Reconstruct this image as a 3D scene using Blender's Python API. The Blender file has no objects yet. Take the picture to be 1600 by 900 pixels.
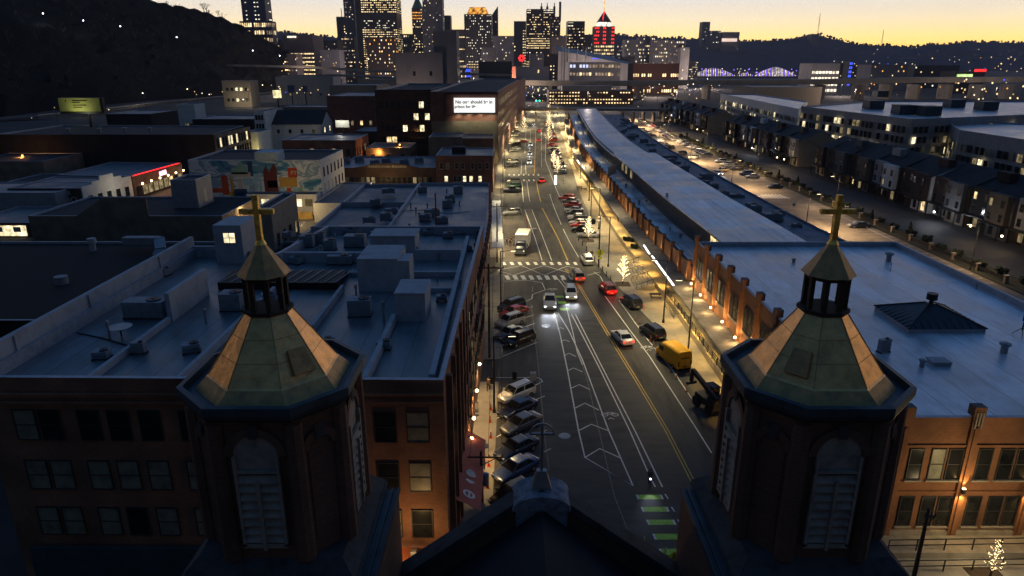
import bpy, bmesh, math, random
from mathutils import Vector, Matrix
R = math.radians
random.seed(11)
SC = bpy.context.scene
COL = SC.collection

# ---------------------------------------------------------------- camera, sky, exposure
H, F, PITCH = 36.0, 1067.0, R(18.2)
CP, SP = math.cos(PITCH), math.sin(PITCH)
cd = bpy.data.cameras.new('camera')
cam = bpy.data.objects.new('camera', cd)
COL.objects.link(cam)
cam.location = (0, 0, H)
cam.rotation_euler = (R(90) - PITCH, 0, 0)
cd.sensor_width = 36.0
cd.lens = F / 1600 * 36
cd.clip_start = 0.5
cd.clip_end = 20000
SC.camera = cam

SKY_STRENGTH = 1.22
w = bpy.data.worlds.new('World')
SC.world = w
w.use_nodes = True
nt = w.node_tree
for n in list(nt.nodes):
    nt.nodes.remove(n)
def N(t, tree=None):
    return (tree or nt).nodes.new(t)
def ramp(node, stops):
    cr = node.color_ramp
    while len(cr.elements) > 1:
        cr.elements.remove(cr.elements[-1])
    cr.elements[0].position = stops[0][0]
    cr.elements[0].color = (*stops[0][1], 1)
    for p, c in stops[1:]:
        e = cr.elements.new(p)
        e.color = (*c, 1)
out = N('ShaderNodeOutputWorld'); bg = N('ShaderNodeBackground')
tc = N('ShaderNodeTexCoord'); sep = N('ShaderNodeSeparateXYZ')
nt.links.new(tc.outputs['Generated'], sep.inputs[0])
# afterglow: elevation ramp (z = sin of elevation), stretched so the low band is resolved
mz = N('ShaderNodeMath'); mz.operation = 'POWER'; mz.inputs[1].default_value = 0.5
mzc = N('ShaderNodeMath'); mzc.operation = 'MAXIMUM'; mzc.inputs[1].default_value = 0.0
nt.links.new(sep.outputs[2], mzc.inputs[0]); nt.links.new(mzc.outputs[0], mz.inputs[0])
west = N('ShaderNodeValToRGB'); east = N('ShaderNodeValToRGB')
# position = sqrt(sin elevation)
ramp(west, [(0.0, (1.35, .68, .06)), (.13, (1.34, .82, .14)), (.18, (1.22, .86, .32)), (.23, (1.0, .82, .53)), (.285, (.80, .74, .68)),
            (.40, (.52, .38, .30)), (.50, (.21, .22, .28)), (.60, (.070, .145, .29)), (.78, (.026, .082, .20)), (1.0, (.015, .058, .148))])
ramp(east, [(0.0, (.060, .046, .028)), (.25, (.040, .034, .026)), (.45, (.022, .026, .032)), (.7, (.013, .034, .075)), (1.0, (.015, .058, .148))])
nt.links.new(mz.outputs[0], west.inputs[0]); nt.links.new(mz.outputs[0], east.inputs[0])
az = N('ShaderNodeMapRange'); az.inputs[1].default_value = -0.35; az.inputs[2].default_value = 0.85; az.interpolation_type = 'SMOOTHSTEP'
# brightest a little to the far end of the street's right-hand side
vd = N('ShaderNodeVectorMath'); vd.operation = 'DOT_PRODUCT'; vd.inputs[1].default_value = Vector((0.22, 0.975, 0)).normalized()
nt.links.new(tc.outputs['Generated'], vd.inputs[0]); nt.links.new(vd.outputs['Value'], az.inputs[0])
mx = N('ShaderNodeMixRGB')
nt.links.new(az.outputs[0], mx.inputs[0]); nt.links.new(east.outputs[0], mx.inputs[1]); nt.links.new(west.outputs[0], mx.inputs[2])
nt.links.new(mx.outputs[0], bg.inputs[0])
bg.inputs[1].default_value = SKY_STRENGTH
nt.links.new(bg.outputs[0], out.inputs[0])

SC.view_settings.view_transform = 'Standard'
SC.view_settings.look = 'None'
SC.view_settings.gamma = 1.0
SC.view_settings.exposure = 0.15
SC.view_settings.use_curve_mapping = False
try:
    SC.cycles.use_denoising = True
    SC.cycles.denoiser = 'OPENIMAGEDENOISE'
    SC.cycles.max_bounces = 4
    SC.cycles.diffuse_bounces = 2
    SC.cycles.glossy_bounces = 2
    SC.cycles.sample_clamp_indirect = 4.0
    SC.cycles.use_light_tree = True
    SC.cycles.caustics_reflective = False
    SC.cycles.caustics_refractive = False
except Exception:
    pass

# ---------------------------------------------------------------- measuring helpers
def ray(px, py):
    dx, dy = (px - 800) / F, (450 - py) / F
    return Vector((dx, CP + dy * SP, -SP + dy * CP))
def P(px, py, z=0.0):
    d = ray(px, py); t = (z - H) / d.z
    return Vector((d.x * t, d.y * t, z))
def PY(px, py, Y):
    d = ray(px, py); t = Y / d.y
    return Vector((d.x * t, Y, H + d.z * t))
def lerp(a, b, t):
    return a + (b - a) * t
def interp(tab, y):
    if y <= tab[0][0]: return tab[0][1]
    for (a, va), (b, vb) in zip(tab, tab[1:]):
        if y <= b: return va + (vb - va) * (y - a) / (b - a)
    (a, va), (b, vb) = tab[-2:]
    return vb + (vb - va) / (b - a) * (y - b)

# ---------------------------------------------------------------- materials
MATS = {}
def principled(name):
    m = bpy.data.materials.new(name); m.use_nodes = True
    return m, m.node_tree, m.node_tree.nodes['Principled BSDF']
def mat(name, c, rough=.8, metal=0.0, var=.25, scale=1.5, bump=0.0, stretch=None, c2=None, spec=.3, var2=0):
    if name in MATS: return MATS[name]
    m, t, b = principled(name)
    b.inputs['Roughness'].default_value = rough
    b.inputs['Metallic'].default_value = metal
    b.inputs['Specular IOR Level'].default_value = spec
    if var > 0:
        g = N('ShaderNodeNewGeometry', t)
        mp = N('ShaderNodeMapping', t)
        if stretch: mp.inputs['Scale'].default_value = stretch
        t.links.new(g.outputs['Position'], mp.inputs[0])
        nz = N('ShaderNodeTexNoise', t); nz.inputs['Scale'].default_value = scale; nz.inputs['Detail'].default_value = 6
        nz.inputs['Roughness'].default_value = .65
        t.links.new(mp.outputs[0], nz.inputs['Vector'])
        cr = N('ShaderNodeValToRGB', t)
        d = c2 or tuple(max(0, x * (1 - var * 1.6)) for x in c)
        u = tuple(min(1, x * (1 + var * .8)) for x in c)
        ramp(cr, [(.28, d), (.5, c), (.72, u)])
        t.links.new(nz.outputs['Fac'], cr.inputs[0])
        t.links.new(cr.outputs[0], b.inputs['Base Color'])
        if bump:
            bp = N('ShaderNodeBump', t); bp.inputs['Strength'].default_value = bump; bp.inputs['Distance'].default_value = .05
            t.links.new(nz.outputs['Fac'], bp.inputs['Height']); t.links.new(bp.outputs[0], b.inputs['Normal'])
    else:
        b.inputs['Base Color'].default_value = (*c, 1)
    MATS[name] = m
    return m
def brick(name, c1, c2, mortar=(.12, .10, .09), sc=1.0, rough=.9):
    m, t, b = principled(name)
    g = N('ShaderNodeNewGeometry', t); s = N('ShaderNodeSeparateXYZ', t); ad = N('ShaderNodeMath', t); ad.operation = 'ADD'
    cb = N('ShaderNodeCombineXYZ', t)
    t.links.new(g.outputs['Position'], s.inputs[0]); t.links.new(s.outputs[0], ad.inputs[0]); t.links.new(s.outputs[1], ad.inputs[1])
    t.links.new(ad.outputs[0], cb.inputs[0]); t.links.new(s.outputs[2], cb.inputs[1])
    br = N('ShaderNodeTexBrick', t)
    br.inputs['Color1'].default_value = (*c1, 1); br.inputs['Color2'].default_value = (*c2, 1); br.inputs['Mortar'].default_value = (*mortar, 1)
    br.inputs['Scale'].default_value = 1; br.inputs['Brick Width'].default_value = .24 * sc; br.inputs['Row Height'].default_value = .08 * sc
    br.inputs['Mortar Size'].default_value = .008 * sc; br.inputs['Bias'].default_value = -.2
    t.links.new(cb.outputs[0], br.inputs['Vector'])
    nz = N('ShaderNodeTexNoise', t); nz.inputs['Scale'].default_value = .35; nz.inputs['Detail'].default_value = 5
    t.links.new(g.outputs['Position'], nz.inputs['Vector'])
    mr = N('ShaderNodeMapRange', t); mr.inputs[1].default_value = .3; mr.inputs[2].default_value = .7; mr.inputs[3].default_value = .62; mr.inputs[4].default_value = 1.25
    t.links.new(nz.outputs['Fac'], mr.inputs[0])
    mu = N('ShaderNodeMixRGB', t); mu.blend_type = 'MULTIPLY'; mu.inputs[0].default_value = 1
    t.links.new(br.outputs['Color'], mu.inputs[1]); t.links.new(mr.outputs[0], mu.inputs[2])
    t.links.new(mu.outputs[0], b.inputs['Base Color'])
    b.inputs['Roughness'].default_value = rough
    bp = N('ShaderNodeBump', t); bp.inputs['Strength'].default_value = .4; bp.inputs['Distance'].default_value = .02; bp.invert = True
    t.links.new(br.outputs['Fac'], bp.inputs['Height']); t.links.new(bp.outputs[0], b.inputs['Normal'])
    MATS[name] = m
    return m
def emit(name, c, s, var=0.0, scale=2.0, sample=False):
    m = bpy.data.materials.new(name); m.use_nodes = True; t = m.node_tree
    t.nodes.clear()
    o = N('ShaderNodeOutputMaterial', t); e = N('ShaderNodeEmission', t)
    e.inputs[0].default_value = (*c, 1); e.inputs[1].default_value = s
    if var > 0:
        g = N('ShaderNodeNewGeometry', t); nz = N('ShaderNodeTexNoise', t); nz.inputs['Scale'].default_value = scale; nz.inputs['Detail'].default_value = 3
        t.links.new(g.outputs['Position'], nz.inputs['Vector'])
        mr = N('ShaderNodeMapRange', t); mr.inputs[1].default_value = .35; mr.inputs[2].default_value = .68
        mr.inputs[3].default_value = s * (1 - var); mr.inputs[4].default_value = s * (1 + var * .7)
        t.links.new(nz.outputs['Fac'], mr.inputs[0]); t.links.new(mr.outputs[0], e.inputs[1])
    t.links.new(e.outputs[0], o.inputs[0])
    if not sample:
        try: m.cycles.emission_sampling = 'NONE'
        except Exception: pass
    MATS[name] = m
    return m

def roofmat(name, c, rough, spec, metal, seam, stretch=(1, .3), cross=0):
    """sheet roof: rolls with dark lap seams, ponding stains, patches and streaks"""
    m, t, b = principled(name); L = t.links.new
    g = N('ShaderNodeNewGeometry', t); s = N('ShaderNodeSeparateXYZ', t); L(g.outputs['Position'], s.inputs[0])
    mp = N('ShaderNodeMapping', t); mp.inputs['Scale'].default_value = (*stretch, 1); L(g.outputs['Position'], mp.inputs[0])
    n1 = N('ShaderNodeTexNoise', t); n1.inputs['Scale'].default_value = .9; n1.inputs['Detail'].default_value = 8; n1.inputs['Roughness'].default_value = .7; L(mp.outputs[0], n1.inputs['Vector'])
    n2 = N('ShaderNodeTexNoise', t); n2.inputs['Scale'].default_value = .16; n2.inputs['Detail'].default_value = 5; n2.inputs['Distortion'].default_value = .6; L(g.outputs['Position'], n2.inputs['Vector'])
    cr = N('ShaderNodeValToRGB', t); ramp(cr, [(.3, tuple(x * .62 for x in c)), (.5, c), (.7, tuple(min(1, x * 1.22) for x in c))]); L(n1.outputs['Fac'], cr.inputs[0])
    r2 = N('ShaderNodeMapRange', t); r2.inputs[1].default_value = .38; r2.inputs[2].default_value = .60; r2.inputs[3].default_value = .72; r2.inputs[4].default_value = 1.1; L(n2.outputs['Fac'], r2.inputs[0])
    mu = N('ShaderNodeMixRGB', t); mu.blend_type = 'MULTIPLY'; mu.inputs[0].default_value = 1; L(cr.outputs[0], mu.inputs[1]); L(r2.outputs[0], mu.inputs[2])
    last = mu.outputs[0]
    for out_, sp, wd in ((s.outputs[0], seam, .035),) + (((s.outputs[1], cross, .05),) if cross else ()):
        di = N('ShaderNodeMath', t); di.operation = 'DIVIDE'; di.inputs[1].default_value = sp; L(out_, di.inputs[0])
        fr = N('ShaderNodeMath', t); fr.operation = 'FRACT'; L(di.outputs[0], fr.inputs[0])
        gt = N('ShaderNodeMath', t); gt.operation = 'GREATER_THAN'; gt.inputs[1].default_value = 1 - wd * 2.2 / sp; L(fr.outputs[0], gt.inputs[0])
        fl = N('ShaderNodeMath', t); fl.operation = 'FLOOR'; L(di.outputs[0], fl.inputs[0])
        wn = N('ShaderNodeTexWhiteNoise', t); wn.noise_dimensions = '1D'; L(fl.outputs[0], wn.inputs['W'])
        mr = N('ShaderNodeMapRange', t); mr.inputs[3].default_value = .84; mr.inputs[4].default_value = 1.1; L(wn.outputs['Value'], mr.inputs[0])
        m1 = N('ShaderNodeMixRGB', t); m1.blend_type = 'MULTIPLY'; m1.inputs[0].default_value = 1; L(last, m1.inputs[1]); L(mr.outputs[0], m1.inputs[2])
        m2 = N('ShaderNodeMixRGB', t); m2.inputs[2].default_value = (*[x * .35 for x in c], 1); L(gt.outputs[0], m2.inputs[0]); L(m1.outputs[0], m2.inputs[1]); last = m2.outputs[0]
    L(last, b.inputs['Base Color'])
    rr = N('ShaderNodeMapRange', t); rr.inputs[1].default_value = .35; rr.inputs[2].default_value = .65; rr.inputs[3].default_value = rough * .8; rr.inputs[4].default_value = rough * 1.2; L(n2.outputs['Fac'], rr.inputs[0]); L(rr.outputs[0], b.inputs['Roughness'])
    b.inputs['Specular IOR Level'].default_value = spec; b.inputs['Metallic'].default_value = metal
    bp = N('ShaderNodeBump', t); bp.inputs['Strength'].default_value = .12; bp.inputs['Distance'].default_value = .05; L(n1.outputs['Fac'], bp.inputs['Height']); L(bp.outputs[0], b.inputs['Normal'])
    MATS[name] = m
    return m
asphalt = mat('asphalt', (.060, .056, .050), .75, var=.55, scale=.55, bump=.2, stretch=(1.0, .16, 1), spec=.4)
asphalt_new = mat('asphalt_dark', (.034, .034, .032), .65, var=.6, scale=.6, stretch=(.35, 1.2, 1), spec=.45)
concrete = mat('concrete', (.26, .24, .20), .85, var=.22, scale=.6)
pavers = brick('pavers', (.30, .26, .21), (.24, .20, .16), (.12, .10, .08), sc=4)
paint_w = mat('white_paint', (.72, .72, .68), .6, var=.22, scale=2.5)
paint_y = mat('yellow_paint', (.62, .40, .06), .6, var=.2, scale=2.5)
paint_g = mat('green_paint', (.30, .55, .06), .6, var=.3, scale=2)
ground_m = mat('ground_dark', (.035, .034, .036), .9, var=.5, scale=.04)
roof_g = roofmat('roof_membrane', (.135, .15, .17), .42, .7, 0, 1.9)  # colour kept darker to stand in for the dimmer sky on this side
roof_w = roofmat('roof_white', (.62, .66, .72), .34, .9, .12, 3.1)  # colour kept lighter to stand in for the brighter side of the sky
roof_t = roofmat('roof_terminal', (.88, .88, .90), .42, .8, .12, 1.45, (1, .10), 8.35)
roof_d = mat('roof_dark', (.022, .023, .028), .8, var=.4, scale=.3)
roof_m = roofmat('roof_mid', (.10, .11, .13), .5, .6, 0, 2.2)
para_w = mat('parapet_white', (.36, .37, .40), .7, var=.18, scale=.8)
flash = mat('flashing', (.34, .37, .42), .5, metal=.3, var=.2, scale=2)
brick_o = brick('brick_orange', (.27, .115, .055), (.19, .08, .042))
brick_r = brick('brick_red', (.17, .062, .040), (.12, .045, .030))
brick_d = brick('brick_dark', (.075, .036, .026), (.055, .028, .022), (.04, .03, .026))
brick_c = brick('brick_church', (.15, .062, .036), (.085, .038, .025), (.11, .085, .07))
brick_t = brick('brick_tan', (.27, .20, .13), (.22, .16, .10))
brick_term = brick('brick_terminal', (.27, .105, .035), (.20, .075, .026))
stone = mat('stone', (.30, .27, .22), .85, var=.25, scale=1.2)
stone_d = mat('stone_dark', (.055, .055, .058), .9, var=.4, scale=1.5)
stucco_w = mat('stucco_white', (.66, .65, .63), .85, var=.12, scale=.7)
stucco_g = mat('stucco_grey', (.30, .30, .31), .85, var=.15, scale=.7)
stucco_t = mat('stucco_tan', (.28, .235, .18), .85, var=.15, scale=.7)
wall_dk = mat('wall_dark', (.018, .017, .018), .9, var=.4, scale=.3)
conc_dk = mat('concrete_tower', (.24, .22, .22), .9, var=.15, scale=.15)
copper = mat('copper_sheet', (.78, .41, .155), .30, metal=.8, var=.32, scale=1.7, bump=1.0, c2=(.44, .26, .11))
copper_g = mat('copper_worn', (.42, .25, .10), .5, metal=.5, var=.4, scale=2.5, bump=.5, c2=(.22, .16, .09))
gold = mat('gold_leaf', (.95, .60, .14), .48, metal=.85, var=.45, scale=6, bump=.5, c2=(.30, .15, .03))
gutter_b = mat('blue_gutter', (.05, .07, .085), .5, metal=.2, var=.35, scale=1.2)
wood_dk = mat('dark_wood', (.045, .032, .024), .8, var=.3, scale=3)
louvre_m = mat('louvre_white', (.27, .235, .20), .7, var=.3, scale=2)
metal_d = mat('dark_metal', (.03, .03, .032), .5, metal=.5, var=0)
metal_g = mat('grey_metal', (.30, .31, .32), .45, metal=.6, var=.15, scale=2)
ac_m = mat('ac_housing', (.24, .26, .29), .6, metal=.2, var=.2, scale=2)
rubber = mat('rubber', (.012, .012, .012), .7, var=0)
pole_wood = mat('pole_wood', (.09, .065, .045), .85, var=.3, scale=3)
bark = mat('bark', (.05, .04, .032), .9, var=.3, scale=4)
foliage = mat('foliage_dark', (.022, .032, .018), .9, var=.5, scale=.6)
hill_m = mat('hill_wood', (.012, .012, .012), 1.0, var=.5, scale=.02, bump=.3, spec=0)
hill_far = mat('hill_far', (.045, .048, .085), 1.0, var=.3, scale=.006, spec=0)  # blue tint puts distance haze into the hill colour
soil = mat('soil', (.05, .035, .025), .95, var=.3, scale=2)
orange_p = mat('orange_plastic', (.75, .12, .02), .5, var=0)
red_awn = mat('awning_red', (.48, .13, .09), .8, var=.15, scale=.8)
glass_dk = mat('glass_dark', (.014, .016, .018), .16, var=.4, scale=.7, spec=.4)
glass_gr = mat('glass_blind_sheen', (.20, .20, .15), .35, var=.35, scale=1.2, spec=.5)
frame_w = mat('frame_white', (.45, .43, .38), .6, var=0)
frame_d = mat('frame_dark', (.035, .035, .038), .5, var=0)
yellow_v = mat('yellow_van_paint', (.80, .42, .012), .4, var=0)
skin_m = mat('skin', (.45, .28, .20), .6, var=0)
cloth_d = mat('cloth_dark', (.03, .03, .04), .9, var=0)
cloth_b = mat('cloth_brown', (.09, .06, .045), .9, var=0)
hair_m = mat('hair_dark', (.02, .015, .012), .8, var=0)
sign_y = mat('sign_yellow', (.75, .80, .04), .5, var=0)
black_m = mat('black', (.008, .008, .008), .6, var=0)
blue_m = mat('transformer_blue', (.08, .16, .38), .5, var=0)

lit_w = emit('lit_warm', (1, .72, .34), 1.3, .75, .9)
lit_y = emit('lit_yellow', (1, .84, .50), 1.25, .7, .8)
lit_c = emit('lit_cool', (.93, .95, .85), 1.05, .6, .8)
lit_d = emit('lit_dim', (.80, .62, .32), .30, .7, .7)
lit_b = emit('lit_blueish', (.62, .66, 1.0), 1.3, .3, .5)
far_y = emit('far_lit_yellow', (1, .72, .35), 1.7, .75, .21)
far_w = emit('far_lit_white', (1, .88, .66), 1.7, .75, .21)
far_d = emit('far_lit_dim', (.75, .55, .36), .5, .75, .21)
far_o = emit('far_lit_orange', (1, .42, .08), 1.7, .75, .21)
far_r = emit('far_lit_red', (1, .03, .03), 1.9, .3, .05)
far_b = emit('far_lit_blue', (.05, .10, 1.0), 1.5, .2, .05)
bulb_w = emit('bulb_warm', (1, .72, .36), 9)
bulb_y = emit('bulb_sodium', (1, .36, .06), 6)
bulb_c = emit('bulb_cool', (.86, .88, 1), 9)
fairy = emit('fairy_bulb', (1, .76, .38), 3.6)
head_e = emit('headlight_lens', (.90, .90, 1), 14)
tail_e = emit('tail_light_lens', (1, .02, .01), 5)
neon_r = emit('neon_red', (1, .02, .02), 3.2)
purple = emit('purple_light', (.25, .12, 1), 3.2)
strip_w = emit('white_strip', (1, .96, .9), 3.5)
green_e = emit('green_light', (.05, 1, .55), 4)

def car_paint():
    m, t, b = principled('car_paint')
    oi = N('ShaderNodeObjectInfo', t)
    t.links.new(oi.outputs['Color'], b.inputs['Base Color'])
    b.inputs['Roughness'].default_value = .28; b.inputs['Metallic'].default_value = .15
    b.inputs['Coat Weight'].default_value = .5; b.inputs['Coat Roughness'].default_value = .08
    return m
paint = car_paint()
hl_off = mat('headlight_off', (.5, .5, .5), .15, var=0)
tl_off = mat('tail_light_off', (.25, .01, .01), .2, var=0)

# ---------------------------------------------------------------- mesh builder and scene helpers
ORG = {}
class MB:
    def __init__(s):
        s.v, s.f, s.m, s.s = [], [], [], []
    def face(s, pts, mi=0, sm=False):
        k = len(s.v); s.v += [tuple(p) for p in pts]; s.f.append(tuple(range(k, k + len(pts)))); s.m.append(mi); s.s.append(sm)
    def faces(s, vs, fs, mi=0, sm=False):
        k = len(s.v); s.v += [tuple(p) for p in vs]
        for f in fs:
            s.f.append(tuple(i + k for i in f)); s.m.append(mi); s.s.append(sm)
    def box(s, x0, y0, z0, x1, y1, z1, mi=0):
        vs = [(x0, y0, z0), (x1, y0, z0), (x1, y1, z0), (x0, y1, z0), (x0, y0, z1), (x1, y0, z1), (x1, y1, z1), (x0, y1, z1)]
        s.faces(vs, [(0, 3, 2, 1), (4, 5, 6, 7), (0, 1, 5, 4), (1, 2, 6, 5), (2, 3, 7, 6), (3, 0, 4, 7)], mi)
        return s
    def bar(s, p, q, wx, wz, mi=0):
        p, q = Vector(p), Vector(q); d = (q - p)
        if d.length < 1e-6: return s
        d.normalize(); up = Vector((0, 0, 1)) if abs(d.z) < .95 else Vector((0, 1, 0))
        x = d.cross(up).normalized(); u = x.cross(d).normalized()
        vs = [c + x * (a * wx / 2) + u * (b * wz / 2) for c in (p, q) for a, b in ((-1, -1), (1, -1), (1, 1), (-1, 1))]
        s.faces(vs, [(0, 1, 2, 3), (7, 6, 5, 4), (0, 4, 5, 1), (1, 5, 6, 2), (2, 6, 7, 3), (3, 7, 4, 0)], mi)
        return s
    def tube(s, p, q, r0, r1=None, n=8, mi=0, sm=True):
        p, q = Vector(p), Vector(q); r1 = r0 if r1 is None else r1; d = (q - p)
        if d.length < 1e-6: return s
        d.normalize(); up = Vector((0, 0, 1)) if abs(d.z) < .95 else Vector((0, 1, 0))
        x = d.cross(up).normalized(); u = x.cross(d).normalized()
        vs = []
        for c, r in ((p, r0), (q, r1)):
            for k in range(n):
                a = 2 * math.pi * k / n
                vs.append(c + x * (r * math.cos(a)) + u * (r * math.sin(a)))
        s.faces(vs, [(k, (k + 1) % n, n + (k + 1) % n, n + k) for k in range(n)], mi, sm)
        s.faces(vs[:n], [tuple(range(n))][:1], mi); s.faces(vs[n:], [tuple(reversed(range(n)))], mi)
        return s
    def prism(s, poly, z0, z1, mi=0, top=None, bottom=True):
        n = len(poly)
        vs = [(x, y, z0) for x, y in poly] + [(x, y, z1) for x, y in poly]
        s.faces(vs, [(k, (k + 1) % n, n + (k + 1) % n, n + k) for k in range(n)], mi)
        s.face(vs[n:], mi if top is None else top)
        if bottom: s.face(list(reversed(vs[:n])), mi)
        return s
    def frustum(s, c, r0, z0, r1, z1, n=8, rot=0.0, mi=0, cap=True, sm=False, sx=1.0):
        a = [2 * math.pi * (k + .5) / n + rot for k in range(n)]
        vs = [(c[0] + r0 * math.cos(t) * sx, c[1] + r0 * math.sin(t), z0) for t in a] + [(c[0] + r1 * math.cos(t) * sx, c[1] + r1 * math.sin(t), z1) for t in a]
        s.faces(vs, [(k, (k + 1) % n, n + (k + 1) % n, n + k) for k in range(n)], mi, sm)
        if cap:
            if r1 > .001: s.face(vs[n:], mi)
            s.face(list(reversed(vs[:n])), mi)
        return s
    def ball(s, c, r, mi=0, sz=1.0, n=8, m=5):
        vs = []
        for j in range(1, m):
            ph = math.pi * j / m
            for k in range(n):
                t = 2 * math.pi * k / n
                vs.append((c[0] + r * math.sin(ph) * math.cos(t), c[1] + r * math.sin(ph) * math.sin(t), c[2] + r * sz * math.cos(ph)))
        vs.append((c[0], c[1], c[2] + r * sz)); vs.append((c[0], c[1], c[2] - r * sz)); T, B = len(vs) - 2, len(vs) - 1
        fs = [(T, k, (k + 1) % n) for k in range(n)]
        for j in range(m - 2):
            fs += [(j * n + k, (j + 1) * n + k, (j + 1) * n + (k + 1) % n, j * n + (k + 1) % n) for k in range(n)]
        fs += [((m - 2) * n + k, B, (m - 2) * n + (k + 1) % n) for k in range(n)]
        s.faces(vs, fs, mi, True)
        return s
    def octa(s, c, r, mi=0):
        x, y, z = c
        s.faces([(x + r, y, z), (x, y + r, z), (x - r, y, z), (x, y - r, z), (x, y, z + r), (x, y, z - r)],
                [(0, 1, 4), (1, 2, 4), (2, 3, 4), (3, 0, 4), (1, 0, 5), (2, 1, 5), (3, 2, 5), (0, 3, 5)], mi)
        return s
    def mesh(s, name, mats, org=(0, 0, 0)):
        me = bpy.data.meshes.new(name)
        me.from_pydata([(x - org[0], y - org[1], z - org[2]) for x, y, z in s.v], [], s.f)
        for m in mats: me.materials.append(m)
        me.polygons.foreach_set('material_index', s.m)
        me.polygons.foreach_set('use_smooth', s.s)
        me.update()
        return me
    def build(s, name, mats, parent=None, **kw):
        if not isinstance(mats, (list, tuple)): mats = [mats]
        org = ORG.get(parent.name, (0, 0, 0)) if parent else (0, 0, 0)
        if not parent and s.v:      # top-level mesh: origin at its own base centre
            xs = [v[0] for v in s.v]; ys = [v[1] for v in s.v]; zs = [v[2] for v in s.v]
            org = ((min(xs) + max(xs)) / 2, (min(ys) + max(ys)) / 2, min(zs))
        o = bpy.data.objects.new(name, s.mesh(name, mats, org)); COL.objects.link(o)
        if parent: o.parent = parent; ORG[o.name] = org
        else: o.location = org; ORG[o.name] = org
        return tag(o, **kw)
def tag(o, label=None, cat=None, group=None, kind=None):
    if label: o['label'] = label
    if cat: o['category'] = cat
    if group: o['group'] = group
    if kind: o['kind'] = kind
    return o
def thing(name, loc, label, cat, group=None, rz=0.0):
    o = bpy.data.objects.new(name, None); COL.objects.link(o); o.location = loc; o.rotation_euler.z = rz
    o.empty_display_size = .2
    ORG[o.name] = tuple(loc)
    return tag(o, label, cat, group)
def struct(name, mb, mats):
    return mb.build(name, mats, kind='structure')
def copy_tree(o, parent=None):
    c = o.copy(); COL.objects.link(c)
    if parent: c.parent = parent
    for ch in o.children: copy_tree(ch, c)
    return c
def retag(o, label, group=None):
    o['label'] = label
    if group: o['group'] = group
def inst(name, me, parent, loc, rz=0.0, label=None):
    o = bpy.data.objects.new(name, me); COL.objects.link(o); o.parent = parent; o.location = loc; o.rotation_euler.z = rz
    if label: o['label'] = label
    return o
def text_mesh(s, size, mats, depth=.01, font_bold=False, align='CENTER', spacing=1.0):
    cu = bpy.data.curves.new('txt', 'FONT'); cu.body = s; cu.size = size; cu.extrude = depth; cu.align_x = align; cu.align_y = 'CENTER'
    cu.space_character = spacing
    if font_bold: cu.offset = size * .03
    ob = bpy.data.objects.new('txt', cu); COL.objects.link(ob)
    dg = bpy.context.evaluated_depsgraph_get()
    me = bpy.data.meshes.new_from_object(ob.evaluated_get(dg))
    bpy.data.objects.remove(ob)
    me.materials.clear(); me.materials.append(mats)
    return me
def text_obj(name, s, size, m, parent, pos, face_dir, bold=False, tilt=0.0, spacing=1.0):
    """letters that stand upright at world POS, facing the horizontal direction FACE_DIR"""
    me = text_mesh(s, size, m, .012, bold, spacing=spacing); org = ORG[parent.name]
    o = bpy.data.objects.new(name, me); COL.objects.link(o); o.parent = parent
    o.location = Vector(pos) - Vector(org)
    o.rotation_euler = (R(90) - tilt, 0, math.atan2(face_dir[1], face_dir[0]) + R(90))
    return o
def lamp(parent, loc, power, color=(1, .78, .48), kind='POINT', size=.12, angle=150, aim=None, blend=.5):
    ld = bpy.data.lights.new('light', kind); ld.energy = power; ld.color = color; ld.shadow_soft_size = size
    if kind == 'SPOT': ld.spot_size = R(angle); ld.spot_blend = blend
    o = bpy.data.objects.new('light', ld); COL.objects.link(o)
    if parent: o.parent = parent
    o.location = Vector(loc) - (Vector(ORG[parent.name]) if parent else Vector((0, 0, 0)))
    if aim is not None:
        o.rotation_euler = Vector(aim).to_track_quat('-Z', 'Y').to_euler()
    return o
ORDN = ['first', 'second', 'third', 'fourth', 'fifth', 'sixth', 'seventh', 'eighth', 'ninth', 'tenth', 'eleventh', 'twelfth', 'thirteenth',
        'fourteenth', 'fifteenth', 'sixteenth', 'seventeenth', 'eighteenth', 'nineteenth', 'twentieth', 'twenty-first', 'twenty-second',
        'twenty-third', 'twenty-fourth', 'twenty-fifth', 'twenty-sixth', 'twenty-seventh', 'twenty-eighth', 'twenty-ninth', 'thirtieth']
# ---------------------------------------------------------------- street lines measured from the picture
XL = [(30, -4.4), (125, -3.9), (160, -5.0), (260, -5.0), (340, -2.0), (425, 3.0), (520, 11.0), (620, 22.0), (900, 40)]
XT = [(40, 27.5), (110, 27.2), (135, 26.3), (186, 26.0), (230, 25.6), (258, 25.8), (303, 27.6), (340, 29.6), (430, 34.5), (620, 44.0)]
xl = lambda y: interp(XL, y)
xt = lambda y: interp(XT, y)
def ptab(pts, z=0):
    return sorted(((P(a, b, z).y, P(a, b, z).x) for a, b in pts), key=lambda t: t[0])
CURB = ptab([(1130, 650), (1097, 600), (1070, 569), (1035, 522), (997, 482), (965, 448), (945, 428), (925, 402), (912, 385), (926, 366), (918, 330), (905, 300), (893, 260), (884, 230), (874, 200), (868, 182)])
WALK = ptab([(1130, 570), (1082, 510), (1032, 450), (970, 372), (940, 325), (912, 275), (897, 235), (888, 200), (880, 182)], 1.2)
xc = lambda y: interp(CURB, y)
xw = lambda y: min(interp(WALK, y), xt(y) - 2.6)

def band(mb, fa, fb, ys, z, mi=0):
    for a, b in zip(ys, ys[1:]):
        mb.face([(fa(a), a, z), (fb(a), a, z), (fb(b), b, z), (fa(b), b, z)], mi)
def frange(a, b, s):
    out = []
    while a < b: out.append(a); a += s
    return out + [b]

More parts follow.
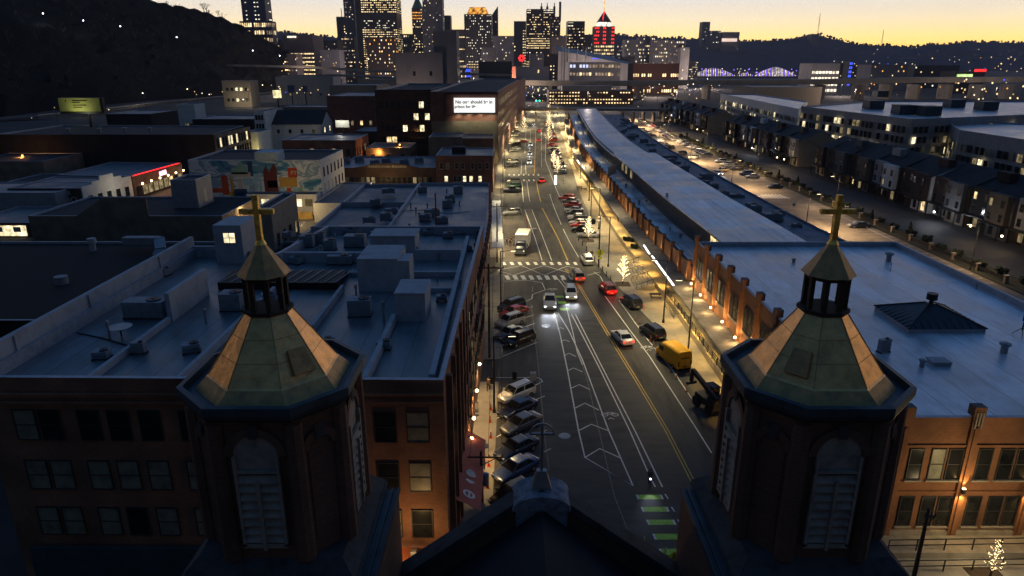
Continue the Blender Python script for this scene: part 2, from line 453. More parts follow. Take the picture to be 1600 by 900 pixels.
g = MB(); g.face([(-6000, -200, 0), (6000, -200, 0), (6000, 9000, 0), (-6000, 9000, 0)])
struct('ground', g, ground_m)
g = MB(); band(g, lambda y: xl(y) - 1, lambda y: max(xc(y) + 1, xt(y) - 3), frange(30, 640, 10), .004)
struct('road', g, asphalt)
# newer dark surfacing on the near lanes
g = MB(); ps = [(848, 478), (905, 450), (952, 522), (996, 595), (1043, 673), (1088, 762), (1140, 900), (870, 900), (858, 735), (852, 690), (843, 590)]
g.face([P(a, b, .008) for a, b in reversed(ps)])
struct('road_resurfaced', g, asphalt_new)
# pavement by the brick row
g = MB()
for y0, y1 in ((30, 73.5), (80, 117), (128, 196), (206, 620)):
    ys = frange(y0, y1, 6)
    for a, b in zip(ys, ys[1:]):
        for q in [((xl(a) - .3, a), (xl(a) + 2.6, a), (xl(b) + 2.6, b), (xl(b) - .3, b))]:
            g.prism(list(q), 0, .14, 0, bottom=False)
struct('pavement', g, concrete)
g = MB()
for a, b in ((100, 128), (128, 165)):
    pass
pl = [P(x, y, .012) for x, y in ((772, 408), (843, 408), (838, 395), (818, 345), (776, 342))]
g.face(pl); struct('paved_bay', g, pavers)
# plaza in front of the market hall
g = MB(); ys = frange(45, 620, 6)
for a, b in zip(ys, ys[1:]):
    g.prism([(xc(a), a), (xt(a) + .5, a), (xt(b) + .5, b), (xc(b), b)], 0, .12, 0, bottom=False)
struct('plaza', g, concrete)
g = MB(); band(g, lambda y: xt(y) + 32, lambda y: 83.5 + max(0, (y - 300) * .02), frange(60, 600, 12), .006)
struct('parking_lot', g, mat('lot_asphalt', (.15, .13, .105), .8, var=.3, scale=.25))
g = MB(); g.face([(89, 30, .006), (100.5, 30, .006), (101.5, 600, .006), (91, 600, .006)]); struct('back_road', g, mat('back_asphalt', (.045, .046, .05), .8, var=.25, scale=.3))
g = MB(); g.prism([(83.6, 60), (89, 60), (90, 600), (85, 600)], 0, .10, bottom=False); struct('verge', g, mat('verge_soil', (.03, .033, .02), .95, var=.4, scale=.6))
g = MB(); g.face([P(a, b, .006) for a, b in ((400, 395), (560, 395), (560, 330), (418, 335))]); struct('small_parking_lot', g, mat('lot2', (.16, .15, .13), .85, var=.3, scale=.3))
g = MB(); g.face([P(a, b, .006) for a, b in ((0, 410), (-80, 402), (560, 402), (585, 300), (420, 330), (400, 395))][::-1])
g = MB(); g.prism([(-103, 150), (-87, 150), (-87, 420), (-103, 420)], 0, .006, bottom=False); struct('cross_street', g, asphalt)
g = MB(); g.face([(-250, 119, .006), (-30, 119, .006), (-30, 139, .006), (-250, 139, .006)]); struct('alley', g, asphalt_new)

# ---------------------------------------------------------------- painted markings
def ribbon(mb, pts, wd, z=.014):
    pts = [Vector((p[0], p[1], 0)) for p in pts]
    L = []
    for i, p in enumerate(pts):
        a = pts[max(0, i - 1)]; b = pts[min(len(pts) - 1, i + 1)]; d = (b - a)
        if d.length < 1e-5: d = Vector((0, 1, 0))
        d.normalize(); n = Vector((-d.y, d.x, 0)) * (wd / 2)
        L.append((p + n, p - n))
    for (a, b), (c, d) in zip(L, L[1:]):
        mb.face([(a.x, a.y, z), (b.x, b.y, z), (d.x, d.y, z), (c.x, c.y, z)][::-1])
def pr(mb, pix, wd, z=.014):
    ribbon(mb, [P(a, b) for a, b in pix], wd, z)
WL = MB()
for pix, wd in [
    ([(945, 462), (985, 517), (1015, 557), (1090, 673), (1112, 708)], .14),
    ([(967, 469), (1005, 522), (1052, 580), (1085, 629)], .12),
    ([(847, 407), (836, 372), (820, 328)], .13), ([(862, 407), (846, 365), (831, 328)], .13), ([(825, 300), (828, 315)], .13), ([(816, 300), (818, 316)], .13),
    ([(820, 328), (832, 328)], .13), ([(859, 304), (866, 325), (877, 351)], .13), ([(880, 358), (890, 378), (904, 402)], .13),
    ([(852, 250), (868, 293), (882, 325), (902, 365)], .14), ([(857, 304), (863, 304)], .13),
    ([(815, 251), (814, 273)], .14), ([(821, 257), (822, 273)], .14), ([(846, 239), (846, 261)], .14), ([(823, 282), (827, 309)], .14), ([(815, 283), (818, 312)], .14),
    ([(853, 215), (852, 250)], .14), ([(846, 200), (846, 235)], .12), ([(822, 200), (820, 240)], .12), ([(829, 205), (827, 250)], .12),
    ([(778, 440), (815, 438), (832, 439), (847, 442), (852, 453), (832, 460), (831, 467), (816, 473)], .13),
    ([(823, 482), (833, 479)], .12), ([(817, 498), (834, 492)], .12), ([(817, 512), (836, 505)], .12), ([(832, 521), (838, 519)], .12),
    ([(778, 560), (839, 535)], .13), ([(778, 543), (790, 537)], .12),
    ([(831, 605), (848, 596)], .12), ([(836, 625), (851, 619)], .12), ([(776, 683), (783, 679)], .12), ([(833, 682), (855, 672)], .12), ([(850, 706), (861, 701)], .12),
    ([(774, 655), (780, 652)], .12),
    ([(775, 590), (838, 590), (845, 592), (848, 597)], .13),
    ([(866, 489), (875, 522), (886, 575), (904, 673), (914, 715), (989, 759), (951, 673), (910, 562), (889, 517), (872, 489), (866, 488)], .15),
    ([(885, 480), (894, 515), (902, 550), (910, 570)], .12),
    ([(893, 491), (935, 572), (984, 673), (1012, 737)], .14), ([(899, 491), (940, 572), (992, 673), (1035, 761)], .14), ([(1016, 747), (1024, 761)], .14),
    ([(871, 514), (876, 512), (881, 514)], .13), ([(876, 534), (882, 531), (890, 534)], .13), ([(881, 556), (889, 552), (900, 557)], .14),
    ([(886, 580), (896, 575), (910, 581)], .14), ([(892, 607), (905, 601), (922, 609)], .15), ([(898, 638), (914, 630), (936, 641)], .15),
    ([(904, 673), (924, 663), (950, 673)], .16), ([(914, 715), (937, 701), (970, 716)], .16),
    ([(778, 423), (802, 430), (850, 415), (902, 430)], .16), ([(778, 422), (815, 415), (850, 430), (886, 416), (905, 420)], .16),
    ([(872, 436), (887, 455)], .12), ([(877, 436), (893, 455)], .12), ([(928, 425), (938, 432), (945, 445)], .14), ([(918, 430), (938, 425)], .14),
]:
    pr(WL, pix, wd)
for k in range(10):       # crossing bars, two rows
    x = 786 + 12.4 * k
    pr(WL, [(x, 409.5), (x + 3, 414)], .62)
    if k < 9: pr(WL, [(x + 5, 430.5), (x + 9, 437)], .72)
for k in range(8):
    pr(WL, [(788 + 7.6 * k, 272), (788 + 7.6 * k, 274.5)], .5)
    pr(WL, [(788 + 7.6 * k, 280.5), (788 + 7.8 * k, 283)], .5)
for x, y in ((1041, 772), (1051, 792), (1061, 812), (1073, 834)):
    pr(WL, [(x - 2, y), (x + 3, y + 7.5)], .12)
struct('white_road_markings', WL, paint_w)
FL = MB()
pr(FL, [(830, 475), (843, 590), (852, 690), (858, 735)], .09)
pr(FL, [(910, 570), (917, 592), (936, 673), (960, 775), (985, 840), (1010, 900)], .08)
struct('worn_road_line', FL, mat('worn_paint', (.22, .22, .21), .7, var=.6, scale=3))
YL = MB()
yl = [P(a, b) for a, b in ((884, 420), (907, 450), (950, 522), (995, 595), (1042, 673), (1087, 761))]
for s in (-.16, .16): ribbon(YL, [(p.x + s, p.y) for p in yl], .12)
pr(YL, [(887, 407), (872, 372), (847, 325)], .2); pr(YL, [(845, 315), (841, 300), (838, 283)], .2); pr(YL, [(835, 272), (836, 240), (837, 205)], .2)
struct('yellow_centre_line', YL, paint_y)
GP, GE = MB(), MB()
for (x0, x1, y0, y1, s) in ((993, 1034, 773, 780, 3), (1001, 1043, 792, 799.5, 3), (1009, 1053, 812, 820, 4), (1019, 1063, 834, 843, 4), (1029, 1075, 857.5, 867, 5)):
    GP.face([P(x0 + s + 2, y1, .016), P(x1 + s - 2, y1, .016), P(x1 - 2, y0, .016), P(x0 + 2, y0, .016)])
    for a in (x0, x1 - 3):
        GE.face([P(a + s, y1, .018), P(a + s + 3.2, y1, .018), P(a + 3.2, y0, .018), P(a, y0, .018)])
for (x0, x1, y0, y1, s) in ((868, 880, 462, 465, 2), (871, 884, 471, 475, 2), (874, 888, 481, 485, 2)):
    GP.face([P(x0 + s, y1, .012), P(x1 + s, y1, .012), P(x1, y0, .012), P(x0, y0, .012)])
struct('green_cycle_markings', GP, paint_g); struct('cycle_marking_ends', GE, paint_w)
BK = MB()
def bike_mark(px, py, s):
    c = P(px, py)
    for dx in (-.55, .55):
        pts = [(c.x + dx * s + .34 * s * math.cos(t / 10 * 2 * math.pi), c.y + .34 * s * math.sin(t / 10 * 2 * math.pi)) for t in range(11)]
        ribbon(BK, pts, .10 * s)
    ribbon(BK, [(c.x - .55 * s, c.y), (c.x - .2 * s, c.y + .5 * s), (c.x + .35 * s, c.y + .5 * s), (c.x + .55 * s, c.y)], .09 * s)
    ribbon(BK, [(c.x - .2 * s, c.y + .5 * s), (c.x, c.y - .05 * s), (c.x + .35 * s, c.y + .5 * s)], .09 * s)
    ribbon(BK, [(c.x - .3 * s, c.y - 1.0 * s), (c.x, c.y - .7 * s), (c.x + .3 * s, c.y - 1.0 * s)], .12 * s)
for a in ((953, 648, 1.0), (1012, 543, 1.0), (863, 452, .9), (834, 357, .8)): bike_mark(*a)
struct('bicycle_lane_symbols', BK, paint_w)
for px, py, lb in ((882, 681, 'worn steel manhole cover in the traffic lane beside the chevron hatching'), (853, 509, 'bright manhole cover in the lane just behind the white pickup')):
    m = MB(); c = P(px, py, .012); m.frustum((c.x, c.y), .62, .004, .60, .03, 20); m.frustum((c.x, c.y), .46, .03, .45, .04, 20, mi=0)
    tag(m.build('manhole_cover', metal_g), lb, 'manhole cover', 'manhole covers in the road')
# cracks / patches in the parking lot: stall lines
PL = MB()
for k in range(26):
    y = 112 + k * 2.75
    ribbon(PL, [(77.8, y), (83.0, y + .2)], .11)
for k in range(8):
    ribbon(PL, [(70 + k * 1.0, 196), (71.0 + k * 1.0, 190)], .5)
pr(PL, [(1400, 378), (1310, 336)], .12)
struct('parking_lot_lines', PL, paint_w)
PL = MB()
for k in range(6):
    x = 428 + 24 * k
    pr(PL, [(x, 372), (x + 12, 360)], .13); pr(PL, [(x + 14, 358), (x + 24, 347)], .13)
struct('small_lot_lines', PL, paint_w)

# ---------------------------------------------------------------- terrain: wooded hills
def hills(name, base, ridge, back, m, nu=70, nv=16, rough=6.0, seed=1):
    rnd = random.Random(seed)
    mb = MB(); rows = []
    def at(tab, u):
        u *= len(tab) - 1; i = min(int(u), len(tab) - 2); return Vector(tab[i]).lerp(Vector(tab[i + 1]), u - i)
    for j in range(nv + 1):
        v = j / nv; row = []
        for i in range(nu + 1):
            u = i / nu; a, b = at(base, u), at(ridge, u)
            p = a.lerp(b, v); p.z = a.z + (b.z - a.z) * (v ** .85)
            if 0 < j: p += Vector((rnd.uniform(-1, 1), rnd.uniform(-1, 1), rnd.uniform(-1, 1) * .6)) * rough * (1 if j < nv else .35)
            row.append(tuple(p))
        rows.append(row)
    last = [(x, y + back, 0) for x, y, z in rows[-1]]; rows.append(last)
    vs = [p for r_ in rows for p in r_]; n = nu + 1
    mb.faces(vs, [(j * n + i, j * n + i + 1, (j + 1) * n + i + 1, (j + 1) * n + i) for j in range(len(rows) - 1) for i in range(nu)], 0, True)
    return struct(name, mb, m), rows[-2]
base = [P(x, y, 0) for x, y in ((-420, 215), (-200, 196), (0, 183), (120, 168), (240, 157), (350, 150), (430, 142), (486, 131), (500, 126))]
ridge = [PY(-420, -90, 800), PY(-200, -75, 830), PY(0, -50, 860), PY(140, -22, 900), PY(240, 2, 930), PY(300, 14, 950), PY(350, 30, 980), PY(400, 55, 1020), PY(455, 88, 1080), PY(500, 112, 1150)]
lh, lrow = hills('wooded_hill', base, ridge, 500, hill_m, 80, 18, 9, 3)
base = [Vector((-2600, 3300, 0)), Vector((-1200, 3300, 0)), Vector((0, 3400, 0)), Vector((900, 3500, 0)), Vector((2000, 3600, 0)), Vector((3600, 3700, 0))]
rp = [(-60, 60), (100, 60), (300, 55), (430, 48), (470, 53), (520, 58), (600, 64), (700, 62), (830, 58), (960, 54), (1000, 58), (1060, 60), (1110, 62), (1200, 65), (1240, 60), (1275, 54), (1310, 63), (1350, 71), (1420, 73), (1480, 69), (1510, 66), (1560, 66), (1640, 67), (1800, 66)]
ridge = [PY(x, y, 4200) for x, y in rp]
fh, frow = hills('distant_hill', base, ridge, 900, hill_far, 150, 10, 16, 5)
# soft tree fringe on the far ridge: a wood nobody could count
rnd = random.Random(4); m = MB()
for k in range(900):
    i = rnd.uniform(0, len(frow) - 1.01); a = Vector(frow[int(i)]).lerp(Vector(frow[int(i) + 1]), i % 1)
    s = rnd.uniform(3, 8); a += Vector((0, rnd.uniform(-60, 10), rnd.uniform(-6, 2)))
    m.ball((a.x, a.y, a.z + s * .5), s * rnd.uniform(.6, 1.2), 0, rnd.uniform(.6, 1.3), 6, 4)
m.build('distant_woods', hill_far, kind='stuff')
m = MB()
for k in range(1500):    # brush over the dark slope
    i = rnd.uniform(0, len(lrow) - 1.01); t = Vector(lrow[int(i)]).lerp(Vector(lrow[int(i) + 1]), i % 1)
    u = i / (len(lrow) - 1) * 8; bi = min(int(u), 7)
    bpts = [P(x, y, 0) for x, y in ((-420, 215), (-200, 196), (0, 183), (120, 168), (240, 157), (350, 150), (430, 142), (486, 131), (500, 126))]
    b0 = bpts[bi].lerp(bpts[bi + 1], u - bi); v = rnd.uniform(.03, .97)
    p = b0.lerp(t, v); p.z = b0.z + (t.z - b0.z) * v ** .85
    s = rnd.uniform(3, 7)
    for q in range(5):
        d = Vector((rnd.uniform(-1, 1), rnd.uniform(-1, 1), rnd.uniform(.5, 1.6))).normalized() * s
        m.bar(p, p + d, .25, .25)
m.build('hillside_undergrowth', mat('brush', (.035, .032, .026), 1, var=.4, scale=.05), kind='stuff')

# ---------------------------------------------------------------- trees
def bare_tree(h, seed, m=bark, spread=.55, twigs=2, thick=.035):
    rnd = random.Random(seed); mt = MB(); mc = MB()
    mt.tube((0, 0, 0), (0, 0, h * .35), h * thick, h * thick * .7, 7)
    def grow(p, d, L, r, k):
        q = p + d * L; (mc if k < 3 else mt).tube(p, q, r, r * .6, 5)
        if k > 0:
            for _ in range(3):
                dd = (d + Vector((rnd.uniform(-1, 1), rnd.uniform(-1, 1), rnd.uniform(-.2, .6))) * spread).normalized()
                grow(q, dd, L * rnd.uniform(.6, .8), r * .55, k - 1)
    for _ in range(5):
        d = Vector((rnd.uniform(-1, 1), rnd.uniform(-1, 1), rnd.uniform(.8, 1.8))).normalized()
        grow(Vector((0, 0, h * rnd.uniform(.25, .38))), d, h * .24, h * thick * .5, twigs)
    return mt, mc
protos = []
for k in range(4):
    mt, mc = bare_tree(14, 20 + k, thick=.022)
    protos.append((mt.mesh('trunk', [hill_m]), mc.mesh('branches', [hill_m])))
rnd = random.Random(9)
RIDGE_DESC = ['bare black tree on the dark hilltop skyline']
for k in range(34):
    i = rnd.uniform(len(lrow) * .55, len(lrow) * .97); a = Vector(lrow[int(i)]).lerp(Vector(lrow[min(len(lrow) - 1, int(i) + 1)]), i % 1)
    t = thing('bare_tree', (a.x, a.y - 4, a.z - 2), 'bare black winter tree in silhouette along the dark hilltop', 'tree', 'bare trees along the hilltop', rnd.uniform(0, 6))
    s = rnd.uniform(.7, 1.3); t.scale = (s, s, s)
    tr, br = protos[k % 4]
    inst('trunk', tr, t, (0, 0, 0)); inst('branches', br, t, (0, 0, 0))
# ---------------------------------------------------------------- facades
WM = {}
def win_mesh(w_, h_, fr, gl, style):
    k = (round(w_, 2), round(h_, 2), fr and fr.name, gl.name, style)
    if k in WM: return WM[k]
    if style == 'flat':
        m = MB(); m.faces([(-w_ / 2, -.06, 0), (w_ / 2, -.06, 0), (w_ / 2, -.06, h_), (-w_ / 2, -.06, h_), (-w_ / 2, .02, 0), (w_ / 2, .02, 0), (w_ / 2, .02, h_), (-w_ / 2, .02, h_)],
                          [(0, 1, 2, 3), (0, 4, 5, 1), (3, 2, 6, 7), (0, 3, 7, 4), (1, 5, 6, 2)])
        WM[k] = (m.mesh('window', [gl]), None, None)
    else:
        f = MB(); t = .07 if w_ < 2 else .09
        f.box(-w_ / 2, -.10, 0, -w_ / 2 + t, .02, h_); f.box(w_ / 2 - t, -.10, 0, w_ / 2, .02, h_)
        f.box(-w_ / 2 + t, -.10, h_ - t, w_ / 2 - t, .02, h_); f.box(-w_ / 2 + t, -.10, 0, w_ / 2 - t, .02, t)
        if style in ('sash', 'sill'): f.box(-w_ / 2 + t, -.09, h_ * .5 - .03, w_ / 2 - t, .02, h_ * .5 + .03)
        if style == 'cross':
            f.box(-w_ / 2 + t, -.09, h_ * .5 - .025, w_ / 2 - t, .02, h_ * .5 + .025)
            f.box(-.025, -.095, t, .025, .02, h_ * .5 - .03); f.box(-.025, -.095, h_ * .5 + .03, .025, .02, h_ - t)
        g_ = MB(); g_.box(-w_ / 2 + t, -.05, t, w_ / 2 - t, .015, h_ - t)
        s_ = MB(); s_.box(-w_ / 2 - .08, -.20, -.14, w_ / 2 + .08, .02, -.005)
        WM[k] = (f.mesh('window', [fr]), g_.mesh('pane', [gl]), s_.mesh('sill', [stone]) if style == 'sill' else None)
    return WM[k]
def facade(root, a, b, zs, n, w_, h_, mg0=1.0, mg1=1.0, gls=((glass_dk, 1),), fr=frame_d, style='sash', rnd=None, skip=(), positions=None, cap=95):
    """windows on the wall a->b (outside is to the right of a->b); each a part, with frame and pane below it"""
    rnd = rnd or random
    a, b = Vector(a[:2]), Vector(b[:2]); d = (b - a); L = d.length; d.normalize(); ang = math.atan2(d.y, d.x); o = Vector((d.y, -d.x))
    org = Vector(ORG[root.name]); made = root.get('_n', 0); extra = {}
    pos = positions or [mg0 + w_ / 2 + (L - mg0 - mg1 - w_) * (i / max(1, n - 1)) for i in range(n)]
    for r_, z in enumerate(zs):
        for c_, s in enumerate(pos):
            if (r_, c_) in skip: continue
            x = rnd.random() * sum(q for _, q in gls)
            for gl, q in gls:
                x -= q
                if x <= 0: break
            if gl is None: continue
            p = a + d * s + o * .004
            if made < cap:
                f, g_, s_ = win_mesh(w_, h_, fr, gl, style)
                wo = inst('window', f, root, Vector((p.x, p.y, z)) - org, ang)
                if g_: inst('pane', g_, wo, (0, 0, 0))
                if s_: inst('sill', s_, wo, (0, 0, 0))
                made += 1
            else:
                q0 = p - d * (w_ / 2) + o * .05; q1 = p + d * (w_ / 2) + o * .05
                extra.setdefault(gl.name, (MB(), gl))[0].face([(q0.x, q0.y, z), (q1.x, q1.y, z), (q1.x, q1.y, z + h_), (q0.x, q0.y, z + h_)])
    root['_n'] = made
    for mb, gl in extra.values():
        mb.build('window_grid', gl, root, kind='stuff')
def done(root):
    if '_n' in root: del root['_n']
    return root
def building(name, poly, h, wall, roof, label, cat='building', par=.5, z0=0.0, group=None, slab=None, capm=None):
    cx = sum(p[0] for p in poly) / len(poly); cy = sum(p[1] for p in poly) / len(poly)
    root = thing(name, (cx, cy, z0), label, cat, group)
    n = len(poly); t = .35
    ins = []
    for i in range(n):          # inset polygon for the parapet's inner face
        p0, p1, p2 = Vector(poly[i - 1]), Vector(poly[i]), Vector(poly[(i + 1) % n])
        e0 = (p1 - p0).normalized(); e1 = (p2 - p1).normalized(); n0 = Vector((-e0.y, e0.x)); n1 = Vector((-e1.y, e1.x))
        ins.append(p1 + (n0 + n1) * (t / max(.3, 1 + n0.dot(n1))))
    m = MB()
    vs = [(x, y, z0) for x, y in poly] + [(x, y, h) for x, y in poly]
    m.faces(vs, [(k, (k + 1) % n, n + (k + 1) % n, n + k) for k in range(n)], 0)
    for k in range(n):
        k2 = (k + 1) % n
        m.face([(*poly[k], h), (*poly[k2], h), (*ins[k2], h), (*ins[k], h)], 1)
        m.face([(*ins[k], h), (*ins[k2], h), (*ins[k2], h - par), (*ins[k], h - par)], 1)
    m.build('wall', [wall, capm or flash], root)
    m = MB(); m.prism([tuple(p) for p in ins], h - par - .3, h - par, 0); m.build('roof', roof, root)
    return root
def rect(x0, y0, x1, y1): return [(x0, y0), (x1, y0), (x1, y1), (x0, y1)]
def pxrect(xl_, xr_, ytop, Y, depth):
    a, b = PY(xl_, ytop, Y), PY(xr_, ytop, Y)
    return rect(a.x, Y, b.x, Y + depth), a.z
def ac_unit(loc, s=(2.2, 1.3, 1.2), rz=0.0, label='', group='air conditioning units on the flat roofs'):
    t = thing('air_conditioner', loc, label, 'air conditioner', group, rz)
    a, b, c = s[0] / 2, s[1] / 2, s[2]
    m = MB(); m.box(-a, -b, .12, a, b, c); m.box(-a * .9, -b - .03, .3, a * .9, -b, c - .15)
    for i in range(6): m.box(-a * .85, -b - .05, .35 + i * (c - .6) / 6, a * .85, -b - .03, .39 + i * (c - .6) / 6)
    m.mesh
    o = bpy.data.objects.new('housing', m.mesh('housing', [ac_m])); COL.objects.link(o); o.parent = t
    m = MB(); m.box(-a - .05, -b - .05, 0, -a + .15, b + .05, .119); m.box(a - .15, -b - .05, 0, a + .05, b + .05, .119)
    o = bpy.data.objects.new('rail', m.mesh('rail', [metal_d])); COL.objects.link(o); o.parent = t
    m = MB(); m.frustum((a * .4, 0), b * .72, c + .002, b * .72, c + .10, 16); m.frustum((a * .4, 0), b * .25, c + .10, b * .2, c + .14, 10)
    o = bpy.data.objects.new('fan', m.mesh('fan', [metal_d])); COL.objects.link(o); o.parent = t
    return t
def vent(loc, h=1.0, r=.22, label='', group='vent pipes on the flat roofs'):
    m = MB(); x, y, z = loc; m.frustum((x, y), r * .7, z, r * .7, z + h * .7, 12); m.frustum((x, y), r * 1.1, z + h * .7, r * 1.1, z + h * .92, 12); m.frustum((x, y), r * 1.1, z + h * .92, r * .4, z + h, 12)
    return tag(m.build('roof_vent', metal_g), label, 'roof vent', group)

# ---------------------------------------------------------------- the church: twin towers, gable, cross
church = thing('church', (1.1, 22, 0), 'dark brick church with twin copper-capped belfries and a gable between them', 'church')
def octo(cx, cy, W, f):      # chamfered square: width W, flat side f
    a, b = W / 2, f / 2
    return [(cx + x, cy + y) for x, y in ((-b, -a), (b, -a), (a, -b), (a, b), (b, a), (-b, a), (-a, b), (-a, -b))]
def ring(mb, lo, hi, z0, z1, mi=0):
    n = len(lo); vs = [(x, y, z0) for x, y in lo] + [(x, y, z1) for x, y in hi]
    mb.faces(vs, [(k, (k + 1) % n, n + (k + 1) % n, n + k) for k in range(n)], mi)
def belfry(cx, cy, side):
    O = lambda W, f: octo(cx, cy, W * .87, f * .87)
    m = MB()
    m.prism(O(5.75, 2.95), 19.8, 25.25)
    for (x, y) in O(5.6, 2.9):            # corner pilasters
        m.frustum((x, y), .34, 19.8, .30, 25.0, 8)
    m.prism(rect(cx - 2.95, cy - 2.95, cx + 2.95, cy + 2.9), 2, 19.0)
    shaft = m.build('tower', brick_c, church)
    m = MB(); m.prism(rect(cx - 3.05, cy - 3.05, cx + 3.05, cy + 3.0), 19.0, 19.25)
    for k in range(4):      # sloping weathering between the square base and the octagon
        pass
    ring(m, rect(cx - 3.0, cy - 3.0, cx + 3.0, cy + 2.95), rect(cx - 2.5, cy - 2.5, cx + 2.5, cy + 2.5), 19.25, 19.8); m.face([(cx - 2.5, cy - 2.5, 19.8), (cx + 2.5, cy - 2.5, 19.8), (cx + 2.5, cy + 2.5, 19.8), (cx - 2.5, cy + 2.5, 19.8)])
    m.build('base_ledge', stone_d, shaft)
    # cornice: stepped octagonal gutter
    m = MB(); W0 = O(5.9, 3.0); W1 = O(6.5, 3.12); W2 = O(6.62, 3.16)
    ring(m, O(5.8, 2.98), W1, 25.05, 25.3); ring(m, W1, W2, 25.3, 25.45); ring(m, W2, W2, 25.45, 25.72); ring(m, W2, O(6.2, 3.0), 25.72, 25.74)
    ring(m, O(6.2, 3.0), O(6.1, 2.95), 25.74, 25.5); m.face([(x, y, 25.5) for x, y in O(6.1, 2.95)])
    m.build('cornice', gutter_b, shaft)
    m = MB(); S0, S1, S2, S3 = O(5.5, 2.55), O(4.7, 2.05), O(4.55, 1.98), O(1.62, .68)
    ring(m, S0, S1, 25.52, 25.92); m.build('roof_skirt', copper_g, shaft)
    m = MB(); ring(m, S1, S2, 25.92, 25.98); ring(m, S2, S3, 25.98, 28.0); m.face([(x, y, 28.0) for x, y in S3])
    m.build('spire_roof', copper, shaft)
    # standing seams on the sheet metal
    m = MB()
    for p, q in zip(S2, S3): m.bar((p[0], p[1], 25.98), (q[0], q[1], 28.0), .035, .035)
    for fz in (.33, .66):
        R_ = [(lerp(p[0], q[0], fz), lerp(p[1], q[1], fz)) for p, q in zip(S2, S3)]; z = lerp(25.98, 28.0, fz)
        for p, q in zip(R_, R_[1:] + R_[:1]): m.bar((*p, z), (*q, z), .02, .012)
    m.build('roof_seam', copper_g, shaft)
    # small hatch leaning on one facet
    m = MB()
    i = 1 if side < 0 else 7
    p, q = Vector((*S2[i], 25.98)), Vector((*S2[(i + 1) % 8], 25.98)); pt, qt = Vector((*S3[i], 28.0)), Vector((*S3[(i + 1) % 8], 28.0))
    def fp(u, v): return p.lerp(q, u).lerp(pt.lerp(qt, u), v)
    nn = (q - p).cross(pt - p).normalized()
    lo = [fp(.32, .10), fp(.85, .10), fp(.85, .46), fp(.32, .46)]; hi = [c + nn * .16 for c in lo]
    m.faces(lo + hi, [(4, 5, 6, 7), (0, 1, 5, 4), (1, 2, 6, 5), (2, 3, 7, 6), (3, 0, 4, 7)])
    m.build('roof_hatch', copper_g, shaft)
    m = MB(); L0 = O(1.8, .75); m.prism(L0, 28.0, 28.12); m.build('lantern_floor', wood_dk, shaft)
    m = MB()
    for x, y in O(1.36, .58): m.frustum((x, y), .10, 28.12, .10, 29.28, 4, R(0))
    ring(m, O(1.5, .62), O(1.5, .62), 29.14, 29.30)
    m.build('lantern_post', wood_dk, shaft)
    m = MB(); c0 = O(1.86, .78); m.face([(x, y, 29.3) for x, y in reversed(c0)]); ring(m, c0, O(.16, .07), 29.3, 30.42); m.build('lantern_roof', copper_g, shaft)
    m = MB(); m.box(cx - .09, cy - .09, 30.4, cx + .09, cy + .09, 31.95); m.box(cx - .56, cy - .075, 31.32, cx - .091, cy + .075, 31.49); m.box(cx + .091, cy - .075, 31.32, cx + .56, cy + .075, 31.49)
    m.frustum((cx, cy), .2, 30.3, .12, 30.45, 8)
    m.build('cross', gold, shaft)
    # louvred arch openings on the faces
    pts = O(5.75, 2.95)
    for k, (i, w_) in enumerate(((0, 1.5), (1, .85), (7, .85), (2, 1.5), (6, 1.5))):
        a, b = Vector(pts[i]), Vector(pts[(i + 1) % 8]); d = (b - a).normalized(); o = Vector((d.y, -d.x)); c = (a + b) / 2
        blind = k in (1, 2)
        def W(u, dep, z): q = c + d * u + o * dep; return (q.x, q.y, z)
        ar = [(w_ / 2 * math.cos(t), 23.85 + w_ / 2 * math.sin(t)) for t in [math.pi * j / 12 for j in range(13)]]
        outl = ar + [(-w_ / 2, 20.45), (w_ / 2, 20.45)]
        m = MB(); m.face([W(u, .03, z) for u, z in outl], 0)
        # brick arch and jamb standing proud
        g_ = MB()
        big = [((w_ / 2 + .28) * math.cos(t), 23.85 + (w_ / 2 + .28) * math.sin(t)) for t in [math.pi * j / 12 for j in range(13)]]
        for j in range(12):
            q = [big[j], big[j + 1], ar[j + 1], ar[j]]
            g_.face([W(u, .12, z) for u, z in q][::-1]); g_.face([W(*x) for x in ((ar[j][0], .03, ar[j][1]), (ar[j + 1][0], .03, ar[j + 1][1]), (ar[j + 1][0], .12, ar[j + 1][1]), (ar[j][0], .12, ar[j][1]))])
        g_.face([W(-.14, .16, 23.75 + w_ / 2), W(.14, .16, 23.75 + w_ / 2), W(.2, .16, 24.3 + w_ / 2), W(-.2, .16, 24.3 + w_ / 2)], 1)
        g_.build('arch', [brick_c, stone_d], shaft)
        op = m.build('belfry_opening', brick_c if blind else mat('opening_dark', (.06, .06, .062), .9, var=.3, scale=3), church)
        if blind: continue
        m = MB()
        m.face([W(u, .05, max(z, 23.3)) for u, z in ar + [(-w_ / 2, 23.3), (w_ / 2, 23.3)]])       # boarded head
        for j in range(8):
            z = 20.55 + j * .33
            m.faces([W(-w_ / 2 + .06, .06, z), W(w_ / 2 - .06, .06, z), W(w_ / 2 - .06, .20, z + .05), W(-w_ / 2 + .06, .20, z + .05), W(-w_ / 2 + .06, .20, z), W(w_ / 2 - .06, .20, z), W(w_ / 2 - .06, .06, z + .25), W(-w_ / 2 + .06, .06, z + .25)],
                    [(7, 6, 2, 3)[::-1], (3, 2, 5, 4)[::-1]])
        p0, p1 = W(0, .24, 20.3), W(0, .24, 23.0); m.bar(p0, p1, .10, .10)
        for u in (-w_ / 2 + .05, w_ / 2 - .05): m.bar(W(u, .14, 20.4), W(u, .14, 23.85), .10, .14)
        m.bar(W(-w_ / 2, .14, 23.3), W(w_ / 2, .14, 23.3), .12, .10); m.bar(W(-w_ / 2, .14, 20.42), W(w_ / 2, .14, 20.42), .14, .16)
        m.build('louvre', louvre_m, shaft)
    return shaft
